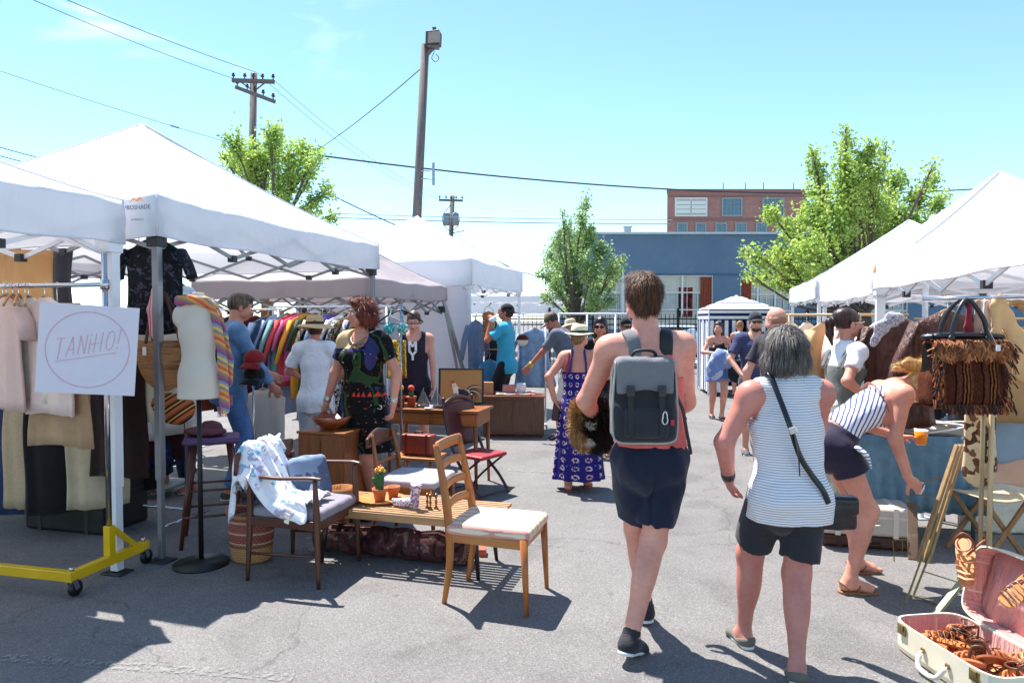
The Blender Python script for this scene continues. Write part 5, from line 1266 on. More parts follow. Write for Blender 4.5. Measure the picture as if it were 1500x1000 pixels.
# ---- woman with the red curls
def redhair():
    r = at(532, 5.7); yaw = 155; L = lambda px, py, Y: loc_of(r, yaw, P(px, py, Y))
    w0, w1 = L(576, 592, 5.55), L(478, 590, 5.75)
    p = Person('woman with curly red hair in a black dress with bright patchwork print', r, yaw, H=1.80, fat=1.13, fem=True, sk=SK1, vox=.0098, lean=0, head=(-38, 0, 0), side=0,
               feet=((-.11, .0, 0, 8), (.11, .06, 0, -8)), hands=((*w0, -1, -.6, 0), (*w1, 1, -.5, 0)), curl=(50, 55), shoulder=.165, armfat=1.15)
    t = NT('patchwork_print'); o = t.sep()
    base = t.ramp(t.noise(4.6, t.map((1.1, 1, .8), loc=(2.3, .4, 1.2)), 1, .3, .6), [(0, '#0b0c0e'), (.47, '#0b0c0e'), (.475, '#2c4226'), (.52, '#34502a'), (.535, '#0b0c0e'), (.60, '#111214'), (.605, '#2c3864'), (.64, '#3a3064'), (.665, '#0c0c0e')], True)
    n2 = t.ramp(t.noise(16, t.map((1, 1, 2.2)), 1, .3, 1.5), [(0, 0.0), (.70, 0.0), (.71, 1.0)], True)
    col = t.mix(t.math('MULTIPLY', n2, .9), base, t.ramp(t.noise(2.5, detail=1), [(0, '#d0512c'), (.5, '#d0512c'), (.51, '#e0d9c4')], True))
    zz = t.math('LESS_THAN', t.math('ABSOLUTE', t.math('SUBTRACT', o[2], 1.02)), .022)
    tri = t.math('GREATER_THAN', t.math('PINGPONG', o[0], .02), t.math('MULTIPLY', t.math('SUBTRACT', o[2], .99), .42))
    xx = t.math('LESS_THAN', o[0], -.0)
    col = t.mix(t.math('MULTIPLY', t.math('MULTIPLY', zz, tri), xx), col, '#cf3c2c')
    shl = t.math('MULTIPLY', t.math('GREATER_THAN', o[2], 1.38), t.math('GREATER_THAN', o[0], .05)); col = t.mix(t.math('MULTIPLY', shl, .85), col, '#d9b58c')
    t.bump(t.noise(7, detail=3, dist=.6), .35, .03); pm = t.fin(col, .85, spec=.25)
    p.top(pm, 'dress_top', e=.02, sleeve=.62, sr=.072, hem=-.02, neck=(.02, .075, .098), wr=(.007, 17), h=.0085)
    B = SD(.03); p.torso(B, .014); B.cone(p.P0 + V3(0, 0, .1), p.P0 + V3(0, .02, -.40), .185, .285, folds=(8, .012), cb=True, flat=(V3(0, 1, 0), .8)); p.part('skirt', B, pm, .01, cuts=[lambda X: X[..., 2] - p.W[2]], wr=(.004, 18))
    p.hair(streak('#3c150f', '#84382a', 40, .55, 'w'), base=(0, -.025, .035, .094, .105, .10), ells=[(-.06, -.03, -.03, .055, .075, .075), (.06, -.03, -.03, .055, .075, .075), (0, -.075, -.03, .085, .065, .085), (-.07, .015, .0, .035, .05, .06), (.07, .015, .0, .035, .05, .06), (0, .03, .095, .07, .06, .04)], cut=(.07, .055, -.13), wr=(.011, 55, 8), h=.0065)
    strands(p, p.hobj, streak('#4a1a12', '#94462e', 40, .5), 4500, .018, lift=.7, rnd_=.7, w=.0014)
    p.face('#b0483e'); m = MB(); q = lambda *a: Vector(p.N + p.M @ V3(*a))
    m.tube(smooth_pts([q(-.075, .02, .0), q(-.06, .085, -.035), q(0, .115, -.075), q(.06, .085, -.035), q(.075, .02, .0)]), .006, 6)
    for j in range(9): a = R(200 + j * 17.5); m.ell(q(.066 * math.cos(a), .07 - .04 * math.sin(a) * .9, -.045 + .04 * math.sin(a)), .010, n=7)
    m.build('necklace', plain('#8d8478', .3, .5), p.root, True)
    for i in (0, 1):
        B = SD(.01); d = p.hd[i][0]; B.cone(p.wr[i] - d * .04, p.wr[i] - d * .028, .034, .034); sdobj('bracelet', B.surf(.005), plain('#b9b4ac', .3, .7), p.root); p.shoe(i, cloth('#2a2420'), '#1a1614')
    # red purse in her hand
    h = wmat(p.root) @ Vector(p.wr[1] + p.hd[1][0] * .11)
    B = SD(.01); B.box((0, 0, 0), (.035, .02, .05), .015); o = sdobj('coin_purse', B.surf(.006), plain('#8c1f2c', .4), None); o.location = h + Vector((.02, -.02, -.02)); tag(o, 'dark red purse in the right hand of the red haired woman', 'purse')
redhair()
# ---- straw hat, white shirt
r = at(461, 6.7); p = Person('person in a straw sun hat and creased white linen shirt, back turned', r, 4, H=1.67, fem=True, sk=SK2, vox=.011, head=(10, 5, 0), feet=((-.1, 0, 0, 5), (.1, .05, 0, -5)),
    hands=((-.16, .26, 1.02, -1, -.5, -.6), (.16, .24, 1.0, 1, -.5, -.6)), shoulder=.150, fat=.97)
p.top(cloth('#eeeef4', .03, wr=.8), 'shirt', e=.018, sleeve=.75, sr=.068, hem=-.16, flare=1.18, wr=(.014, 16, 3), h=.0095); p.bottoms(cloth('#cfd0d8', .05), 'trousers', t=1.85, e=.015, r=.075, h=.011)
p.hair(streak('#2a1c16', '#5a4032', 60), ells=[(0, -.04, -.03, .075, .06, .06)], cut=(.045, .04, -.1)); p.hat('#c9a77c', '#3a2320', .185, z=.03, tilt=4, droop=.035); p.face()
for i in (0, 1): p.shoe(i, cloth('#8a8078'))
# ---- man in denim shirt
r = at(336, 6.3); yaw = -62; p = Person('short haired man in a blue denim shirt and jeans behind the mannequin', r, yaw, H=1.88, sk='#c98a74', vox=.011, head=(0, 10, 0), lean=6, feet=((-.12, .08, 0, 8), (.12, -.03, 0, -8)),
    hands=((-.12, .36, 1.1, -1, -.5, -.8), (.14, .34, 1.02, 1, -.5, -.8)))
p.top(cloth('#6288b0', .3, wr=.8), 'denim_shirt', e=.02, sleeve=1.9, hem=-.12, wr=(.009, 20), h=.01); p.bottoms(cloth('#5478ac', .35, wr=.7, sc=5), 'jeans', t=1.92, e=.014, r=.07)
p.hair(streak('#2b211c', '#6a584a', 80), cut=(.05, .04, -.075), ells=[(0, .03, .085, .07, .07, .04)], h=.007); p.face()
for i in (0, 1): p.shoe(i, cloth('#5a4a40'))
# ---- person behind the left rail
r = at(262, 6.5); p = Person('person in loose navy trousers standing behind the leather handled basket bag', r, 165, H=1.6, fem=True, sk=SK1, vox=.012, feet=((-.1, .0, .01, 5), (.12, .06, .01, -5)), bare=(True, True))
p.top(cloth('#b9b2a8', .1), 'shirt', sleeve=.6, hem=-.1); p.bottoms(cloth('#1d2a4a', .15), 'trousers', t=1.75, e=.02, r=.085); p.hair(streak('#2a1c16', '#5a4032', 60), ells=[(0, -.05, -.04, .08, .06, .09)], cut=(.05, .04, -.13)); p.face()
for i in (0, 1): p.shoe(i, plain('#b06a5a', .6), low=-.055, name='sandal')
# ---- dark tank with lettering
r = at(607, 8.0); p = Person('man in a dark tank top with large white letters, behind the hanging bikini', r, 180, H=1.74, sk='#dba08c', vox=.012, head=(0, 18, 0), feet=((-.12, .0, 0, 8), (.12, .0, 0, -8)), hands=((-.23, .1, .86, -1, -.5, 0), (.23, .06, .84, 1, -.6, 0)), curl=(45, 45))
p.top(cloth('#2c2430', .1), 'tank_top', e=.013, sleeve=0, hem=-.12, neck=(.01, .05, .09), cuts=[lambda X: np.minimum(np.abs(((X - p.C) @ p.M)[..., 0]) - .135, ((X - p.C) @ p.M)[..., 2] - .0)]); p.bottoms(cloth('#23222a'), 'shorts', t=.85, r=.1)
p.hair(streak('#3a2418', '#6a4a34', 60)); p.face()
for i in (0, 1): p.shoe(i, cloth('#3a3a3e'))
for ch, zz in (('M', .035), ('Y', -.075)):
    c = wmat(p.root) @ Vector(p.C + p.M @ V3(.0, .148 if ch == 'M' else .138, zz)); tcv = bpy.data.curves.new('t', 'FONT'); tcv.body = ch; tcv.size = .135; tcv.align_x = 'CENTER'; tcv.extrude = .004; tcv.offset = .006
    to = bpy.data.objects.new('t', tcv); me = bpy.data.meshes.new_from_object(to); bpy.data.objects.remove(to); me.transform(wmat(p.root).inverted() @ Matrix.Translation(c) @ Matrix.Rotation(PI / 2, 4, 'X')); link('lettering', me, plain('#f0f0f0', .7), p.root)
# ---- drinking man
r = at(741, 10.1); yaw = 78; L = lambda px, py, Y: loc_of(r, yaw, P(px, py, Y)); hm = L(718, 473, 9.95)
p = Person('tall man in a turquoise tee and backwards black cap drinking from a cup', r, yaw, H=1.86, sk='#b9735a', vox=.012, head=(0, -12, 0), feet=((-.12, .05, 0, 8), (.12, .0, 0, -8)), hands=((*hm, -.4, .3, -1), (.22, .1, .86, 1, -.5, 0)), curl=(80, 40), fat=.98)
p.top(cloth('#3aa6c8', .06), 'tee', e=.02, sleeve=.75, sr=.075, hem=-.14, wr=(.01, 15)); p.bottoms(cloth('#1c1b1e'), 'shorts', t=.85, r=.105)
p.hair(streak('#1a1412', '#3a2a22', 60), ells=[(0, -.04, -.02, .075, .06, .06)]); p.cap('#17171a', back=True); p.face(); p.shades()
for i in (0, 1): p.shoe(i, cloth('#c9c4bc'))
h = wmat(p.root) @ Vector(p.wr[0] + p.hd[0][0] * .08); o = MB().lathe([(.001, 0), (.03, 0), (.04, .11), (.037, .11), (.028, .01)], n=16).build('drink_cup', plain('#eeeeee', .4), None, True, ); o.location = h + Vector((-.02, -.03, -.05)); o.rotation_euler = (0, R(60), 0); tag(o, 'white cup raised to the mouth of the man in turquoise', 'cup')
# ---- bearded man
r = at(836, 9.3); yaw = 66; L = lambda px, py, Y: loc_of(r, yaw, P(px, py, Y)); hm = L(765, 548, 9.3)
p = Person('bearded man in a grey tee and camouflage cap leaning over the wooden cabinet', r, yaw, H=1.80, sk='#b9735a', vox=.011, head=(0, 38, 0), lean=24, pelvis=(0, -.03, 0), feet=((-.14, .1, 0, 8), (.14, -.08, 0, -8)), hands=((*hm, -.3, -.5, -.8), (.2, .3, .95, 1, -.7, 0)), curl=(35, 40), fat=1.05)
p.top(cloth('#5d6270', .12), 'tee', e=.018, sleeve=.8, sr=.07, hem=-.14, wr=(.009, 16)); p.bottoms(cloth('#d9cfc4', .05), 'shorts', t=.95, r=.10)
p.hair(streak('#2a1a14', '#4a3024', 60)); p.cap('#6a6048', front='#b8ae98'); p.face()
B = SD(.02); B.ell(p.hp(0, .055, -.095), V3(.052, .045, .055), p.Hd); B.ell(p.hp(0, .075, -.125), V3(.035, .03, .05), p.Hd); B.ell(p.hp(0, .07, -.068), V3(.03, .032, .012), p.Hd, op='-'); sdobj('beard', B.surf(.007, wr=(.005, 60)), streak('#1f1210', '#4a2a20', 60), p.root)
for i in (0, 1): p.shoe(i, cloth('#2a2a2e'), '#e8e8e8')
B = SD(.01); d = p.hd[0][0]; B.cone(p.wr[0] - d * .03, p.wr[0] - d * .012, .036, .036); sdobj('bracelet', B.surf(.006), plain('#c9a050', .3, .5), p.root)
# ---- hat behind him
r = at(838, 11.4); p = Person('person in a pale floppy hat and light blue shirt behind the bearded man', r, 60, H=1.62, fem=True, sk=SK1, vox=.014, head=(0, 10, 0)); p.top(cloth('#8fc4d8', .05), 'shirt', sleeve=1.5); p.bottoms(cloth('#a8a8ac'), 'trousers', t=1.9, r=.07)
p.hair(streak('#8a7a6a', '#b8a894', 60)); p.hat('#c8b294', None, .17, z=.05, droop=.04)
# ---- blue maxi dress
r = at(848, 6.62); yaw = -8; L = lambda px, py, Y: loc_of(r, yaw, P(px, py, Y)); hl = L(812, 585, 6.6)
p = Person('woman in a long navy blue patterned dress and cream hat walking away', r, yaw, H=1.57, fem=True, fat=1.12, sk='#d3937c', vox=.010, head=(-30, 2, 0), feet=((-.09, -.12, .01, 3), (.08, .06, .01, -5)), hands=((*hl, -1, -.6, 0), (.17, .30, 1.02, 1, -.6, -.4)), curl=(55, 50), bare=(True, True), armfat=1.2)
t = NT('dress_print'); z_ = t.sep(t.map((1, 1, 1))); ang = t.math('MULTIPLY', t.math('ARCTAN2', z_[1], z_[0]), .14)
cb = t.n('ShaderNodeCombineXYZ'); t.lk(ang, cb.inputs[0]); t.lk(z_[2], cb.inputs[2])
vo = t.vor(13, cb.outputs[0]); vo.inputs['Randomness'].default_value = .0; f = t.math('LESS_THAN', vo.outputs['Distance'], .30); f2 = t.math('GREATER_THAN', vo.outputs['Distance'], .14)
cc = t.ramp(t.noise(150, detail=0), [(0, '#e8dcd8'), (.5, '#e8dcd8'), (.55, '#c05560')], True)
vb = t.vor(13, t.map((1, 1, 1), loc=(.04, .03, .04)) if False else cb.outputs[0]); rows = t.math('LESS_THAN', t.math('PINGPONG', t.math('ADD', z_[2], .02), .0769), .02)
f = t.math('MULTIPLY', t.math('MULTIPLY', f, f2), t.math('GREATER_THAN', t.noise(90, detail=0), .44)); col = t.mix(f, '#241c6c', cc); col = t.mix(t.math('LESS_THAN', t.vor(30, cb.outputs[0]).outputs['Distance'], .16), col, '#5f68c8')
t.bump(t.noise(8, detail=3, dist=.5), .3, .03); dm = t.fin(col, .8, spec=.25)
B = SD(.03); p.torso(B, .016); B.cone(p.W + V3(0, 0, .06), p.P0 + V3(0, -.02, -.15), .125, .185, flat=(V3(0, 1, 0), .85)); B.cone(p.P0 + V3(0, -.02, -.12), V3(0, -.06, .10), .185, .235, folds=(9, .020), cb=True, flat=(V3(0, 1, 0), .85))
Cc, Mm = p.C, p.M
p.part('dress', B, dm, .0095, wr=(.006, 16), cuts=[lambda X: ((X - Cc) @ Mm)[..., 2] - .005 - .10 * (((X - Cc) @ Mm)[..., 1] > .03)])
for sg in (-1, 1):
    q = lambda *a: Vector(p.C + p.M @ V3(*a)); m = MB(); m.tube(smooth_pts([q(sg * .075, -.118, -.005), q(sg * .07, -.105, .10), q(sg * .055, -.06, .20), q(sg * .06, .02, .215), q(sg * .07, .10, .1)]), .010, 6, flat=(1, .4)); m.build('dress_strap', plain('#241c6c', .7), p.root, True)
m = MB(); m.tube(smooth_pts([q(-.10, -.118, .0), q(-.105, -.11, .08), q(-.095, -.05, .19)]), .016, 6, flat=(1, .3)); m.build('bra_strap', plain('#8c2434', .6), p.root, True)
p.hair(streak('#5a3a24', '#9a744c', 60), ells=[(0, -.055, -.03, .075, .06, .06)], cut=(.045, .04, -.10)); p.hat('#dccdae', '#1c1a1e', .15, z=.04, tilt=0, droop=.012); p.face()
for i in (0, 1):
    a, Mf, k = p.an[i], p.ft[i], p.k; B = SD(.02); q2 = lambda x, y, z: a + Mf @ V3(x, y, z) * k; B.cone(q2(0, -.03, -.08), q2(0, .13, -.08), .038, .038); c = q2(0, 0, -.082); o = sdobj('sandal', B.surf(.008, cuts=[lambda X: X[..., 2] - c[2] - .01, lambda X: c[2] - .01 - X[..., 2]]), plain('#9a4a3a', .7), p.root)
h = wmat(p.root) @ Vector(p.wr[0] + p.hd[0][0] * .10); B = SD(.01); B.box((0, 0, 0), (.035, .02, .085), .012); o = sdobj('wallet', B.surf(.006), plain('#3c1a22', .4), None); o.location = h + Vector((-.01, -.03, -.02)); o.rotation_euler = (0, R(8), 0); tag(o, 'dark maroon wallet in the hand of the woman in the blue dress', 'wallet')
# ---- long black hair and sunglasses
r = at(880, 8.2); p = Person('woman with long black hair and sunglasses between the hats and the backpack man', r, 165, H=1.66, fem=True, sk=SK2, vox=.013, head=(0, 4, 0)); p.top(cloth('#121114'), 'top', sleeve=.5); p.bottoms(cloth('#2a2a32'), 'trousers', t=1.9, r=.07)
p.hair(streak('#0e0a0c', '#2a1c1e', 70, .3), base=(0, -.02, .035, .088, .102, .098), ells=[(-.065, -.02, -.08, .04, .06, .12), (.065, -.02, -.08, .04, .06, .12), (0, -.06, -.08, .08, .05, .13)], cut=(.068, .055, -.25)); p.face(); p.shades()
r = at(915, 9.6); p = Person('person in a dark cap and sunglasses far behind the left shoulder of the backpack man', r, 200, H=1.66, sk='#a8654c', vox=.014, head=(0, 8, 0)); p.top(cloth('#8a6a5a'), 'shirt', sleeve=.6); p.bottoms(cloth('#3a3a42'), 'trousers', t=1.9, r=.07); p.hair(streak('#1a1412', '#2a201c', 60)); p.cap('#1c1a20'); p.face(); p.shades()
# ---- woman carrying clothes
r = at(1052, 11.2); p = Person('woman in a black tank top carrying a denim bundle and a black tote', r, 176, H=1.60, fem=True, sk=SK1, vox=.012, head=(-14, 4, 0), feet=((-.05, .08, .01, 4), (.07, -.12, .01, -4)), hands=((-.08, .27, 1.05, -1, -.4, -.5), (.10, .27, 1.08, 1, -.3, -.6)), curl=(60, 60), bare=(True, True))
p.top(cloth('#15141a'), 'tank_top', sleeve=0, e=.011, hem=-.05, neck=(.02, .05, .10), cuts=[lambda X: np.minimum(np.abs(((X - p.C) @ p.M)[..., 0]) - .085, ((X - p.C) @ p.M)[..., 2] - .03)]); p.bottoms(cloth('#6d86bc'), 'shorts', t=.55, r=.115)
p.hair(streak('#160f10', '#3a2624', 70), base=(0, -.02, .03, .085, .10, .096), ells=[(-.06, -.02, -.06, .035, .05, .085), (.06, -.02, -.06, .035, .05, .085), (0, -.06, -.06, .07, .05, .09)], cut=(.06, .045, -.16)); p.face()
for i in (0, 1): p.shoe(i, plain('#2c2624', .6), low=-.058, name='sandal')
c = Vector((r[0], r[1], 0)) + Vector((-.03, -.30, .98)); B = SD(.05); B.ell((0, 0, 0), (.20, .12, .17)); B.ell((-.10, 0, -.16), (.14, .10, .17)); B.ell((.08, .02, .05), (.13, .1, .1)); o = sdobj('clothes_bundle', B.surf(.012, wr=(.028, 14)), blobs(('#8d9cc4', '#a8b4d4', '#7484b0', '#d4d8e4'), 5.0), None); o.location = c; tag(o, 'pale blue bundle of denim clothes carried in front of the black tank top', 'clothes')
B = SD(.03); B.box((0, 0, -.12), (.14, .06, .15), .05); B.ell((.03, 0, -.25), (.15, .07, .1)); o = sdobj('tote_bag', B.surf(.012, wr=(.012, 14)), cloth('#16171e'), None); o.location = c + Vector((.24, .0, -.03)); m = MB(); m.tube(smooth_pts([(-.08, 0, .02), (-.05, 0, .17), (.03, 0, .18), (.07, 0, .02)]), .012, 6); m.build('handle', cloth('#16171e'), o); tag(o, 'black tote bag hanging beside the pale denim bundle', 'bag')
# ---- turquoise tank behind
r = at(1084, 14.3); p = Person('woman in a turquoise tank top and dark shorts beside the striped tent', r, -10, H=1.60, fem=True, sk=SK2, vox=.014, head=(0, 12, 0), feet=((-.1, 0, 0, 5), (.1, .08, 0, -5)), hands=((-.12, .3, 1.1, -1, -.5, -.5), (.14, .3, 1.1, 1, -.5, -.5)))
p.top(cloth('#8fc8c8'), 'tank_top', sleeve=0, hem=-.06, cuts=[lambda X: np.minimum(np.abs(((X - p.C) @ p.M)[..., 0]) - .11, ((X - p.C) @ p.M)[..., 2] - .03)]); p.bottoms(cloth('#1f2a40'), 'shorts', t=.35, r=.11); p.hair(streak('#7a5a3a', '#c09a68', 60), ells=[(0, -.08, .06, .05, .05, .05)])
for i in (0, 1): p.shoe(i, plain('#3a2c26'))
# ---- cap man and bald man
r = at(1106, 8.3); p = Person('man in a navy tee, flat cap and sunglasses beside the bald man', r, 172, H=1.72, sk='#cf9a84', vox=.012, head=(0, 2, 0), hands=((-.16, .26, .92, -1, -.4, -.3), (.20, .22, .98, 1, -.5, -.3)), curl=(50, 50)); p.top(stripes('#3b3c5c', '#4b4c70', 'z', .03, .4), 'tee', sleeve=.75, sr=.068, e=.016, hem=-.13); p.bottoms(cloth('#3a3a48'), 'shorts', t=.9, r=.1)
p.hair(streak('#1f1614', '#3a2c26', 60)); p.cap('#2a2a30'); p.face(); p.shades()
B = SD(.02); B.ell(p.hp(0, .05, -.085), V3(.05, .042, .04), p.Hd); B.ell(p.hp(0, .07, -.068), V3(.03, .032, .012), p.Hd, op='-'); sdobj('beard', B.surf(.008, wr=(.003, 60)), streak('#2a1d18', '#4a362c', 60), p.root)
for i in (0, 1): p.shoe(i, cloth('#5a5a60'))
r = at(1139, 6.3); p = Person('bald man in a dark tee standing behind the grey haired woman', r, 20, H=1.75, sk='#dba48e', vox=.012, head=(12, 4, 0), hands=((-.17, .22, .98, -1, -.5, -.2), (.18, .25, .98, 1, -.5, -.2))); p.top(cloth('#2e2c38'), 'tee', sleeve=.7, sr=.07, e=.016, hem=-.12); p.bottoms(cloth('#4a4a58'), 'trousers', t=1.9, r=.07)
B = SD(.01); B.ell(p.hp(0, -.03, -.005), V3(.078, .08, .055), p.Hd); sdobj('stubble', B.surf(.008), skin('#a8785f'), p.root); p.face()
for i in (0, 1): p.shoe(i, cloth('#3a3a40'))
# ---- far shopper at the blue clothes
r = at(722, 11.3); p = Person('shopper in a black vest and teal trousers behind the orange macrame', r, 20, H=1.62, fem=True, sk='#b8674a', vox=.014); p.top(cloth('#19181c'), 'vest', sleeve=0); p.bottoms(cloth('#3f8fae'), 'trousers', t=1.9, r=.08); p.hair(streak('#1a1212', '#3a2a28', 60), ells=[(0, -.05, -.05, .08, .05, .1)], cut=(.05, .04, -.15))
# ============================================================ goods, left side
teak = wood('#6b3a1c', '#9a5a2e', 'z'); teak_x = wood('#7a431f', '#a9652f', 'x'); walnut = wood('#3a1d14', '#5f3322', 'z'); walnut_x = wood('#3f2016', '#653725', 'x')
oak = wood('#93501f', '#b97232', 'z'); oak_x = wood('#985a2a', '#bf7e42', 'x'); oak_y = wood('#985a2a', '#bf7e42', 'y'); pale = wood('#94683e', '#bf9264', 'x', 1, .5)
chrome = plain('#c4c6cc', .12, 1.0, .03); blackm = plain('#141416', .45); whitem = plain('#e6e6ea', .35)
def rowthing(name, label, cat, x, y, z=0, dr=0, group=None): return thing(name, label, cat, (x, y, z), ROWA + R(dr), group)
def taper(a, b, r0, r1, mat, parent, name='leg', n=10, mid=None):
    pts = [Vector(a), Vector(b)]; rs = [r0, r1]
    if mid: pts = [Vector(a), Vector(mid[0]), Vector(b)]; rs = [r0, mid[1], r1]; pts = smooth_pts(pts, 5); rs = [r0 + (mid[1] - r0) * min(1, i / 5) if i <= 5 else mid[1] + (r1 - mid[1]) * (i - 5) / 5 for i in range(11)]
    return MB().tube(pts, rs, n).build(name, mat, parent, True)
def cushion(c, hs, r, mat, parent, name='seat', wr=(.003, 20), h=.012, m=None):
    B = SD(.03); B.box(c, hs, r, m); return sdobj(name, B.surf(h, wr=wr), mat, parent)

# ---- hanging garments
def garment(label, cat, loc, rz, mat, w=.44, L=.66, t=.045, sl='short', kind='top', group=None, hanger='wood', seed=0, name=None, fold=.012, flare=1.0, hook=True, smat=None):
    fold *= 1.35
    r = thing(name or ('hanging_' + cat.split()[-1]), label, cat, loc, rz, group); q = random.Random(seed); ph = q.random() * 6; f2 = 18 + q.random() * 14
    m = MB(); n = 30; rows = []
    if kind == 'trousers': prof = [(-.20, .17, .5), (-.26, .19, .8), (-.45, .20, 1), (-.2 - L, .20 * flare, 1.0)]
    elif kind == 'skirt': prof = [(-.14, .15, .5), (-.18, .17, .8), (-.5, .21, 1), (-.14 - L, .25 * flare, 1.1)]
    else: prof = [(-.075, .06, .5), (-.095, .10, .7), (-.125, w * .36, .8), (-.155, w * .5, .9), (-.30, w * .46, 1), (-.5, w * .45, 1), (-.09 - L, w * .48 * flare, 1.1)]
    P2 = []
    for (a, b) in zip(prof[:-1], prof[1:]):
        k = max(1, int(abs(a[0] - b[0]) / .07))
        for i in range(k): P2.append(tuple(a[j] + (b[j] - a[j]) * i / k for j in range(3)))
    P2.append(prof[-1])
    for i, (z, hw, tf) in enumerate(P2):
        d = min(1, i / len(P2) + .15)
        for j in range(n):
            a = 2 * PI * j / n; x = hw * math.copysign(abs(math.cos(a)) ** .8, math.cos(a)); y = t * tf * .6 * math.sin(a)
            y += fold * d * math.sin(f2 * x * 2.2 + ph + z * 2) + fold * .6 * d * math.sin(f2 * .9 * x + 2 * ph)
            m.v.append((x + .006 * math.sin(9 * z + ph), y, z + (.012 * math.sin(x * 11 + ph) if i == len(P2) - 1 else 0)))
    R_ = len(P2); m.f = [(i * n + j, i * n + (j + 1) % n, (i + 1) * n + (j + 1) % n, (i + 1) * n + j) for i in range(R_ - 1) for j in range(n)] + [tuple(range((R_ - 1) * n, R_ * n))]
    m.m = [0] * len(m.f); b = m.build('cloth', mat, r, True)
    if sl and kind == 'top':
        Ls = {'short': .20, 'long': .52, 'mid': .36}[sl]
        for s in (-1, 1):
            m = MB(); a = Vector((s * w * .44, 0, -.15)); e = Vector((s * (w * .5 + Ls * .28), .01, -.15 - Ls * .95)); md = a.lerp(e, .5) + Vector((s * .015, .012 * math.sin(ph), 0))
            m.tube([a, md, e], [.062, .058, .056 if sl == 'short' else .04], 12, flat=(1, .45)); m.build('sleeve', smat or mat, r, True)
    if hook:
        m = MB(); hm = {'wood': wood('#a87444', '#c9985f', 'x'), 'black': blackm, 'wire': chrome}[hanger]
        if kind == 'top': m.tube(smooth_pts([(-w * .38, 0, -.158), (-w * .2, 0, -.118), (0, 0, -.065), (w * .2, 0, -.118), (w * .38, 0, -.158)]), .011 if hanger != 'wire' else .003, 8, flat=(.7, 1)); 
        else: m.tube([(-.19, 0, -.12), (.19, 0, -.12)], .011, 8)
        h = m.build('hanger', hm, r, True); m = MB(); m.tube(smooth_pts([(0, 0, -.06 if kind == 'top' else -.12), (0, 0, -.02), (.012, 0, .0), (.016, 0, .012), (0, 0, .022), (-.014, 0, .012)]), .0028, 5); m.build('hook', chrome, h, True)
    return r
def rail_pts(x0, y0, x1, y1, t, z): return (x0 + (x1 - x0) * t, y0 + (y1 - y0) * t, z)

# ---- armchair with arms
def armchair(x, y):
    r = rowthing('armchair', 'dark walnut armchair with grey seat, white printed cloth hanging over its back', 'armchair', x, y)
    X, Y = .235, .235
    for sy in (-1, 1):
        taper((-X - .015, sy * (Y + .01), 0), (-X + .0, sy * Y, .76 if sy < 0 else .72), .012, .014, walnut, r, mid=((-X, sy * Y, .42), .021))
        taper((X + .015, sy * (Y + .02), 0), (X - .01, sy * (Y + .01), .655), .012, .013, walnut, r, mid=((X, sy * (Y + .01), .42), .022))
        m = MB(); m.tube(smooth_pts([(-X - .01, sy * Y, .62), (-X + .10, sy * (Y + .025), .655), (0, sy * (Y + .03), .655), (X - .03, sy * (Y + .02), .665), (X + .035, sy * (Y + .01), .66)]), [.014] * 6 + [.02] * 14 + [.016] * 5, 10, flat=(1, .6)); m.build('armrest', walnut_x, r, True)
        m = MB(); m.bar((-X, sy * Y, .375), (X, sy * (Y + .005), .375), .03, .055); m.build('seat_rail', walnut_x, r, bevel=.004)
        m = MB(); m.tube([(-X, sy * Y, .17), (X, sy * (Y + .01), .19)], .009, 8); m.build('stretcher', walnut_x, r, True)
    for sx in (-1, 1): MB().bar((sx * X, -Y, .37), (sx * X, Y, .37), .03, .05).build('seat_rail', walnut_x, r, bevel=.004)
    m = MB(); m.grid(lambda u, v: (-X - .04 - .055 * math.cos((u - .5) * 2.6) + .01 * v, (u - .5) * .60, .66 + .13 * v + .02 * math.cos((u - .5) * 3)), 20, 4); m.build('backrest', walnut_x, r, True, solid=.022)
    cushion((.01, 0, .425), (.245, .235, .038), .032, cloth('#8a828c', .06, wr=.2), r)
    return r
ac = armchair(-1.335, 4.43)
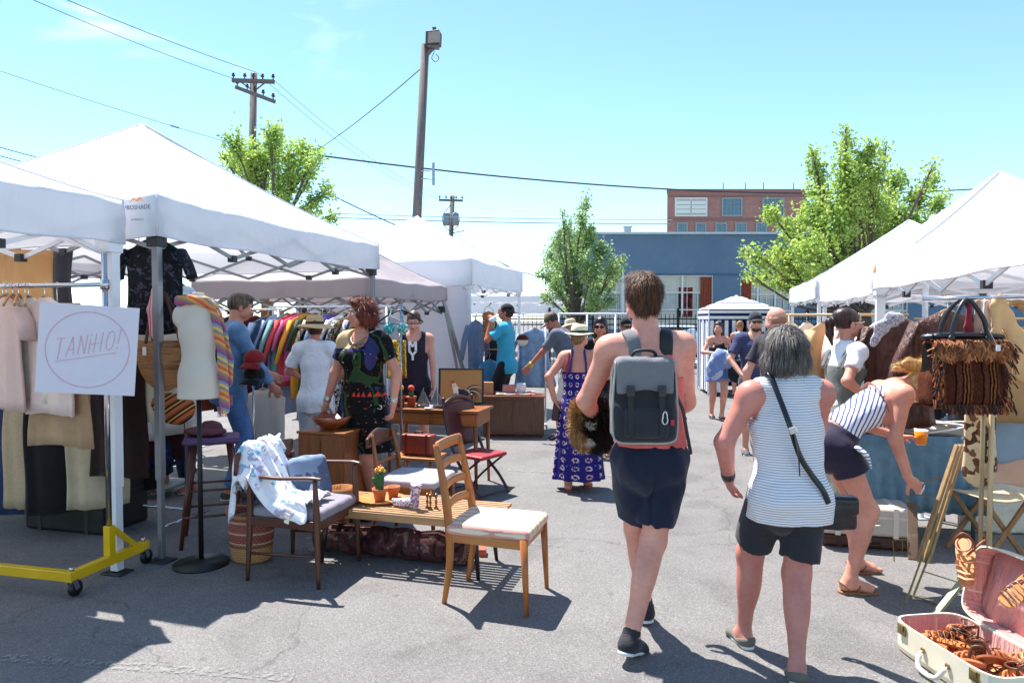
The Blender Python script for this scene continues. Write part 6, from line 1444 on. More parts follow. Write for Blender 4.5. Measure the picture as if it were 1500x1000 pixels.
# printed cloth over the back
wm = wmat(ac); c = wm @ Vector((-.20, -.12, .60))
def drape():
    r = thing('printed_cloth', 'crumpled white cloth with blue and pink print draped over the walnut armchair', 'cloth', (ac.location.x, ac.location.y, .45), ac.rotation_euler.z)
    prof = smooth_pts([(.17, 0, .03), (.04, 0, .045), (-.06, 0, .10), (-.15, 0, .24), (-.215, 0, .35), (-.27, 0, .372), (-.325, 0, .30), (-.345, 0, .16), (-.335, 0, .07)], 6); n = len(prof) - 1
    cm = blobs(('#f0eef2', '#ece8ee', '#f2f0f2', '#e4e2ee', '#e2ccd4', '#f0eef2', '#7fb4cc', '#eeeaf0', '#f0eeee', '#b8a8c4'), 12.0, dist=.5)
    def fn(y0, y1, lo, hi, ph):
        def g(u, v):
            k = lo + (hi - lo) * u; i = min(int(k * n), n - 1); p = prof[i].lerp(prof[i + 1], k * n - i); e = abs(2 * u - 1) ** 2
            w_ = y0 + (y1 - y0) * v + .02 * math.sin(u * 9 + ph) * (1 - v) + .03 * math.sin(u * 7 + ph * 2) * v
            d = .016 * math.sin(w_ * 75 + u * 6 + ph) + .010 * math.sin(w_ * 41 - u * 17) + .008 * math.sin(w_ * 130 + u * 25) * e
            s_ = max(0, -.235 - w_); return (p.x - d * .6 + .012 * math.sin(v * 14 + ph), w_ + .35 * s_, p.z + abs(d) * 1.1 + .012 - s_ * 2.2 * (.6 if u < .5 else 1))
        return g
    MB().grid(fn(-.33, .03, 0, 1, .5), 46, 34).build('cloth', cm, r, True, solid=.007)
    MB().grid(fn(-.02, .10, .42, .95, 2.0), 24, 12).build('blue_corner', blobs(('#eceaf0', '#8fbcd0', '#f0eef0', '#d8e4ec'), 14.0), r, True, solid=.006)
    MB().box((.06, -.285, -.03), (.035, .003, .06), (0, R(14), R(-8))).build('paper_tag', plain('#efe6d2', .8), r)
drape()
# denim cushion
def denim():
    r = thing('denim_cushion', 'faded denim cushion leaning on the seat of the walnut armchair', 'cushion', wm @ Vector((-.02, .10, .465)), ROWA + R(-20))
    B = SD(.04); m = RY(-18); B.box((0, 0, .12), (.05, .15, .14), .045, m); B.ell((-.02, 0, .13), (.075, .12, .12), m); sdobj('cushion', B.surf(.008, wr=(.012, 20)), blobs(('#52627c', '#5c6c88', '#647896', '#48566e', '#8090a8'), 6.0), r)
denim()

# ---- ladder back chair in front
def ladder():
    r = rowthing('dining_chair', 'light oak ladder back chair with cream striped seat, frontmost chair in the sun', 'chair', -.088, 4.01, 0, -2.5)
    X, Y = .225, .185
    for sy in (-1, 1):
        pts = smooth_pts([(-X - .03, sy * Y, 0), (-X + .005, sy * Y, .24), (-X + .0, sy * Y, .46), (-X - .04, sy * (Y - .01), .70), (-X - .085, sy * (Y - .015), .905)], 5)
        MB().tube(pts, [.013 + .010 * math.sin(min(1, i / 12) * PI / 2) - .007 * max(0, (i - 12) / 8) for i in range(len(pts))], 10, flat=(1.15, .9)).build('back_post', oak, r, True)
        taper((X + .02, sy * (Y + .025), 0), (X, sy * (Y + .02), .42), .013, .024, oak, r)
        MB().bar((-X, sy * Y, .385), (X, sy * (Y + .018), .385), .022, .05).build('seat_rail', oak_x, r, bevel=.003)
    for k, (z, x) in enumerate(((.885, -X - .078), (.77, -X - .055), (.655, -X - .032), (.545, -X - .012))):
        m = MB(); hh = .03 if k == 0 else .022
        m.grid(lambda u, v: (x - .022 * math.cos((u - .5) * 3.0), (u - .5) * 2 * (Y - .01), z + (v - .5) * 2 * hh + (.012 if k else .0) * math.cos((u - .5) * 3.1)), 12, 2); m.build('back_slat', oak_y, r, True, solid=.016)
    m = MB(); m.bar((X - .005, -Y, .385), (X - .005, Y, .385), .022, .05); m.build('front_rail', oak_y, r, bevel=.003)
    cushion((.01, 0, .435), (.25, .215, .034), .03, multistripe(('#dfcbb2', '#cf9f90', '#dfcbb2', '#e2d2ba', '#d8b88c', '#e0ccb4', '#c89488', '#e2d2ba', '#e0ceb4'), 'y', .16), r, h=.009, wr=(.002, 14))
ladder()

# ---- chair behind the bench
def chair3():
    r = rowthing('dining_chair', 'teak chair with curved back and pale grey seat behind the slatted bench', 'chair', -.72, 5.14)
    X, Y = .21, .20
    for sy in (-1, 1):
        taper((-X - .04, sy * Y, 0), (-X - .06, sy * (Y - .03), .78), .013, .012, teak, r, mid=((-X, sy * Y, .42), .02))
        taper((X + .02, sy * (Y + .01), 0), (X, sy * Y, .43), .012, .021, teak, r)
        MB().bar((-X, sy * Y, .39), (X, sy * Y, .39), .022, .05).build('seat_rail', teak_x, r, bevel=.003)
    m = MB(); m.grid(lambda u, v: (-X - .045 - .05 * math.cos((u - .5) * 2.6), (u - .5) * .50, .72 + (v - .5) * .13 * (1 - .5 * abs(2 * u - 1)) + .015 * math.cos((u - .5) * 3)), 18, 4); m.build('backrest', walnut_x, r, True, solid=.018)
    m = MB(); m.grid(lambda u, v: (-X - .02 - .03 * math.cos((u - .5) * 2.6), (u - .5) * .40, .55 + (v - .5) * .03), 12, 1); m.build('back_rail', teak_x, r, True, solid=.018)
    cushion((.01, 0, .437), (.235, .225, .032), .03, cloth('#a9a2a8', .05, wr=.2), r, h=.011)
chair3()

# ---- slatted bench with goods
def bench():
    r = rowthing('slatted_bench', 'long low slatted wooden bench holding the plant tray and boot', 'bench', -.685, 4.60, 0, -1)
    zt = .385
    for k in range(11):
        y = -.205 + .041 * k; MB().box((0, y, zt - .009), (1.30, .024, .018)).build('slat', pale, r, bevel=.002)
    for y in (-.215, .215):
        MB().box((0, y, zt - .035), (1.26, .018, .05)).build('side_rail', pale, r, bevel=.002)
    for x in (-.58, 0, .58): MB().box((x, 0, zt - .036), (.03, .40, .035)).build('cross_rail', pale, r)
    for x in (-.52, .52):
        for y in (-.17, .17): taper((x * 1.06, y * 1.1, 0), (x, y, zt - .055), .012, .022, plain('#1d1512', .4), r)
    return r
bn = bench(); wb = wmat(bn)
def onb(x, y): return wb @ Vector((x, y, .386))
def tray():
    c = onb(-.22, .02); r = thing('wooden_tray', 'shallow round wooden tray under the terracotta pots on the bench', 'tray', c)
    MB().lathe([(.001, 0), (.11, 0), (.15, .022), (.145, .022), (.108, .006), (.001, .006)], n=28, sx=1.15).build('tray', wood('#a86a34', '#cf9658', 'x'), r, True)
    def pot(c, s, label, extra=None):
        p = thing('terracotta_pot', label, 'plant pot', c); m = MB().lathe([(.001, 0), (.033 * s, 0), (.045 * s, .065 * s), (.051 * s, .066 * s), (.053 * s, .09 * s), (.046 * s, .09 * s), (.043 * s, .07 * s), (.001, .07 * s)], n=22); m.build('pot', plain('#b5653c', .8, amt=.15, bump=.2), p, True); return p
    p1 = pot(c + Vector((.0, -.04, .007)), 1.0, 'terracotta pot with the yellow and pink topped cactus')
    B = SD(.01); B.cone((0, 0, .07), (0, 0, .17), .026, .028, folds=(10, .004)); B.cone((-.02, 0, .10), (-.045, 0, .15), .010, .012)
    sdobj('cactus', B.surf(.004), plain('#2f5a2c', .6, amt=.2, bump=.3), p1)
    m = MB(); q = random.Random(4)
    for k in range(40):
        a = q.random() * 6.28; e = q.random(); c2 = Vector((math.cos(a) * .036 * e, math.sin(a) * .036 * e, .205 + .018 * (1 - e) + q.gauss(0, .008))); m.cur = 0 if q.random() < .6 else 1; m.ell(c2, (.009, .009, .006), (q.random() * 3, q.random() * 3, 0), 6)
    m.build('flower', [plain('#e8d22c', .6), plain('#d8506a', .6)], p1, True)
    p2 = pot(c + Vector((.075, .05, .007)), .9, 'small empty terracotta pot on the tray behind the cactus pot')
    p3 = thing('copper_bowl', 'round wicker bowl with a wooden spoon left of the plant tray', 'bowl', onb(-.50, -.02))
    MB().lathe([(.001, 0), (.05, 0), (.085, .03), (.088, .085), (.083, .085), (.078, .035), (.045, .008), (.001, .008)], n=24).build('bowl', weave('#7a4a26', '#c98a52', 140), p3, True)
    m = MB(); m.tube([(-.02, 0, .03), (-.14, .02, .15)], .006); m.ell((-.15, .02, .158), (.022, .016, .006), (0, R(40), 0)); m.build('spoon', wood('#b98248', '#dcb070', 'x'), p3, True)
tray()
def boot():
    r = thing('ceramic_boot', 'purple and white floral boot shaped vase on the bench', 'vase', onb(.03, -.09), ROWA + R(172))
    fm = blobs(('#c9b8d0', '#e4dce4', '#8f6fa4', '#b06a80', '#5f7a5a', '#d8cbe0'), 26.0)
    B = SD(.012); B.cone((-.05, 0, .05), (-.065, 0, .16), .028, .034, cb=True); B.cone((-.045, 0, .045), (.04, 0, .032), .03, .028); B.cone((.04, 0, .032), (.095, 0, .03), .028, .022); B.cone((.09, 0, .03), (.115, 0, .045), .02, .008)
    B.cone((-.06, 0, .012), (-.06, 0, .04), .018, .02)
    sdobj('boot', B.surf(.004, cuts=[lambda X: -X[..., 2]]), fm, r); m = MB(); m.tube([Vector((-.067 + .034 * math.cos(a), .034 * math.sin(a), .162 + .006 * math.cos(2 * a))) for a in [2 * PI * j / 14 for j in range(14)]], .005, 6, closed=True); m.build('rim', plain('#d8ccd8', .4), r, True)
boot()
for k, (x, y) in enumerate(((.155, -.06), (.185, -.08), (.215, -.055))):
    c = onb(x, y); r = thing('brass_candlestick', ['left', 'middle', 'right'][k] + ' one of the three small brass stems on the bench', 'candlestick', c, 0, 'brass stems on the bench')
    MB().lathe([(.001, 0), (.016, 0), (.012, .008), (.005, .02), (.009, .045), (.004, .06), (.011, .085), (.008, .10), (.004, .095), (.001, .09)], n=12).build('stem', plain('#7a5a34', .25, .9, .15), r, True)
def rug():
    r = rowthing('rolled_rug', 'rolled dark red patterned rug lying under the slatted bench', 'rug', -.29 - .53, 4.53 + .145, .105)
    t = NT('rug'); o = t.sep(); col = t.ramp(t.noise(11, t.map((1, .7, .7)), 3, .6, 1), [(.30, '#1c1418'), (.42, '#3e2226'), (.52, '#5c3a38'), (.58, '#3a2632'), (.66, '#8a6a5a')])
    t.bump(t.noise(160), .5, .004); rm = t.fin(col, .95, spec=.1)
    m = MB(); pts = [(-.55 + 1.1 * i / 16, .004 * math.sin(i), -.004 * math.cos(i * 1.7)) for i in range(17)]
    m.tube(pts, [.098 + .006 * math.sin(i * 2.1) for i in range(17)], 24, cap=True); m.build('rug', rm, r, True)
    m = MB(); m.tube([(.5515, .085 * (1 - k / 60) * math.cos(k * .45), .085 * (1 - k / 60) * math.sin(k * .45)) for k in range(60)], .0045, 5); m.build('roll_edge', plain('#8a6a5a', .9), r)
    q = random.Random(5); m = MB()
    for k in range(60):
        a = q.random() * 6.28; m.bar((-.55, .095 * math.cos(a), .095 * math.sin(a)), (-.59, .1 * math.cos(a), .1 * math.sin(a) - .01), .004)
    m.build('fringe', plain('#a08a7a', .9), r)
rug()
MB().box((0, 0, .025), (.05, .09, .05)).build('b', plain('#c8553c'), None, bevel=.004)
o = bpy.data.objects['b']; o.name = 'pink_box'; o.location = G(707, 812); tag(o, 'small coral pink box on the asphalt right of the rolled rug', 'box')

# ---- red folding chair
def folding():
    r = thing('folding_chair', 'mahogany folding chair with burgundy leather back and seat on crossed legs', 'chair', (-.34, 6.45, 0), R(-38)); r.scale = (1, 1, .95)
    mah = wood('#2a0f0d', '#4a1d18', 'z'); led = plain('#4a161c', .35, amt=.15, bump=.15); red = plain('#9c2a30', .45, amt=.12, bump=.1)
    for sy in (-1, 1):
        y = sy * .20
        MB().tube(smooth_pts([(.24, y, 0), (.12, y, .16), (-.02, y, .30), (-.12, y, .48), (-.19, y, .70), (-.22, y, .90)]), [.014] * 26, 8, flat=(1.3, .8)).build('back_leg', mah, r, True)
        y2 = sy * .175
        MB().tube(smooth_pts([(-.20, y2, 0), (-.10, y2, .12), (.06, y2, .26), (.20, y2, .37)]), .013, 8, flat=(1.3, .8)).build('front_leg', mah, r, True)
        MB().ell((-.22, y, .92), .02).build('finial', mah, r, True)
    for x, z in ((-.19, .03), (.23, .03)): MB().tube([(x, -.2, z), (x, .2, z)], .010).build('stretcher', mah, r, True)
    m = MB(); m.grid(lambda u, v: (-.135 - .075 * v - .012 * math.sin(v * 3), (u - .5) * .385, .46 + .40 * v + .03 * v * math.cos((u - .5) * 3)), 14, 10); m.build('backrest', led, r, True, solid=.02)
    m = MB(); m.tube(smooth_pts([(-.215, -.2, .86), (-.225, -.1, .905), (-.228, 0, .92), (-.225, .1, .905), (-.215, .2, .86)]), .016, 8, flat=(.8, 1.6)); m.build('top_rail', mah, r, True)
    cushion((.045, 0, .385), (.19, .19, .022), .02, red, r)
    m = MB()
    for sy in (-1, 1): pass
folding()

# ---- teak box cabinet and bowl
def teakbox():
    r = rowthing('small_cabinet', 'small teak cabinet under the round wooden bowl', 'cabinet', -1.42, 5.5)
    MB().box((0, 0, .38), (.40, .38, .70)).build('carcass', teak, r, bevel=.006); MB().box((0, 0, .742), (.42, .40, .02)).build('top', teak_x, r, bevel=.004)
    for x in (-.095, .095): MB().box((x, -.192, .38), (.18, .012, .62)).build('door', teak, r, bevel=.003)
    m = MB(); m.box((0, 0, .015), (.38, .36, .03)); m.build('plinth', walnut_x, r)
    c = wmat(r) @ Vector((.0, -.03, .752)); b = thing('wooden_bowl', 'large reddish turned wooden bowl on the small teak cabinet', 'bowl', c)
    MB().lathe([(.001, 0), (.06, 0), (.065, .008), (.12, .045), (.160, .10), (.153, .10), (.11, .052), (.05, .022), (.001, .018)], n=36).build('bowl', wood('#6a2c18', '#9a4a28', 'x', .6, .3), b, True)
teakbox()
def stool2():
    r = thing('side_table', 'small oak stool under the red brown leather suitcase', 'stool', (-.83, 6.15, 0), ROWA)
    MB().box((0, 0, .40), (.42, .30, .025)).build('top', oak_x, r, bevel=.004)
    for sx in (-1, 1):
        for sy in (-1, 1): taper((sx * .20, sy * .14, 0), (sx * .15, sy * .10, .39), .011, .016, oak, r)
    c = wmat(r) @ Vector((0, 0, .414)); s = thing('leather_suitcase', 'small red brown leather suitcase standing under the desk', 'suitcase', c, ROWA - R(4))
    B = SD(.01); B.box((0, 0, .095), (.15, .06, .09), .018); sdobj('case', B.surf(.007), plain('#8a3a2e', .45, amt=.2, bump=.25), s)
    for x in (-.10, .10): MB().box((x, 0, .095), (.022, .124, .184)).build('strap', plain('#5a241c', .5), s, bevel=.004)
    MB().box((0, -.061, .15), (.05, .006, .02)).build('lock', plain('#b09a60', .3, .9), s)
    m = MB(); m.tube(smooth_pts([(-.04, 0, .185), (-.03, 0, .205), (.03, 0, .205), (.04, 0, .185)]), .006); m.build('handle', plain('#5a241c', .5), s, True)
stool2()
def desk():
    r = rowthing('writing_desk', 'oak writing desk carrying two cacti and silver sailboats', 'desk', -.72, 6.85)
    MB().box((0, 0, .74), (.98, .48, .028)).build('top', teak_x, r, bevel=.004); MB().box((0, .0, .66), (.92, .42, .12)).build('drawer_box', teak_x, r, bevel=.003)
    for x in (-.23, .23): MB().box((x, -.214, .66), (.42, .012, .10)).build('drawer', wood('#8a4e28', '#b5713c', 'x'), r, bevel=.003)
    for sx in (-1, 1):
        for sy in (-1, 1): taper((sx * .45, sy * .20, 0), (sx * .44, sy * .19, .61), .014, .024, teak, r)
    w_ = wmat(r)
    for k, (x, colr, nm) in enumerate(((-.37, '#e8b23c', 'yellow'), (-.255, '#c83a3a', 'red'))):
        p = thing('terracotta_pot', 'terracotta pot with a cactus topped by a ' + nm + ' ball on the desk', 'plant pot', w_ @ Vector((x, -.1, .755)))
        MB().lathe([(.001, 0), (.034, 0), (.046, .085), (.051, .085), (.051, .105), (.043, .105), (.001, .09)], n=18).build('pot', plain('#a8563c', .8), p, True)
        MB().lathe([(.022, .09), (.026, .13), (.02, .16), (.001, .165)], n=12).build('cactus', plain('#2f5a34', .6, bump=.3), p, True)
        MB().ell((0, 0, .185), (.034, .034, .03)).build('flower', plain(colr, .7, amt=.25, bump=.5), p, True)
    for k, (x, s) in enumerate(((-.12, 1.0), (.02, 1.05))):
        b = thing('sailboat_ornament', ['left silver grey sailboat ornament next to the cactus pots', 'right silver grey sailboat ornament beside the rooster picture'][k], 'ornament', w_ @ Vector((x, -.12, .755)), ROWA)
        g_ = plain('#8a9098', .3, .6, .2)
        for j, (a, b2, hh) in enumerate((((-.07), .005, .17), (.012, .075, .13))): 
            m = MB(); m.prism([(a, .03), (b2, .03), (b2 if j == 0 else a, .03 + hh * s)], .012, c=(0, .0, 0)); m.build('sail', g_, b, bevel=.003)
        m = MB(); m.prism([(-.085, .026), (.085, .026), (.06, .0), (-.06, .0)], .05); m.build('hull', plain('#6a7078', .35, .5), b, bevel=.008)
    MB().lathe([(.001, 0), (.04, 0), (.045, .012), (.001, .006)], n=16).build('x', plain('#d8d8dc', .3), None, True); o = bpy.data.objects['x']; o.name = 'small_dish'; o.location = w_ @ Vector((-.03, -.2, .755)); tag(o, 'small pale dish on the desk in front of the sailboats', 'dish')
    # rooster picture
    pc = Vector(((675 - 750) / FPX * 7.03, 7.03, .757)); pr = thing('framed_picture', 'black framed tan picture of a rooster propped up on the desk', 'picture', pc, R(-3))
    W, H = .222, .355; tl = Matrix.Rotation(R(-6), 3, 'X'); Tm = lambda x, y, z: tl @ Vector((x, y, z))
    m = MB()
    m.bar(Tm(-W, 0, .008), Tm(W, 0, .008), .02, .016); m.bar(Tm(-W, 0, H), Tm(W, 0, H), .02, .016); m.bar(Tm(-W, 0, .0), Tm(-W, 0, H + .008), .02, .016); m.bar(Tm(W, 0, .0), Tm(W, 0, H + .008), .02, .016); m.build('frame', blackm, pr)
    m = MB(); m.prism([(-W, .01), (W, .01), (W, H), (-W, H)], .006, tl); m.build('panel', plain('#b08552', .8, amt=.06), pr)
    def shp(pts, colr, y, nm): m = MB(); m.prism(pts, .003, tl, Tm(0, y, 0)); m.build(nm, plain(colr, .8, amt=.2), pr)
    shp([(-.10, .20), (-.06, .215), (-.03, .17), (.03, .14), (.08, .15), (.09, .11), (.04, .07), (-.02, .06), (-.07, .09), (-.085, .15)], '#e9dcc6', -.006, 'rooster_body')
    shp([(-.03, .16), (.06, .135), (.09, .10), (.03, .05), (-.02, .07)], '#23303a', -.009, 'wing')
    shp([(-.06, .11), (-.02, .09), (-.01, .06), (-.05, .055), (-.075, .085)], '#3a6478', -.011, 'breast')
    shp([(-.105, .215), (-.11, .235), (-.095, .225), (-.09, .245), (-.078, .228), (-.065, .24), (-.06, .215)], '#c8503a', -.009, 'comb')
    shp([(-.105, .20), (-.125, .193), (-.105, .185), (-.10, .165), (-.092, .19)], '#c8503a', -.010, 'wattle')
    for j in range(7):
        a0 = R(100 - j * 17); pts = []
        for i in range(8): tt = i / 7; rr = .03 + .12 * tt; a = a0 - tt * 1.1; pts.append((.07 + rr * math.cos(a), .12 + rr * math.sin(a) * .75))
        m = MB(); m.tube([Tm(x, -.007 - .001 * j, z) for x, z in pts], [.006 * (1 - i / 9) for i in range(8)], 5); m.build('tail_feather', plain(['#23262c', '#d9cbb4', '#3a4a50'][j % 3], .8), pr)
    for x in (-.03, .03): m = MB(); m.tube([Tm(x, -.007, .06), Tm(x - .01, -.007, .035), Tm(x - .035, -.007, .03)], .003, 5); m.build('foot', plain('#c8924a', .8), pr)
desk()
# ---- wide wooden cabinet with things on it
def dresser():
    r = thing('wooden_cabinet', 'low wide walnut cabinet with two doors in front of the bearded man', 'cabinet', (P(753, 600, 9.6).x, 9.65, 0), R(-3))
    dm = wood('#4a2a1c', '#7a4a30', 'z'); H = .56
    MB().box((0, 0, H / 2 + .02), (.84, .42, H - .04)).build('carcass', dm, r, bevel=.004); MB().box((0, 0, H), (.88, .45, .02)).build('top', wood('#5a3422', '#8a5638', 'x'), r, bevel=.004)
    for sx in (-1, 1): MB().box((sx * .21, -.216, H / 2 + .01), (.40, .012, H - .12)).build('door', wood('#3f2418', '#6f4630', 'z', 1.6), r, bevel=.003)
    MB().box((0, 0, .012), (.80, .38, .024)).build('plinth', walnut_x, r)
    w_ = wmat(r)
    B = SD(.02); B.box((0, 0, .01), (.28, .17, .012), .01); B.cone((.25, -.18, .0), (.27, -.235, -.08), .03, .015, flat=(V3(0, 1, 0), .4)); o = sdobj('folded_cloth', B.surf(.01, wr=(.008, 20)), blobs(('#c0605c', '#e0c0b0', '#8fae8a', '#d8d0c8'), 10.0), None); o.location = w_ @ Vector((.02, 0, .575)); tag(o, 'flowered red and green cloth lying on the low walnut cabinet', 'cloth')
    o = MB().box((0, 0, .085), (.14, .12, .17)).build('tan_box', plain('#c08a64', .7), None, bevel=.004); o.location = w_ @ Vector((-.36, 0, .572)); tag(o, 'upright tan box at the left end of the low walnut cabinet', 'box')
    o = MB().box((0, 0, .05), (.18, .14, .10)).build('pink_box', plain('#c9837c', .7), None, bevel=.004); o.location = w_ @ Vector((-.07, .02, .60)); tag(o, 'pink box in the middle of the low walnut cabinet', 'box')
    o = MB().lathe([(.001, 0), (.05, 0), (.07, .05), (.068, .10), (.06, .13), (.001, .135)], n=18).build('white_jar', plain('#e4e2e6', .3), None, True); o.location = w_ @ Vector((.10, -.03, .60)); tag(o, 'round white jar under the bearded man hand on the cabinet', 'jar')
dresser()
# ---- wicker basket
def basket():
    c = G(357, 830); r = thing('wicker_basket', 'oval wicker basket in red and tan bands beside the walnut armchair', 'basket', (c.x, c.y + .14, 0), R(-10))
    wm_ = weave('#8a5a34', '#d8a878', 60, (.34, [(0, '#c08858'), (.30, '#c08858'), (.31, '#7a2a34'), (.38, '#c9a07c'), (.42, '#8a2238'), (.58, '#caa080'), (.62, '#8a2238'), (.80, '#c9a07c'), (.84, '#8a2238'), (.95, '#b87848')]))
    m = MB(); m.lathe([(.001, .004), (.12, .004), (.135, .02), (.15, .15), (.165, .33), (.158, .33), (.142, .15), (.125, .02), (.001, .012)], n=44, sy=.8, wob=lambda a, z: 1 + .008 * math.sin(22 * a)); m.build('basket', wm_, r, True)
    m = MB(); m.tube([(.163 * math.cos(a), .131 * math.sin(a), .332 + .018 * math.cos(2 * a)) for a in [2 * PI * j / 36 for j in range(36)]], .010, 8, closed=True); m.build('rim', weave('#8a4a2a', '#c98858', 200), r, True)
    m = MB(); m.tube(smooth_pts([(-.16, 0, .33), (-.10, -.05, .30), (.0, -.03, .26), (.10, .05, .28), (.155, 0, .33)]), .007, 6); m.build('handle', plain('#6a3a2a', .6), r, True)
basket()
# ---- bar stool with purple seat
def barstool():
    r = thing('bar_stool', 'tall reddish wooden stool with a purple seat beside the mannequin stand', 'stool', (P(310, 600, 5.05).x, 5.05, 0), R(20))
    for sx in (-1, 1):
        for sy in (-1, 1): taper((sx * .20, sy * .17, 0), (sx * .12, sy * .10, .72), .014, .022, wood('#3a1a12', '#6a3322', 'z'), r)
    for z, k in ((.22, .185), (.40, .16)):
        for s in (-1, 1):
            MB().tube([(-k, s * k * .85, z), (k, s * k * .85, z)], .009).build('rung', walnut_x, r, True); MB().tube([(s * k, -k * .85, z + .03), (s * k, k * .85, z + .03)], .009).build('rung', walnut_x, r, True)
    cushion((0, 0, .745), (.19, .15, .026), .024, plain('#5b3a66', .5, amt=.15), r, h=.01)
    c = wmat(r) @ Vector((-.03, 0, .77)); B = SD(.02); B.ell((0, 0, .03), (.14, .11, .035)); B.ell((.02, .02, .06), (.08, .07, .05)); B.ell((-.11, .03, .03), (.07, .06, .03)); o = sdobj('felt_hat', B.surf(.008, wr=(.006, 22)), plain('#5a2a34', .8, amt=.3), None); o.location = c; tag(o, 'crumpled maroon felt hat lying on the purple stool seat', 'hat')
barstool()
# ---- tailor's dummy
def dummy():
    c = G(295, 826); r = thing('dress_form', 'cream dress form torso on a black pole with a round base', 'dress form', (c.x, c.y, 0), R(15))
    m = MB(); m.lathe([(.001, 0), (.175, 0), (.175, .015), (.05, .03), (.018, .04), (.001, .04)], n=32); m.build('base', blackm, r, True)
    MB().tube([(0, 0, .03), (0, 0, 1.12)], .016, 12).build('pole', blackm, r, True)
    B = SD(.03); f = V3(0, 1, 0)
    B.cone((0, 0, 1.10), (0, 0, 1.24), .165, .155, flat=(f, .72), ca=True); B.cone((0, 0, 1.24), (0, .005, 1.38), .15, .118, flat=(f, .76)); B.cone((0, .005, 1.38), (0, .01, 1.53), .12, .148, flat=(f, .74)); B.cone((0, .01, 1.53), (0, 0, 1.64), .145, .12, flat=(f, .66))
    for i in (-1, 1): B.ell((i * .065, .085, 1.50), (.06, .05, .06)); B.ell((i * .145, 0, 1.63), (.045, .05, .06)); B.cone((i * .12, 0, 1.66), (0, 0, 1.72), .05, .05)
    B.cone((0, 0, 1.68), (0, .005, 1.79), .055, .05, cb=True)
    sdobj('torso', B.surf(.007, cuts=[lambda X: 1.095 - X[..., 2]]), canvas('#cdc3b6', 0, .08), r).scale = (.80, .82, 1)
    w_ = wmat(r); sc = thing('rainbow_scarf', 'rainbow striped scarf wound round the neck of the cream dress form', 'scarf', (c.x, c.y, 1.2), R(15)); sc.scale = (.80, .82, 1)
    rain = multistripe(('#c8604a', '#d8944c', '#8a8488', '#d8b85c', '#8a90a0', '#7a5a8a', '#a85a6a', '#8a8078', '#d89a50'), 'z', .15, (R(18), R(-24), 0), .03)
    B = SD(.02); z0 = -1.2
    B.chain([(-.13, -.03, 1.735 + z0), (-.05, -.085, 1.745 + z0), (.06, -.085, 1.735 + z0), (.12, -.02, 1.71 + z0)], [.032, .034, .034, .034]); B.chain([(-.13, -.03, 1.735 + z0), (-.10, .05, 1.75 + z0), (0, .085, 1.75 + z0), (.10, .05, 1.73 + z0), (.12, -.02, 1.71 + z0)], [.03] * 5)
    B.chain([(.10, -.07, 1.73 + z0), (.15, -.09, 1.62 + z0), (.185, -.085, 1.45 + z0), (.20, -.075, 1.25 + z0), (.205, -.07, 1.04 + z0)], [.034, .036, .040, .044, .046], flat=(V3(.3, 1, 0) / 1.044, .4))
    B.chain([(.14, -.03, 1.70 + z0), (.21, -.02, 1.50 + z0), (.235, -.03, 1.34 + z0), (.235, -.04, 1.20 + z0)], [.03, .034, .038, .038], flat=(V3(.3, 1, 0) / 1.044, .4))
    sdobj('scarf', B.surf(.0065, wr=(.011, 34, 2, (1, 1, .3))), rain, sc)
    m = MB(); q = random.Random(2)
    for k in range(34): x = .15 + .12 * k / 34; m.bar((x, -.07 + .04 * (k % 3 - 1) * .4, -.155 if x < .22 else -.08), (x + q.gauss(0, .006), -.07, -.22 if x < .22 else -.15), .003)
    m.build('fringe', multistripe(('#e8902c', '#7a5a9a', '#d84a3a', '#8a8078'), 'x', .03), sc)
dummy()
# ---- the yellow based rail
def zrack():
    r = rowthing('clothes_rail', 'chrome clothes rail on a yellow wheeled base at the left edge', 'clothes rail', -2.50, 4.27, 0, 2)
    ye = plain('#e0b010', .3, amt=.08, sc=6, coat=.3); Lx = -1.55
    MB().bar((0, -.31, .125), (0, .31, .125), .045, .06).build('foot_bar', ye, r, bevel=.004); MB().bar((Lx, -.31, .125), (Lx, .31, .125), .045, .06).build('foot_bar', ye, r, bevel=.004)
    MB().bar((-.023, -.285, .126), (Lx + .023, -.285, .126), .045, .058).build('base_bar', ye, r, bevel=.004)
    for x in (0, Lx):
        MB().bar((x, 0, .156), (x, 0, .34), .048, .048, up=(0, 1, 0)).build('socket', ye, r, bevel=.003)
        MB().bar((x, .20, .158), (x, .03, .31), .03, .03).build('brace', ye, r, bevel=.003)
        MB().tube([(x, 0, .33), (x, 0, 2.02)], .0165, 14).build('upright', chrome, r, True); MB().tube([(x, 0, 1.80), (x, 0, 1.86)], .026, 14).build('collar', chrome, r, True)
    MB().tube([(0, 0, 1.83), (Lx, 0, 1.83)], .014, 12).build('rail', chrome, r, True)
    for x in (0, Lx):
        for y in (-.28, .28):
            m = MB(); m.tube([(x, y, .05), (x, y, .10)], .012); m.bar((x - .022, y, .10), (x - .022, y + .02, .045), .004, .03); m.bar((x + .022, y, .10), (x + .022, y + .02, .045), .004, .03); m.box((x, y, .10), (.05, .04, .008)); k = m.build('caster_fork', chrome, r)
            MB().lathe([(.01, -.016), (.04, -.016), (.047, -.008), (.047, .008), (.04, .016), (.01, .016)], (x, y + .022, .047), 20, Euler((0, PI / 2, 0)).to_matrix()).build('caster', blackm, k, True)
            MB().tube([(x, y, .155), (x, y, .175)], .012).build('bolt', chrome, r, True)
    return r
zr = zrack(); wz = wmat(zr)
def zp(x, y=0, z=1.83): return wz @ Vector((x, y, z))
garment('pale pink sleeveless blouse on a wooden hanger left of the white sign', 'blouse', zp(-.45), ROWA + R(-12), cloth('#e3c9c2', .05), w=.5, L=.72, sl=None, seed=1, flare=1.1, fold=.010)
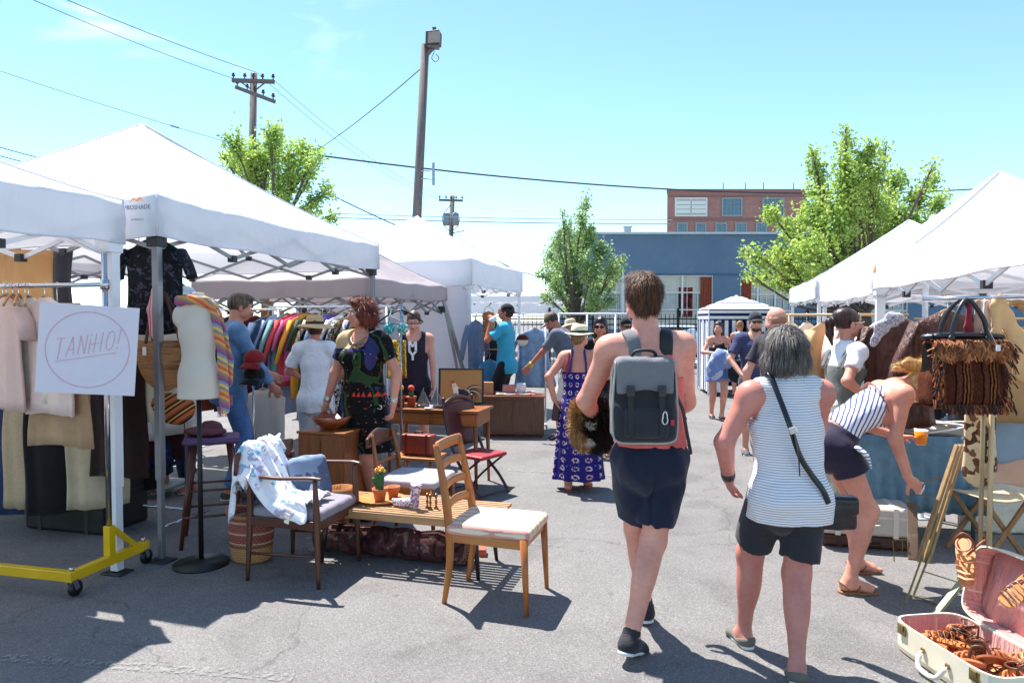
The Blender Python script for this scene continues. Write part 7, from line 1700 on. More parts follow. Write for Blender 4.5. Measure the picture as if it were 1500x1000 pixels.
garment('cream blouse on a wooden hanger, behind the pale pink blouse', 'blouse', zp(-.62, .04), ROWA + R(-8), cloth('#e6dbcf', .05), w=.48, L=.66, sl='short', seed=2, flare=1.1)
garment('tan linen trousers hanging lowest at the left edge', 'trousers', zp(-.42, .06), ROWA + R(-4), cloth('#b08d6c', .1), L=.82, kind='trousers', seed=3, fold=.014, flare=1.35)
garment('dusty rose blouse on a wooden hanger at the very left edge', 'blouse', zp(-.78, .0), ROWA + R(-15), cloth('#d8b8b0', .05), w=.46, L=.7, sl='short', seed=4)
for k in range(4):
    h = zp(-.60 - .05 * k + .02, -.02); r = thing('wooden_hanger', 'bare pale wooden hanger on the left rail, ' + ['closest to the sign', 'second from the sign', 'third from the sign', 'fourth from the sign'][k], 'hanger', h, ROWA + R(-40 - 6 * k), 'bare wooden hangers on the left rail')
    m = MB(); m.tube(smooth_pts([(-.2, 0, -.125), (-.1, 0, -.075), (0, 0, -.055), (.1, 0, -.075), (.2, 0, -.125)]), .011, 8, flat=(.7, 1)); m.build('arms', wood('#a87444', '#c9985f', 'x'), r, True); MB().tube(smooth_pts([(0, 0, -.055), (0, 0, -.02), (.012, 0, 0), (.016, 0, .012), (0, 0, .022), (-.014, 0, .012)]), .0028, 5).build('hook', chrome, r, True)
def sign():
    c = P(129, 512, 4.02); r = thing('shop_sign', 'square white sign with a thin pink circle and slanted lettering', 'sign', c, R(14))
    rot = Matrix.Rotation(R(4.0), 3, 'Y'); W = .258
    m = MB(); m.prism([(-W, -W), (W, -W), (W, W), (-W, W)], .008, rot); m.build('board', plain('#dcd6e2', .7, amt=.02), r, bevel=.001)
    pk = plain('#d8acbc', .6, amt=.02); T = lambda x, z: rot @ Vector((x, -.0055, z))
    m = MB(); m.tube([T(.218 * math.cos(a), .218 * math.sin(a)) for a in [2 * PI * j / 64 for j in range(64)]], .0026, 6, closed=True, flat=(1, .4)); m.build('circle', pk, r, True)
    def strokes(nm, segs):
        m = MB()
        for a, b in segs: m.bar(T(*a), T(*b), .0048, .0012, up=(0, 1, 0))
        m.build(nm, pk, r)
    def tx(x, z): return (x + .12 * z, z + x * .22 - .02)       # slanted and rising
    H = .112; x0 = -.172; w = .040; g = .060
    def ln(*p): return [(tx(p[i][0], p[i][1]), tx(p[i + 1][0], p[i + 1][1])) for i in range(len(p) - 1)]
    strokes('letter_T', ln((x0 - .006, H), (x0 + w, H)) + ln((x0 + w / 2, H), (x0 + w / 2, -.012)))
    x = x0 + g; strokes('letter_A', ln((x, 0), (x + w / 2, H), (x + w, 0)) + ln((x + .007, H * .32), (x + w - .007, H * .32)))
    x += g; strokes('letter_N', ln((x, 0), (x, H), (x + w * .85, 0), (x + w * .85, H)))
    x += g * .92; strokes('letter_I', ln((x, 0), (x, H * .72)) + ln((x, H * .9), (x, H)))
    x += g * .42; strokes('letter_H', ln((x, 0), (x, H)) + ln((x + w * .85, 0), (x + w * .85, H)) + ln((x - .02, H * .45), (x + w * .85, H * .45)))
    x += g; cx = x + w / 2; strokes('letter_O', ln(*[(cx + w / 2 * math.cos(a), H / 2 + H / 2 * math.sin(a)) for a in [2 * PI * j / 20 for j in range(21)]]))
    x += g * 1.05; strokes('exclamation_mark', ln((x, H * .28), (x + .002, H * 1.05)) + ln((x - .001, 0), (x - .001, H * .1)))
    strokes('underline', ln((x0 + .01, -.022), (x + .0, -.022)))
sign()
# black shirt at tent corner
tb = blobs(('#1b1b22', '#1f1f27', '#16161c', '#22222a', '#1b1b22', '#4a4a58'), 40.0, dist=.1)
garment('black T-shirt with grey lettering pinned under the grey tent corner', 'shirt', P(226, 352, 4.72) + Vector((0, 0, .08)), R(-2), tb, w=.40, L=.62, sl='short', seed=6, hook=False, flare=1.15, name='black_shirt')
def cbox(nm, c, d, mat, label, cat, rz=0, bev=.006):
    o = MB().box((0, 0, d[2] / 2), d).build(nm, mat, None, bevel=bev); o.location = c; o.rotation_euler = (0, 0, rz); return tag(o, label, cat)
# wall hanging and curtain at far left
def sheetthing(nm, label, cat, x0, y0, x1, y1, Y, mat, fold=.03, f=40, rz=0, seed=0, th=.006):
    a, b = P(x0, y0, Y), P(x1, y1, Y); r = thing(nm, label, cat, ((a.x + b.x) / 2, Y, b.z)); m = MB(); w = b.x - a.x; h = a.z - b.z
    m.grid(lambda u, v: ((u - .5) * w + .01 * math.sin(v * 5 + seed), fold * math.sin(u * w * f + seed) * (.4 + .6 * (1 - v)) + fold * .5 * math.sin(u * w * f * .43 + v * 3), v * h + .01 * math.sin(u * 8 + seed) * (v < .01)), int(max(16, w * f * 2)), 10)
    m.build('cloth', mat, r, True, solid=th); return r
t = NT('sunset_dye'); c_ = t.ramp(t.noise(2.2, detail=5, dist=1), [(.3, '#e8b070'), (.5, '#f0c890'), (.7, '#e89a68')]); t.bump(t.noise(5, detail=3), .4, .03); dye = t.fin(c_, .8, trans=.3)
sheetthing('tie_dye_sheet', 'yellow and orange dyed sheet hanging at the upper left edge', 'cloth', -60, 366, 80, 470, 5.2, dye, .03, 12)
sheetthing('grey_garment', 'charcoal garment hanging right of the orange dyed sheet', 'garment', 76, 366, 108, 470, 5.15, cloth('#45434c'), .02, 50, seed=2)
# second rail behind
def rail2(name, label, x0, y0, x1, y1, z, mat=chrome, base=True):
    a, b = Vector((x0, y0, 0)), Vector((x1, y1, 0)); c = (a + b) / 2; r = thing(name, label, 'clothes rail', c, math.atan2(y1 - y0, x1 - x0)); L = (b - a).length / 2
    MB().tube([(-L - .05, 0, z), (L + .05, 0, z)], .013, 10).build('rail', mat, r, True)
    for s in (-1, 1):
        MB().tube([(s * L, 0, .06), (s * L, 0, z)], .013, 10).build('upright', mat, r, True)
        MB().tube([(s * L, -.25, .06), (s * L, .25, .06)], .012, 8).build('foot', mat, r, True)
    if base: MB().tube([(-L, 0, .13), (L, 0, .13)], .010, 8).build('lower_bar', mat, r, True)
    return r
rail2('clothes_rail', 'low chrome clothes rail packed with mixed clothes behind the yellow base', -4.6, 6.0, -2.55, 5.40, 1.62)
def row(x0, y0, x1, y1, z, items, grp, where, rz0=None, seedb=0, hanger='wood'):
    n = len(items); rz = (math.atan2(y1 - y0, x1 - x0) + PI / 2) if rz0 is None else rz0
    for i, it in enumerate(items):
        nm, kind, mat, L, sl = it; t_ = (i + .5) / n
        prv = 'the end' if i == 0 else items[i - 1][0]; nxt = 'the end' if i == n - 1 else items[i + 1][0]
        if i == 0: lab = f'{nm} at the left end of {where}'
        elif i == n - 1: lab = f'{nm} at the right end of {where}'
        else: lab = f'{nm} between {prv} and {nxt} on {where}'
        words = lab.split(); lab = ' '.join(words[:16])
        garment(lab, nm.split()[-1], (x0 + (x1 - x0) * t_, y0 + (y1 - y0) * t_, z), rz + R(rnd.uniform(-9, 9)), mat, L=L, sl=sl, kind=kind, seed=seedb + i, group=grp, w=.42 + .04 * rnd.random(), hanger=hanger, fold=.011)
row(-4.55, 5.98, -2.6, 5.41, 1.60, [
    ('black dress', 'top', cloth('#17171c'), 1.15, None), ('green argyle jumper', 'top', blobs(('#3a6a4a', '#e0d8c0', '#232a28', '#a85a6a'), 14.0), .75, 'long'), ('navy skirt', 'skirt', cloth('#1c2440'), .95, None), ('black coat', 'top', cloth('#15151a'), 1.25, 'long'),
    ('paisley blouse', 'top', blobs(('#6a6a90', '#d8d0dc', '#3a3a5a', '#a8a0b8'), 30.0), .75, 'mid'), ('beige lace dress', 'skirt', blobs(('#b09a7c', '#c0aa8c', '#a08a6c'), 40.0), 1.28, None), ('denim skirt', 'skirt', cloth('#2c4a74', .2), .75, None),
    ('brown dress', 'top', cloth('#3f2018'), 1.15, None), ('cream skirt', 'skirt', cloth('#c8b6a0'), 1.15, None), ('dark lace dress', 'top', blobs(('#1a1a1e', '#2c2a30', '#0f0f12'), 60.0), 1.25, None), ('burgundy skirt', 'skirt', cloth('#3a161c'), .95, None), ('pale linen shirt', 'top', cloth('#d8cec2'), .8, 'mid')],
    'clothes on the low chrome rail', 'the low chrome rail', ROWA + R(35), 20)
# clothes between the white and grey tent legs
garment('long cream dress hanging between the white leg and basket bag', 'dress', P(208, 432, 5.0), R(-10), cloth('#d9cdbb', .06), w=.40, L=.82, sl=None, seed=50)
garment('white blouse hanging just right of the white tent leg', 'blouse', P(190, 445, 5.25), R(5), cloth('#e4dfdc', .04), w=.40, L=.95, sl=None, seed=51)
garment('navy blue skirt with pale print low behind the grey leg', 'skirt', P(215, 590, 5.5), R(-4), blobs(('#1c2248', '#20285a', '#2c3878', '#1a1e3c'), 14.0), L=.34, kind='skirt', seed=52)
for k in range(2):
    c = G(196 + k * 16, 722) ; r = thing('suede_boot', ['left tan suede boot standing on the low shelf', 'right tan suede boot standing on the low shelf'][k], 'boot', (c.x, c.y, .10), R(20), 'pair of tan boots')
    B = SD(.02); B.cone((0, 0, .04), (0, -.01, .26), .04, .05, cb=True); B.cone((0, 0, .04), (.02, -.12, .03), .04, .035); sdobj('upper', B.surf(.008, cuts=[lambda X: .005 - X[..., 2]]), plain('#b09272', .8), r); B = SD(.01); B.cone((0, .01, 0), (.02, -.13, 0), .042, .04); sdobj('sole', B.surf(.008, cuts=[lambda X: np.abs(X[..., 2]) - .012]), plain('#4a3a2c', .7), r)
def shelf():
    c = G(205, 725); r = thing('low_shelf', 'low white shelf with chrome edges under the hanging skirts', 'shelf', (c.x, c.y + .1, 0), ROWA)
    MB().box((0, 0, .09), (.75, .40, .018)).build('board', plain('#8a8480', .6), r, bevel=.003)
    for sx in (-1, 1):
        for sy in (-1, 1): MB().tube([(sx * .36, sy * .19, 0), (sx * .36, sy * .19, .085)], .01).build('leg', chrome, r, True)
    for s in (-1, 1): MB().tube([(-.38, s * .205, .095), (.38, s * .205, .095)], .008).build('edge', chrome, r, True)
shelf()
row(-6.3, 7.9, -3.9, 7.15, 1.62, [(a + ' ' + b, k, cloth(c, .2), L, s) for a, b, k, c, L, s in (('brown', 'coat', 'top', '#4a2e22', 1.2, 'long'), ('black', 'gown', 'top', '#141418', 1.3, None), ('olive', 'jacket', 'top', '#4a4a30', .9, 'long'), ('navy', 'gown', 'top', '#1c2440', 1.25, None), ('grey', 'skirt', 'skirt', '#55555c', 1.0, None), ('plum', 'dress', 'top', '#3a1c2c', 1.2, 'mid'), ('cream', 'shirt', 'top', '#cfc4b0', .8, 'long'), ('dark', 'dress', 'top', '#1a1a20', 1.25, 'mid'), ('rust', 'skirt', 'skirt', '#7a3c24', 1.1, None), ('blue', 'coat', 'top', '#2a3c5c', 1.2, 'long'), ('charcoal', 'gown', 'top', '#2a2a2e', 1.3, None))], 'clothes on the far left rail', 'the far left rail', ROWA + R(30), 210)
rail2('clothes_rail', 'chrome rail of dark coats at the back of the left stall', -6.35, 7.92, -3.85, 7.13, 1.63)
# dark trunk
def trunk(label, c, rz, d, colr, trim, name='travel_trunk'):
    r = thing(name, label, 'trunk', c, rz); B = SD(.01); B.box((0, 0, d[2] / 2), (d[0] / 2, d[1] / 2, d[2] / 2), .02); sdobj('case', B.surf(.012), colr, r)
    for x in (-.3, .3): MB().box((x * d[0], 0, d[2] / 2), (.035, d[1] + .008, d[2] + .008)).build('band', trim, r, bevel=.003)
    MB().box((0, 0, d[2] * .68), (d[0] + .006, d[1] + .006, .012)).build('seam', trim, r)
    MB().box((0, -d[1] / 2 - .006, d[2] * .68), (.05, .008, .05)).build('lock', plain('#8a8070', .3, .8), r, bevel=.002)
    m = MB(); m.tube(smooth_pts([(-.08, -d[1] / 2 - .004, d[2] * .45), (-.06, -d[1] / 2 - .03, d[2] * .43), (.06, -d[1] / 2 - .03, d[2] * .43), (.08, -d[1] / 2 - .004, d[2] * .45)]), .008); m.build('handle', trim, r, True); return r
trunk('black ribbed travel trunk on the ground behind the yellow base bar', G(60, 800) + Vector((0, .55, 0)), ROWA, (.75, .45, .42), plain('#1d1a1c', .5, amt=.3), plain('#35302e', .5, amt=.1))
# basket bag
row(-4.2, 5.30, -2.72, 4.92, 1.58, [(a + ' ' + b, k, m_, L, s) for a, b, k, m_, L, s in (('wine', 'robe', 'top', cloth('#3a1c24', .2), 1.36, 'long'), ('argyle', 'scarf', 'skirt', blobs(('#3a6a4a', '#e0d8c0', '#232a28', '#a85a6a'), 22.0), .95, None), ('midnight', 'slip', 'top', cloth('#26385c', .25), 1.34, None), ('lace', 'gown', 'skirt', blobs(('#b09a7c', '#bca688', '#a8927a'), 50.0), 1.22, None), ('sooty', 'tunic', 'top', cloth('#18171b'), 1.30, 'mid'), ('lilac', 'blouse', 'top', blobs(('#7a7a9c', '#d8d0dc', '#5a5a7a', '#a8a0b8'), 40.0), .72, None), ('oatmeal', 'trousers', 'trousers', cloth('#bda98e'), 1.12, None), ('espresso', 'slip', 'top', cloth('#2c1815'), 1.0, None))], 'clothes on the nearest left rail', 'the nearest left rail', ROWA + R(24), 240)
def basketbag():
    c = P(242, 572, 4.66); r = thing('basket_bag', 'half round brown straw bag with leather handles hanging by the grey leg', 'bag', c, R(6))
    m = MB(); n = 40; rows = 14
    for i in range(rows + 1):
        v = i / rows; z = .335 * v; hw = .185 * (1 - (1 - v) ** 2.4) ** .5 + .0; hw = max(hw, .02); t_ = .065 * min(1, .35 + v * 1.0) * (1 if v < .8 else 1 - (v - .8) * .9)
        for j in range(n): a = 2 * PI * j / n; m.v.append((hw * math.cos(a), t_ * math.sin(a), z))
    m.f = [(i * n + j, i * n + (j + 1) % n, (i + 1) * n + (j + 1) % n, (i + 1) * n + j) for i in range(rows) for j in range(n)] + [tuple(range(n))[::-1]]; m.m = [0] * len(m.f)
    t = NT('straw'); o = t.sep(); z = t.math('ADD', t.math('MULTIPLY', o[2], 95), t.math('MULTIPLY', t.noise(4), 3)); s = t.math('SINE', t.math('MULTIPLY', z, 6.28))
    x = t.math('SINE', t.math('MULTIPLY', o[0], 700)); col = t.ramp(t.noise(2.0, t.map((2, 2, 22)), 3), [(.3, '#7a4c34'), (.45, '#b07a50'), (.55, '#c08a5c'), (.7, '#8a5a48')]); t.bump(t.math('ADD', s, t.math('MULTIPLY', x, .5)), .6, .004); m.build('body', t.fin(col, .8, spec=.2), r, True, solid=.006)
    lea = plain('#5a2a1c', .45, amt=.2)
    for y in (-.05, .05):
        m = MB(); m.tube(smooth_pts([(-.10, y, .32), (-.075, y, .44), (-.02, y * .4, .60), (.0, 0, .66), (.03, y * .4, .60), (.09, y, .44), (.12, y, .32)]), .011, 6, flat=(1, .5)); m.build('handle', lea, r, True)
    MB().box((-.10, -.072, .27), (.022, .006, .055)).build('price_tag', plain('#efe8da', .8), r)
    s = thing('pink_scarf', 'pink and red striped scarf tied to the basket bag handle', 'scarf', c + Vector((-.045, -.05, .40)))
    B = SD(.02); B.chain([(0, 0, .27), (-.01, -.01, .14), (.0, 0, -.02)], [.02, .03, .035], flat=(V3(0, 1, 0), .5)); sdobj('scarf', B.surf(.006, wr=(.008, 30, 1, (1, 1, .3))), multistripe(('#e07a84', '#f0a8a8', '#c84a5c', '#e8c0b8'), 'x', .03), s)
    b2 = thing('small_shoulder_bag', 'orange and black striped woven bag hanging under the basket bag', 'bag', P(258, 622, 4.85), R(20))
    B = SD(.03); B.ell((0, 0, .11), (.13, .06, .11)); B.ell((-.06, 0, .15), (.1, .05, .08)); sdobj('body', B.surf(.008, wr=(.006, 20)), multistripe(('#b5603a', '#b5603a', '#1c1816', '#c89048', '#1c1816', '#8a4a2c'), 'z', .07, (R(10), R(35), 0)), b2)
    MB().tube(smooth_pts([(-.1, 0, .18), (-.06, 0, .38), (.02, 0, .48), (.08, 0, .38), (.1, 0, .16)]), .008, 6).build('strap', blackm, b2, True)
basketbag()
garment('pale blue printed T-shirt hanging behind the black shirt', 'shirt', P(266, 405, 5.6), R(-14), blobs(('#b8d4ec', '#c4dcf0', '#b0cce8', '#8fb4dc'), 18.0), w=.34, L=.5, seed=60, sl='short', hanger='black')
garment('blue denim shirt hanging left of the dress form', 'shirt', P(262, 455, 5.9), R(-24), cloth('#3a5c8c', .25), w=.4, L=.7, sl='long', seed=61)
# caps on a stand
def capstand():
    c = G(373, 735); r = thing('hat_stand', 'thin chrome stand holding the red and black caps', 'stand', (c.x, c.y, 0))
    MB().tube([(0, 0, .01), (0, 0, 1.27)], .009).build('pole', chrome, r, True); MB().lathe([(.001, 0), (.13, 0), (.13, .012), (.001, .016)], n=24).build('base', plain('#3a3634', .5), r, True)
    for k, (z, colr, lab) in enumerate(((1.24, '#84181f', 'red baseball cap on top of the chrome hat stand'), (1.10, '#121215', 'black baseball cap with white lettering on the chrome hat stand'))):
        q = thing('baseball_cap', lab, 'cap', (c.x + .02, c.y - .02, z), R(-20)); B = SD(.01); B.ell((0, 0, .02), (.085, .10, .095)); sdobj('crown', B.surf(.007, cuts=[lambda X: .0 - X[..., 2]]), cloth(colr), q)
        m = MB(); m.grid(lambda u, v: (math.sin((u - .5) * 2.9) * .085, -(.02 + math.cos((u - .5) * 2.9) * (.07 + .075 * v)), .005 - .045 * v - .02 * math.sin((u - .5) * 2.9) ** 2), 12, 4); m.build('visor', cloth(colr), q, True, solid=.004)
        if k: mark(q, wmat(q) @ Vector((0, -.128, -.055)), R(-20), 'POLE', .03, '#e8e8ea')
capstand()
# colourful rail and dark rail under the beige tent
rail2('clothes_rail', 'long white rail of colourful clothes under the beige tent', -2.8, 8.15, -1.40, 7.76, 1.76, whitem, base=False)
row(-2.75, 8.13, -1.95, 7.91, 1.75, [
    ('pale blue shirt', 'top', cloth('#9aa4c4'), 1.15, 'long'), ('teal shirt', 'top', cloth('#6f9aa0'), .8, 'long'), ('red jacket', 'top', cloth('#c8424a'), .8, 'long'), ('hot pink blouse', 'top', cloth('#d868a0'), .75, 'mid'), ('mustard coat', 'top', cloth('#e0982c'), .95, 'long'), ('dark green blouse', 'top', cloth('#2c4a3a'), .9, 'mid'),
    ('brown striped dress', 'top', multistripe(('#b09a84', '#e0d4c4', '#6a5244', '#d8c8b4'), 'x', .06), 1.15, 'mid'), ('blue tunic', 'top', cloth('#5f80ac'), .85, 'mid'), ('violet blouse', 'top', cloth('#5a4a8c'), .8, 'mid')],
    'bright clothes on the white rail', 'the white rail', ROWA + R(52), 70)
row(-1.93, 7.9, -1.42, 7.76, 1.75, [
    ('white blouse', 'top', cloth('#e8e4e8'), .8, 'mid'), ('black patterned dress', 'top', blobs(('#16161a', '#e0dcd8', '#16161a', '#4a4a50'), 26.0), 1.1, 'mid'), ('leopard blouse', 'top', blobs(('#8a6a48', '#c8a878', '#2a1c14'), 30.0), .8, 'mid'), ('grey print shirt', 'top', blobs(('#8a8a94', '#c8c8d0', '#5a5a64'), 26.0), .8, 'mid'), ('black blouse', 'top', cloth('#121216'), .85, 'mid'), ('polka dot dress', 'top', dots('#1a1a20', '#e8e8ec', 30.0, .28), 1.1, None), ('silver grey dress', 'top', cloth('#a8a8b0'), .9, None)],
    'dark clothes on the white rail', 'the patterned row', ROWA + R(52), 90)
row(-3.75, 8.35, -2.75, 8.05, 1.72, [
    ('rust dress', 'top', cloth('#7a3a2a'), 1.1, None), ('black jacket', 'top', cloth('#18181c'), .85, 'long'), ('navy coat', 'top', cloth('#1c2440'), 1.1, 'long'), ('red print dress', 'top', blobs(('#8a1c24', '#2a1416', '#c89a88'), 20.0), 1.1, None), ('wine dress', 'top', cloth('#4a1820'), 1.15, None), ('denim jacket', 'top', cloth('#31496e', .2), .8, 'long')],
    'clothes on the back rail', 'the back rail', ROWA + R(60), 110)
rail2('clothes_rail', 'white rail of dark dresses at the back left under the beige tent', -3.8, 8.37, -2.7, 8.03, 1.73, whitem, base=False)
# brown fabric roll on post
o = MB().tube([(0, 0, 0), (.02, 0, .5), (.05, 0, .95)], [.06, .05, .045], 10).build('rolled_cloth', cloth('#b07f50'), None, True); o.location = P(386, 520, 8.6); tag(o, 'tan rolled cloth tied upright to the beige tent leg', 'cloth')
# light-coloured mat goods around the hat stand
garment('white lace dress low behind the black cap', 'dress', P(385, 560, 6.9), R(10), cloth('#d9ccc0', .06), w=.44, L=.85, seed=62, sl=None)
# bikini hanger and sequin piece
def bikini():
    c = P(587, 452, 6.6); r = thing('clothes_hanger', 'black velvet hanger with a turquoise bikini top hanging from it', 'hanger', c)
    MB().tube(smooth_pts([(-.21, 0, -.13), (-.19, 0, -.11), (-.10, 0, -.05), (0, 0, -.015), (.10, 0, -.05), (.19, 0, -.11), (.21, 0, -.13)]), .009, 6).build('arms', blackm, r, True)
    MB().tube([(-.2, 0, -.14), (.2, 0, -.14)], .006).build('bar', blackm, r, True); MB().tube(smooth_pts([(0, 0, -.015), (.02, 0, .02), (0, 0, .04), (-.02, 0, .03)]), .004).build('hook', chrome, r, True)
    b = thing('bikini_top', 'turquoise bikini top on the black hanger', 'bikini', c + Vector((-.04, -.01, -.16))); bm = blobs(('#2aa0a0', '#1c7a84', '#e0e8e4', '#2ab0b0'), 30.0)
    for s in (-1, 1):
        B = SD(.01); B.ell((s * .065, -.02, -.03), (.055, .03, .055)); sdobj('cup', B.surf(.006, cuts=[lambda X: X[..., 1] + .005]), bm, b); MB().tube([(s * .07, -.03, .02), (s * .05, 0, .14)], .006, 6).build('strap', bm, b, True)
    s = thing('gold_sequin_top', 'gold sequined top hanging below the turquoise bikini', 'top', c + Vector((-.04, 0, -.30)))
    t = NT('sequins'); v = t.vor(110); col = t.ramp(t.sep(v.outputs['Color'])[0], [(0, '#6a4a10'), (.5, '#c89a2c'), (1, '#f0d070')]); t.bump(v.outputs['Distance'], .8, .003)
    m = MB(); m.grid(lambda u, v: ((u - .5) * .17 * (1 + .1 * v), -.012 * math.cos((u - .5) * 12), -.36 * v), 14, 10); m.build('top', t.fin(col, .25, .7), s, True, solid=.02)
    MB().tube([(0, 0, .02), (0, 0, -1.35)], .010).build('stand_pole', chrome, r, True); 
bikini()
# middle distance goods beside the drinking man
def macrame():
    c = P(716, 494, 10.3); r = thing('macrame_hanging', 'orange and brown fringed macrame bag hanging beside the drinking man', 'macrame', c); r.scale = (.75,) * 3; om = blobs(('#b5562c', '#d08048', '#7a3418', '#e0a878'), 26.0)
    B = SD(.03); B.box((0, 0, .22), (.12, .05, .2), .04); B.ell((0, 0, .42), (.14, .06, .1)); sdobj('body', B.surf(.012, wr=(.02, 40)), om, r)
    q = random.Random(3); m = MB()
    for k in range(60): x = -.12 + .24 * k / 60; m.bar((x, -.055, .1), (x + q.gauss(0, .01), -.06, -.02 + q.gauss(0, .02)), .006)
    m.build('fringe', om, r); m = MB(); m.tube(smooth_pts([(-.10, 0, .48), (-.05, 0, .60), (.06, 0, .58), (.1, 0, .46)]), .012); m.build('handle', plain('#e8dccc', .6), r, True)
macrame()
garment('big faded denim jacket hanging with its back to the aisle', 'jacket', P(783, 474, 10.36), R(14), cloth('#7e9ab4', .25), w=.52, L=.86, sl='long', seed=130, t=.09, fold=.022, flare=1.35, name='denim_jacket')
c = P(765, 498, 10.2); o = MB().lathe([(.001, 0), (.055, .004), (.085, .0), (.09, -.01), (.001, -.02)], c=(0, 0, 0), n=20, m=Euler((PI / 2, 0, 0)).to_matrix()).build('jacket_patch', multistripe(('#5a2a1c', '#5a2a1c', '#e4d4b8'), 'z', .5), None, True); o.location = c; tag(o, 'round brown and cream badge on the faded denim jacket', 'badge')
garment('grey shirt dress hanging next to the white tent post', 'dress', P(697, 462, 10.36), R(60), cloth('#6f7c98'), w=.44, L=1.25, sl='long', seed=131)
garment('light blue denim dress hanging left of the drinking man', 'dress', P(717, 520, 10.36), R(30), cloth('#5c9cc0', .15), w=.4, L=.9, sl=None, seed=132)
garment('black trousers hanging behind the turquoise tee', 'trousers', P(729, 500, 10.6), R(30), cloth('#141418'), L=.9, kind='trousers', seed=133)
rail2('clothes_rail', 'white rail of blue denim clothes beside the drinking man', -.55, 10.38, .5, 10.33, 1.66, whitem, base=False)
# white metal barrier
def barrier():
    c = P(890, 500, 13.5); r = thing('metal_barrier', 'white tubular barrier behind the people in sun hats', 'barrier', (c.x, 13.5, 0)); 
    for z in (1.72, 1.0, .3): MB().tube([(-.95, 0, z), (.65, 0, z)], .018).build('rail', whitem, r, True)
    for x in (-.95, -.4, .15, .65): MB().tube([(x, 0, 0), (x, 0, 1.72)], .018).build('post', whitem, r, True)
barrier()
# ============================================================ goods, right side
def fringe_bag():
    c = P(1408, 598, 3.6); r = thing('fringed_bag', 'brown striped tapestry bag with orange fringe and black leather handles', 'bag', c, R(-4))
    r.scale = (1.17, 1.2, 1.0); t = NT('tapestry'); o = t.sep(t.map((1, 1, 1))); x = t.math('ADD', o[0], t.math('MULTIPLY', t.noise(20), .012))
    col = t.ramp(t.math('FRACT', t.math('DIVIDE', t.math('ADD', x, .2), .112)), [(0, '#4a2418'), (.16, '#4a2418'), (.17, '#120d0c'), (.23, '#120d0c'), (.24, '#5a3020'), (.42, '#5a3020'), (.43, '#1a1210'), (.5, '#8a4a26'), (.55, '#1a1210'), (.62, '#7a4a2a'), (.68, '#2a1a14'), (.74, '#6a3a20'), (.82, '#3a2018'), (.83, '#4a2418')], True)
    col = t.mix(.6, col, t.ramp(t.noise(120, t.map((1, 1, .5)), 2), [(.3, .45), (.7, 1.5)]), 'MULTIPLY'); t.bump(t.noise(140, detail=3), 1.0, .006); tm = t.fin(col, .95, spec=.1)
    B = SD(.03); B.box((0, 0, .20), (.155, .075, .17), .05); B.box((0, 0, .10), (.165, .085, .10), .05); sdobj('body', B.surf(.006, wr=(.004, 24)), tm, r)
    lea = plain('#191b22', .4, amt=.2, bump=.15)
    m = MB(); m.tube(smooth_pts([(-.14, -.03, .375), (0, -.035, .382), (.14, -.03, .375)]), .014, 8); m.tube(smooth_pts([(-.14, .03, .375), (0, .035, .382), (.14, .03, .375)]), .014, 8)
    for s in (-1, 1): m.tube(smooth_pts([(s * .14, -.03, .375), (s * .165, 0, .37), (s * .14, .03, .375)]), .014, 8)
    m.build('mouth_frame', lea, r, True)
    for y in (-.045, .045):
        m = MB(); m.tube(smooth_pts([(-.075, y, .36), (-.062, y, .45), (-.03, y * .7, .53), (.005, y * .4, .565), (.035, y * .6, .53), (.065, y, .45), (.08, y, .36)]), .0105, 8); m.build('handle', lea, r, True)
        for x in (-.075, .08): MB().ell((x, y * 1.1, .365), (.016, .010, .018)).build('handle_tab', lea, r, True)
    q = random.Random(9); om = [plain('#8f5530', .9, amt=.2), plain('#6c3a20', .9, amt=.2), plain('#ad7548', .9, amt=.2)]
    m = MB()
    for k in range(520):
        x = -.155 + .31 * q.random(); z = .345 - .05 * q.random(); y = -.078 - .012 * q.random(); m.cur = q.randrange(3)
        d = Vector((q.gauss(0, .02), -.008, -.03 - .03 * q.random())); p0 = Vector((x, y, z)); m.tube([p0 + Vector((0, .02, .015)), p0, p0 + d * .5 + Vector((q.gauss(0, .008), -.006, 0)), p0 + d], .0032, 4, cap=False)
    m.build('top_fringe', om, r); m = MB()
    for k in range(420):
        a = q.random(); x = -.165 + .33 * a; p0 = Vector((x, -.086 + q.gauss(0, .004), .03 + q.random() * .33 if (x < -.12 or x > .1 and q.random() < .8) else .03)); m.cur = q.choice([1, 1, 0]); e = p0 + Vector((q.gauss(0, .008) + (.014 if x > .1 else -.01 if x < -.12 else 0), -.008, -.03 - .02 * q.random())); m.tube([p0, p0.lerp(e, .5) + Vector((0, -.005, 0)), e], .0028, 4, cap=False)
    m.build('side_fringe', [plain('#8a4a26', .9), plain('#3a2018', .9)], r)
    m = MB(); m.tube([(.07, -.06, .42), (.085, -.10, .33)], .001, 4); m.box((.085, -.108, .32), (.018, .003, .03)); m.build('price_tag', plain('#d8d4da', .6), r)
fringe_bag()
def hangpost(px, y0, y1, Y, rad, mat, label, name='display_pole', foot=True):
    a = P(px, y0, Y); r = thing(name, label, 'pole', (a.x, Y, 0)); MB().tube([(0, 0, .0 if foot else P(px, y1, Y).z), (0, 0, a.z)], rad, 10).build('pole', mat, r, True)
    MB().box((0, 0, .006), (.12, .12, .012)).build('foot', mat, r); return r
hangpost(1444, 433, 0, 3.66, .011, plain('#a08a6a', .4, .3), 'thin brass coloured pole under the floral bag')
hangpost(1457, 433, 0, 3.72, .013, wood('#b89a70', '#d8c09a', 'z'), 'pale wooden pole right of the brass coloured pole')
hangpost(1356, 412, 0, 5.6, .022, plain('#d4d6dc', .1, .0, .3, 20, bump=1.0, spec=1), 'clear wrapped upright pole in front of the brown leather jackets')
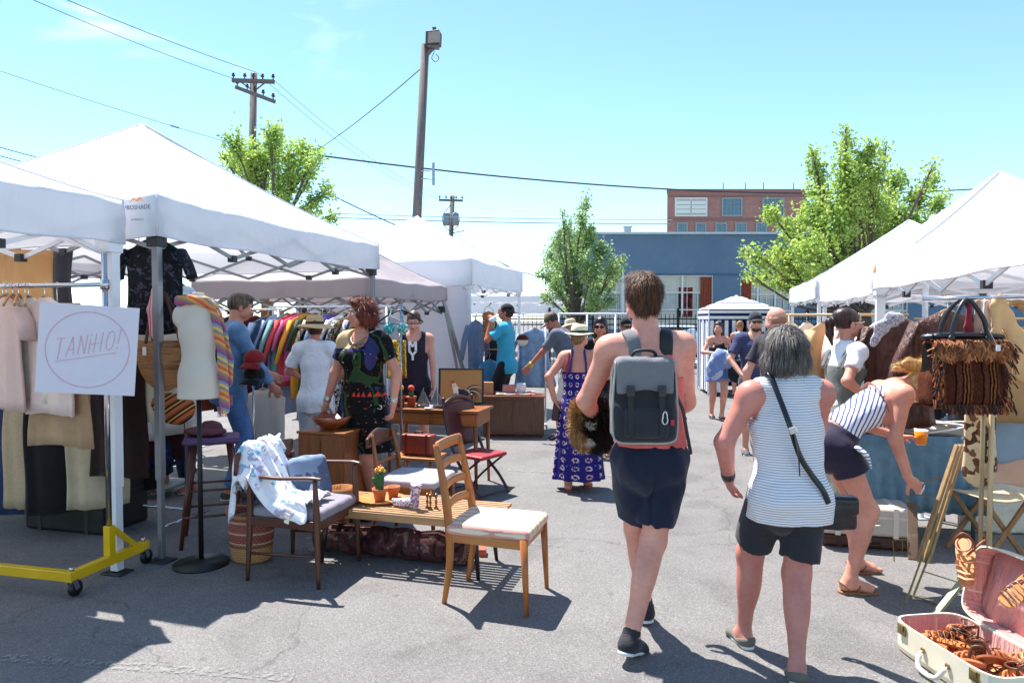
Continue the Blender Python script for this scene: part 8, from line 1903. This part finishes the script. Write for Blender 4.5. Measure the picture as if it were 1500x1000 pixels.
# rail that carries the bags
def bagrail():
    a, b = P(1352, 438, 3.64), P(1570, 432, 3.5); r = thing('bag_rail', 'chrome bar under the right canopy carrying the bags and scarves', 'rail', a)
    MB().tube([a, b], .010, 10).build('bar', chrome, r, True, world=True); 

bagrail()
# woven bag with peach scarf
c = P(1480, 612, 3.85); r = thing('woven_bag', 'large tan woven bag behind the fringed bag at the right edge', 'bag', c, R(-10)); r.scale = (1.2, 1, 1.15)
B = SD(.05); B.box((0, 0, .22), (.17, .09, .22), .08); B.ell((0, 0, .1), (.2, .1, .12)); sdobj('body', B.surf(.01, wr=(.006, 20)), weave('#9a7448', '#d0a878', 220), r)
for y in (-.05, .05): MB().tube(smooth_pts([(-.10, y, .42), (-.07, y, .52), (0, y, .56), (.07, y, .52), (.10, y, .42)]), .012, 8).build('handle', weave('#9a7448', '#d0a878', 220), r, True)
c = P(1464, 450, 3.6); r = thing('peach_scarf', 'peach gauze scarf knotted on the bar above the woven bag', 'scarf', c); r.scale = (.95, .7, 1.0); B = SD(.03)
B.chain([(-.02, 0, .0), (.0, 0, .02), (.04, 0, -.06), (.10, 0, -.16), (.14, 0, -.34)], [.03, .04, .045, .05, .06], flat=(V3(0, 1, 0), .5)); B.chain([(-.02, 0, 0), (-.03, -.02, -.14), (-.02, -.02, -.28)], [.035, .03, .04], flat=(V3(0, 1, 0), .5))
sdobj('scarf', B.surf(.007, wr=(.014, 34, 3, (1, 1, .35))), cloth('#dcae7c', .1), r)
for k, (px, colr, nm) in enumerate(((1432, '#b89080', 'dusty rose'), (1445, '#d8b8a4', 'pale pink'), (1420, '#8c2a34', 'dark red'))):
    c = P(px, 445, 3.62); r = thing('hanging_scarf', f'{nm} scarf hanging behind the handles of the fringed bag', 'scarf', c); B = SD(.02); B.chain([(0, 0, .01), (.0, 0, -.12), (.01 * k, 0, -.25)], [.016, .022, .026], flat=(V3(0, 1, 0), .5)); sdobj('scarf', B.surf(.007, wr=(.006, 34, k, (1, 1, .3))), cloth(colr), r)
# floral cloth bag, blue cloth, cream board
c = P(1434, 695, 3.78); r = thing('floral_bag', 'cream bag with brown flower print hanging under the fringed bag', 'bag', c, R(6)); B = SD(.04); B.box((0, 0, .19), (.085, .03, .19), .03); B.cone((0, 0, .03), (-.01, 0, .34), .10, .07, flat=(V3(0, 1, 0), .35))
sdobj('body', B.surf(.006, wr=(.012, 24, 1, (1, 1, .4))), blobs(('#d4b890', '#d4b890', '#dcc49c', '#6a4030', '#7c5038', '#d8bc94', '#5a3428'), 30.0, dist=.03), r)
o = sheetthing('blue_grey_cloth', 'blue grey cloth draped at the right edge below the woven bag', 'cloth', 1456, 586, 1560, 676, 3.95, cloth('#8e9aa8', .06), .02, 16, seed=4)
o = sheetthing('peach_cloth', 'peach pink cloth hanging under the blue grey cloth', 'cloth', 1440, 668, 1560, 712, 4.0, cloth('#d8a890', .06), .02, 16, seed=6)
def creamboard():
    c = G(1500, 815); r = thing('cream_cover', 'stiff cream dust cover standing at the right edge behind the open suitcase', 'cover', (c.x + .16, c.y + .55, 0), R(-8))
    B = SD(.03); B.box((0, 0, .31), (.24, .05, .31), .03); sdobj('cover', B.surf(.012, wr=(.012, 12)), cloth('#d6ccba', .06, wr=.8), r)
creamboard()
# open suitcase
def suitcase():
    a, b, d = G(1322, 985, 0.0), G(1455, 1075, 0.0), None
    A = P(1315, 912, 3.02); 
    r = thing('open_suitcase', 'open cream suitcase with pink satin lining full of leather sandals', 'suitcase', (1.875, 3.40, 0), R(-82))
    L, W, H = .62, .37, .15                                          # local x along the front, y to the hinge
    cream = plain('#e6dcc4', .45, amt=.05, bump=.1); t = NT('satin'); n = t.noise(3.0, t.map((14, 14, 1.5)), 4, .6, .5); t.bump(n, .9, .02); pink = t.fin(t.ramp(n, [(.3, '#dc8c84'), (.7, '#f0b4aa')]), .4, sheen=.5)
    def tray(nm, depth, par=r, fn=None, d_=None):
        m = MB(); n = 40
        def rr(i, ins):
            a = 2 * PI * i / n + PI / n; k = 6; x = math.copysign(abs(math.cos(a)) ** (2 / k), math.cos(a)) * (L / 2 - ins); y = math.copysign(abs(math.sin(a)) ** (2 / k), math.sin(a)) * (W / 2 - ins); return x + L / 2, y + W / 2
        lv = [(.02, .0), (.004, .008), (0, .03), (0, depth), (.008, depth), (.008, .012)]
        pts = [[(*rr(i, ins), z) for i in range(n)] for ins, z in lv]
        m.v = [fn(Vector(p)) for rg in pts for p in rg]; m.f = [(i * n + j, i * n + (j + 1) % n, (i + 1) * n + (j + 1) % n, (i + 1) * n + j) for i in range(len(lv) - 1) for j in range(n)] + [tuple(range(n))[::-1], tuple(range((len(lv) - 1) * n, len(lv) * n))]; m.m = [0] * len(m.f)
        o = m.build(nm, cream, par, False)
        m = MB(); m.v = []; rows = 8
        for k in range(rows + 1):
            for i in range(n * 3):
                a = 2 * PI * i / (n * 3); kk = 6; ins = .011 + .004 * math.sin(i * 1.9) * (k < rows); x = math.copysign(abs(math.cos(a)) ** (2 / kk), math.cos(a)) * (L / 2 - ins) + L / 2; y = math.copysign(abs(math.sin(a)) ** (2 / kk), math.sin(a)) * (W / 2 - ins) + W / 2
                m.v.append(fn(Vector((x, y, .016 + (depth - .022) * k / rows))))
        N = n * 3; m.f = [(k * N + i, k * N + (i + 1) % N, (k + 1) * N + (i + 1) % N, (k + 1) * N + i) for k in range(rows) for i in range(N)] + [tuple(range(N))]; m.m = [0] * len(m.f); m.build('lining', pink, o, True); return o
    idf = lambda p: tuple(p)
    base = tray('base', H, fn=idf); ang = R(104)
    def lid(p):                                                     # hinge at y=W, z=H ; lid opened past upright
        y, z = W - p.y, p.z; y2 = W + .006; yy = (W - p.y); zz = p.z - H * .8
        q = Vector((0, (p.y - W), (H * .8 - p.z))); q = Matrix.Rotation(-ang, 3, 'X') @ q
        return (p.x, W + .004 + q.y, H + q.z)
    lid_o = tray('lid', H * .8, fn=lid)
    br = plain('#9a8a5c', .3, .85, .2)
    for x in (.09, L - .09):
        m = MB(); m.box((x, -.003, H - .03), (.055, .006, .05)); m.box((x, -.008, H - .02), (.03, .008, .028)); m.build('latch', br, r, bevel=.002)
    m = MB(); m.tube(smooth_pts([(L / 2 - .075, -.004, .085), (L / 2 - .075, -.02, .075), (L / 2 - .055, -.045, .03), (L / 2, -.05, .018), (L / 2 + .055, -.045, .03), (L / 2 + .075, -.02, .075), (L / 2 + .075, -.004, .085)]), [.004] * 7 + [.011] * 24 + [.004] * 6, 8); m.build('handle', plain('#e9dfd0', .4), r, True)
    for s in (-1, 1): MB().box((L / 2 + s * .075, -.006, .088), (.022, .008, .022)).build('handle_ring', br, r, bevel=.002)
    w_ = wmat(r); return r, w_, L, W, H, lid
sc_, wsc, sL, sW, sH, lidf = suitcase()
def sandal(label, M4, s=1.0, c1='#b5703c', c2='#7a4422', strappy=True, seed=0, group='leather sandals in the open suitcase', print_=False):
    r = thing('leather_sandal', label, 'sandal', (0, 0, 0), 0, group); r.matrix_basis = M4
    tan = plain(c1, .5, amt=.2, bump=.15); dkm = plain(c2, .45, amt=.2); k = s
    m = MB(); pts = [(-.028, -.105), (0, -.12), (.028, -.105), (.030, -.03), (.042, .05), (.036, .10), (.008, .128), (-.024, .112), (-.040, .06), (-.032, -.02)]
    pp = smooth_pts([Vector((x * k, y * k, 0)) for x, y in pts + pts[:1]], 3)[:-1]; m.prism([(p.x, p.y) for p in pp], .010 * k, Matrix.Rotation(PI / 2, 3, 'X')); m.v = [(x, -y if False else y, z) for x, y, z in m.v]; m.build('sole', tan, r)
    top = blobs(('#b04038', '#e0d0b0', '#3a4a7a', '#d0a040', '#20201e'), 60.0) if print_ else tan
    ys = (.085, .06, .035, .01, -.02) if strappy else (.07,)
    for y in ys:
        w = .036 if y > 0 else .030; hh = .03 + .02 * (.09 - y) / .1; m = MB(); m.tube(smooth_pts([(-w * k, y * k, .0), (-w * .8 * k, (y + .004) * k, hh * .7 * k), (0, (y + .012) * k, hh * k), (w * .8 * k, (y - .004) * k, hh * .7 * k), (w * k, y * k, 0)]), (.007 if strappy else .022) * k, 6, flat=(1, .3)); m.build('toe_strap', top, r, True)
    m = MB(); m.tube(smooth_pts([(-.03 * k, -.07 * k, 0), (-.032 * k, -.085 * k, .06 * k), (0, -.11 * k, .075 * k), (.032 * k, -.085 * k, .06 * k), (.03 * k, -.07 * k, 0)]), .008 * k, 6, flat=(1, .35)); m.build('heel_strap', dkm, r, True)
    m = MB(); m.tube([(.03 * k * math.cos(a), (-.055 + .042 * math.sin(a)) * k, (.075 + .012 * math.sin(a)) * k) for a in [2 * PI * j / 16 for j in range(16)]], .006 * k, 6, closed=True, flat=(1, .5)); m.build('ankle_strap', dkm, r, True)
q = random.Random(21); spots = [(.15, .12), (.16, .20), (.23, .13), (.30, .24), (.35, .11), (.42, .21), (.48, .11), (.53, .19), (.52, .27), (.21, .28), (.40, .29), (.18, .25)]
nm = ['at the left front corner of the suitcase', 'with black straps near the left side', 'second along the front edge', 'near the middle of the suitcase', 'third along the front edge', 'right of the middle of the suitcase', 'fourth along the front edge', 'at the right side of the suitcase', 'at the back right of the suitcase', 'at the back left of the suitcase', 'at the back middle of the suitcase', 'leaning on the left wall of the suitcase']
cols = ['#c07a48', '#1e1614', '#b5703c', '#d08a54', '#c98050', '#a8603a', '#b86a3a', '#c87a40', '#8a4a28', '#b06c40', '#c48450', '#a05a34']
for i, (x, y) in enumerate(spots):
    M4 = Matrix.Translation(wsc @ Vector((x, y, .045 + .035 * (i % 3)))) @ Matrix.Rotation(ROWA + q.uniform(-2, 2), 4, 'Z') @ Matrix.Rotation(q.uniform(-.5, .5), 4, 'X') @ Matrix.Rotation(q.uniform(-.8, .8), 4, 'Y')
    sandal('flat strappy leather sandal ' + nm[i], M4, .92, cols[i], '#5a3018' if i != 1 else '#14100e', True, i)
def onlid(x, y, z): return wsc @ Vector(lidf(Vector((x, y, z))))
for i, (x, lab, pr) in enumerate(((.05, 'tan gladiator sandal hooked over the left corner of the suitcase lid', False), (.36, 'multicoloured woven sandal hooked over the top of the suitcase lid', True))):
    c = onlid(x, .02, .11) + Vector((-.10, -.02, -.07 - .02 * i))
    M4 = Matrix.Translation(c) @ Matrix.Rotation(R(150 if i == 0 else 112), 4, 'Z') @ Matrix.Rotation(R(-48 if i == 0 else -20), 4, 'X') @ Matrix.Rotation(R(10 if i == 0 else -38), 4, 'Y'); sandal(lab, M4, 1.05, '#d0905c', '#8a4a26', True, 30 + i, 'sandals hooked on the suitcase lid', pr)
    m = MB(); a = M4.to_translation(); m.tube(smooth_pts([a + Vector((0, 0, .03)), a.lerp(onlid(x, .0, .1), .6) + Vector((0, -.02, .05)), onlid(x, -.0, .1) + Vector((0, 0, .02))]), .006, 6); o = m.build('sandal_lace', plain('#8a4a26', .5), None, True, loc=a); tag(o, ['brown lace tying the tan sandal to the lid', 'brown lace tying the woven sandal to the lid'][i], 'lace')
# folding frame rack leaning
def frames():
    r = thing('folding_stand', 'folded brass and wood easel leaning beside the bending woman', 'stand', G(1370, 850)); br = plain('#8a7444', .35, .7, .2); wd = wood('#7a6038', '#a8885a', 'z')
    T_ = lambda px, py, Y: P(px, py, Y)
    for k in range(3): MB().bar(T_(1405 - 3 + k * 5, 652, 4.25 + .03 * k), T_(1345 + k * 7, 822, 4.02 + .03 * k), .022, .03).build('slat', wd, r, world=True, bevel=.003)
    for k, (a, b) in enumerate((((1352, 812, 4.0), (1326, 884, 3.95)), ((1362, 812, 4.05), (1338, 872, 4.05)))): MB().tube([T_(*a), G(b[0], b[1], .01)], .006, 8).build('wire_leg', br, r, world=True)
    MB().tube([G(1338, 872, .01), G(1372, 884, .01)], .005, 6).build('wire_foot', br, r, world=True); MB().tube([T_(1352, 836, 4.0), T_(1412, 855, 4.1)], .004, 6).build('tie_wire', br, r, world=True)
    MB().bar(T_(1412, 848, 3.75), G(1366, 905, .02), .03, .02).build('brace', wood('#7c7a58', '#9c9874', 'z'), r, world=True)
    for (a, b) in (((1330, 708, 4.3), (1390, 698, 4.3)), ((1333, 712, 4.3), (1380, 742, 4.3)), ((1325, 722, 4.2), (1345, 760, 4.2)), ((1308, 792, 4.1), (1310, 822, 4.1)), ((1310, 790, 4.1), (1330, 790, 4.1)), ((1322, 785, 4.1), (1322, 815, 4.1))):
        MB().tube([T_(*a), T_(*b)], .0035, 6).build('wire', br, r, world=True)
frames()
o = MB().bar(P(1336, 736, 4.2), P(1338, 820, 4.05), .055, .02).build('cloth_strip', cloth('#6a5648'), None, bevel=.004, loc=P(1337, 780, 4.1)); tag(o, 'brown leather strip held by the bending woman', 'strap')
# table with blue cloth, jewellery and hangers
def table():
    r = rowthing('display_table', 'table with a long blue cloth and black top under the right canopy', 'table', 3.0, 5.35, 0, 4)
    zt = .76; MB().box((0, 0, zt), (.95, .60, .03)).build('top', cloth('#1d1416'), r, bevel=.005)
    for sx in (-1, 1):
        for sy in (-1, 1): MB().tube([(sx * .42, sy * .26, 0), (sx * .42, sy * .26, zt - .02)], .015).build('leg', chrome, r, True)
    m = MB(); n = 150; rows = 8; per = [(-.48, .31), (-.48, -.31), (.48, -.31), (.48, .31)]
    def pt(u):
        s = u * 2.2
        if s < .62: return Vector((-.48, .31 - s, 0)), Vector((-1, 0, 0))
        if s < 1.58: return Vector((-.48 + s - .62, -.31, 0)), Vector((0, -1, 0))
        return Vector((.48, -.31 + s - 1.58, 0)), Vector((1, 0, 0))
    m.grid(lambda u, v: (lambda p, nn: p + nn * (.016 * (1 + math.sin(u * 150)) * (.3 + v) + .01) + Vector((0, 0, zt + .012 - v * .56)))(*pt(u)), n, rows)
    m.build('blue_cloth', cloth('#5f7f92', .2, wr=.8), r, True, solid=.004)
    w_ = wmat(r); q = random.Random(5)
    labs = ['nearest the orange cup', 'at the back of the table', 'beside the floral bag', 'looped over the front edge', 'at the middle of the table']
    for k in range(5):
        c = w_ @ Vector((-.34 + .17 * k, -.12 + .1 * (k % 3), zt + .03)); t_ = thing('white_belt', 'white leather belt coiled on the black table top, ' + labs[k], 'belt', c, q.random() * 3, 'white belts on the black table'); rr = .12 + .05 * q.random()
        MB().tube([(rr * math.cos(a) * (1 + .2 * a), rr * .7 * math.sin(a) * (1 + .15 * a), .02 + .03 * math.sin(a * 1.3)) for a in [j * .32 for j in range(24)]], .010, 5, flat=(.35, 1)).build('strap', plain('#d8d0c8', .4), t_, True)
        MB().tube([(rr + .03 * math.cos(a), .03 * math.sin(a), .03) for a in [2 * PI * j / 8 for j in range(8)]], .003, 5, closed=True).build('buckle', plain('#c0a868', .3, .9), t_, True)
table()
trunk('pale grey vintage trunk on the asphalt below the blue table cloth', (2.52, 4.97, .10), ROWA + R(2), (.62, .32, .20), plain('#b3a9a0', .5, amt=.06), plain('#c9c0b4', .5), 'vintage_trunk')
trunk('brown case lying flat under the pale grey vintage trunk', (2.54, 5.0, 0), ROWA + R(2), (.60, .32, .095), plain('#4a2a22', .5, amt=.1), plain('#3a201a', .5), 'flat_case')
def xstool(x, y, rz, label):
    r = thing('folding_stool', label, 'stool', (x, y, 0), rz); wd = wood('#7a5434', '#a87c50', 'z')
    for s in (-1, 1): 
        MB().bar((-.17, s * .16, 0), (.17, s * .16, .42), .022, .03).build('leg', wd, r, bevel=.003); MB().bar((.17, s * .135, 0), (-.17, s * .135, .42), .022, .03).build('leg', wd, r, bevel=.003)
    m = MB(); m.grid(lambda u, v: ((u - .5) * .36, (v - .5) * .34, .43 - .03 * math.cos((u - .5) * 3)), 8, 4); m.build('seat', cloth('#b8a888'), r, True, solid=.008)
xstool(3.28, 4.75, R(10), 'wooden folding stool with crossed legs under the right table')
xstool(3.05, 5.0 - .75, R(0), 'wooden crossed leg stool nearer the floral bag') if False else None
# jackets and clothes behind the table
lm = NT('brown_leather'); lm.bump(lm.noise(10, lm.map((1.4, 1, .45)), 5, .6, 1.5), 1.0, .05); leam = lm.fin(lm.ramp(lm.noise(5), [(.3, '#3c1c14'), (.7, '#64352a')]), .42)
garment('brown leather jacket with gathered yoke hanging behind the blonde woman', 'jacket', P(1318, 452, 5.15), R(-12), leam, w=.52, L=.78, sl='long', seed=140, t=.09, fold=.02, flare=1.1)
garment('dark red brown leather jacket hanging right of the other leather jacket', 'jacket', P(1388, 440, 4.6), R(-6), leam, w=.46, L=.62, sl='long', seed=141, t=.09, fold=.02)
r = thing('patterned_shawl', 'grey and white snake print shawl draped over the leather jacket shoulder', 'shawl', P(1308, 480, 4.95), 0); r.scale = (.9, .6, .8); B = SD(.03); B.chain([(.05, 0, .08), (-.02, -.03, .07), (-.11, -.05, .0), (-.17, -.05, -.14)], [.05, .06, .055, .035], flat=(V3(0, 1, 0), .6)); B.ell((.0, -.02, .10), (.07, .05, .04)); sdobj('shawl', B.surf(.008, wr=(.012, 30)), blobs(('#b4b0b8', '#e0dce0', '#6a6874', '#c8c4cc'), 34.0), r)
rail2('clothes_rail', 'wooden topped clothes rail behind the dark haired woman on the right', 2.75, 6.9, 3.6, 6.4, 1.66, wood('#b08858', '#d8b484', 'x'), base=False)
row(2.70, 6.95, 3.62, 6.38, 1.655, [('cream knit', 'top', cloth('#dccdb0'), .8, 'long'), ('ivory blouse', 'top', cloth('#e8e0d4'), .75, 'mid'), ('straw coloured dress', 'top', cloth('#c8a878'), 1.0, 'mid'), ('pale pink blouse', 'top', cloth('#e0b8ac'), .8, 'mid'), ('maroon skirt', 'skirt', cloth('#5a1c24'), .95, None), ('white shirt', 'top', cloth('#eceaea'), .85, 'long'), ('beige coat', 'top', cloth('#b89c78'), 1.05, 'long')], 'clothes on the wooden rail', 'the wooden rail', ROWA + R(50), 150)
rail2('clothes_rail', 'wooden clothes rail of red and dark garments under the near right tent', 3.7, 6.3, 5.0, 5.6, 1.62, wood('#b08858', '#d8b484', 'x'), base=False)
row(3.72, 6.28, 5.0, 5.6, 1.615, [('navy blazer', 'top', cloth('#1f2638'), .8, 'long'), ('grey cardigan', 'top', cloth('#6a6a70'), .8, 'long'), ('brick dress', 'top', cloth('#8a3c2c'), 1.05, 'mid'), ('tan coat', 'top', cloth('#a88454'), 1.05, 'long'), ('rose shirt', 'top', cloth('#c88c80'), .8, 'mid'), ('black dress', 'top', cloth('#16161a'), 1.1, None), ('blue shirt', 'top', cloth('#5c7ca4'), .8, 'long'), ('red tunic', 'top', cloth('#a83230'), .85, 'mid')], 'clothes on the red and dark rail', 'the red and dark rail', ROWA + R(55), 170)
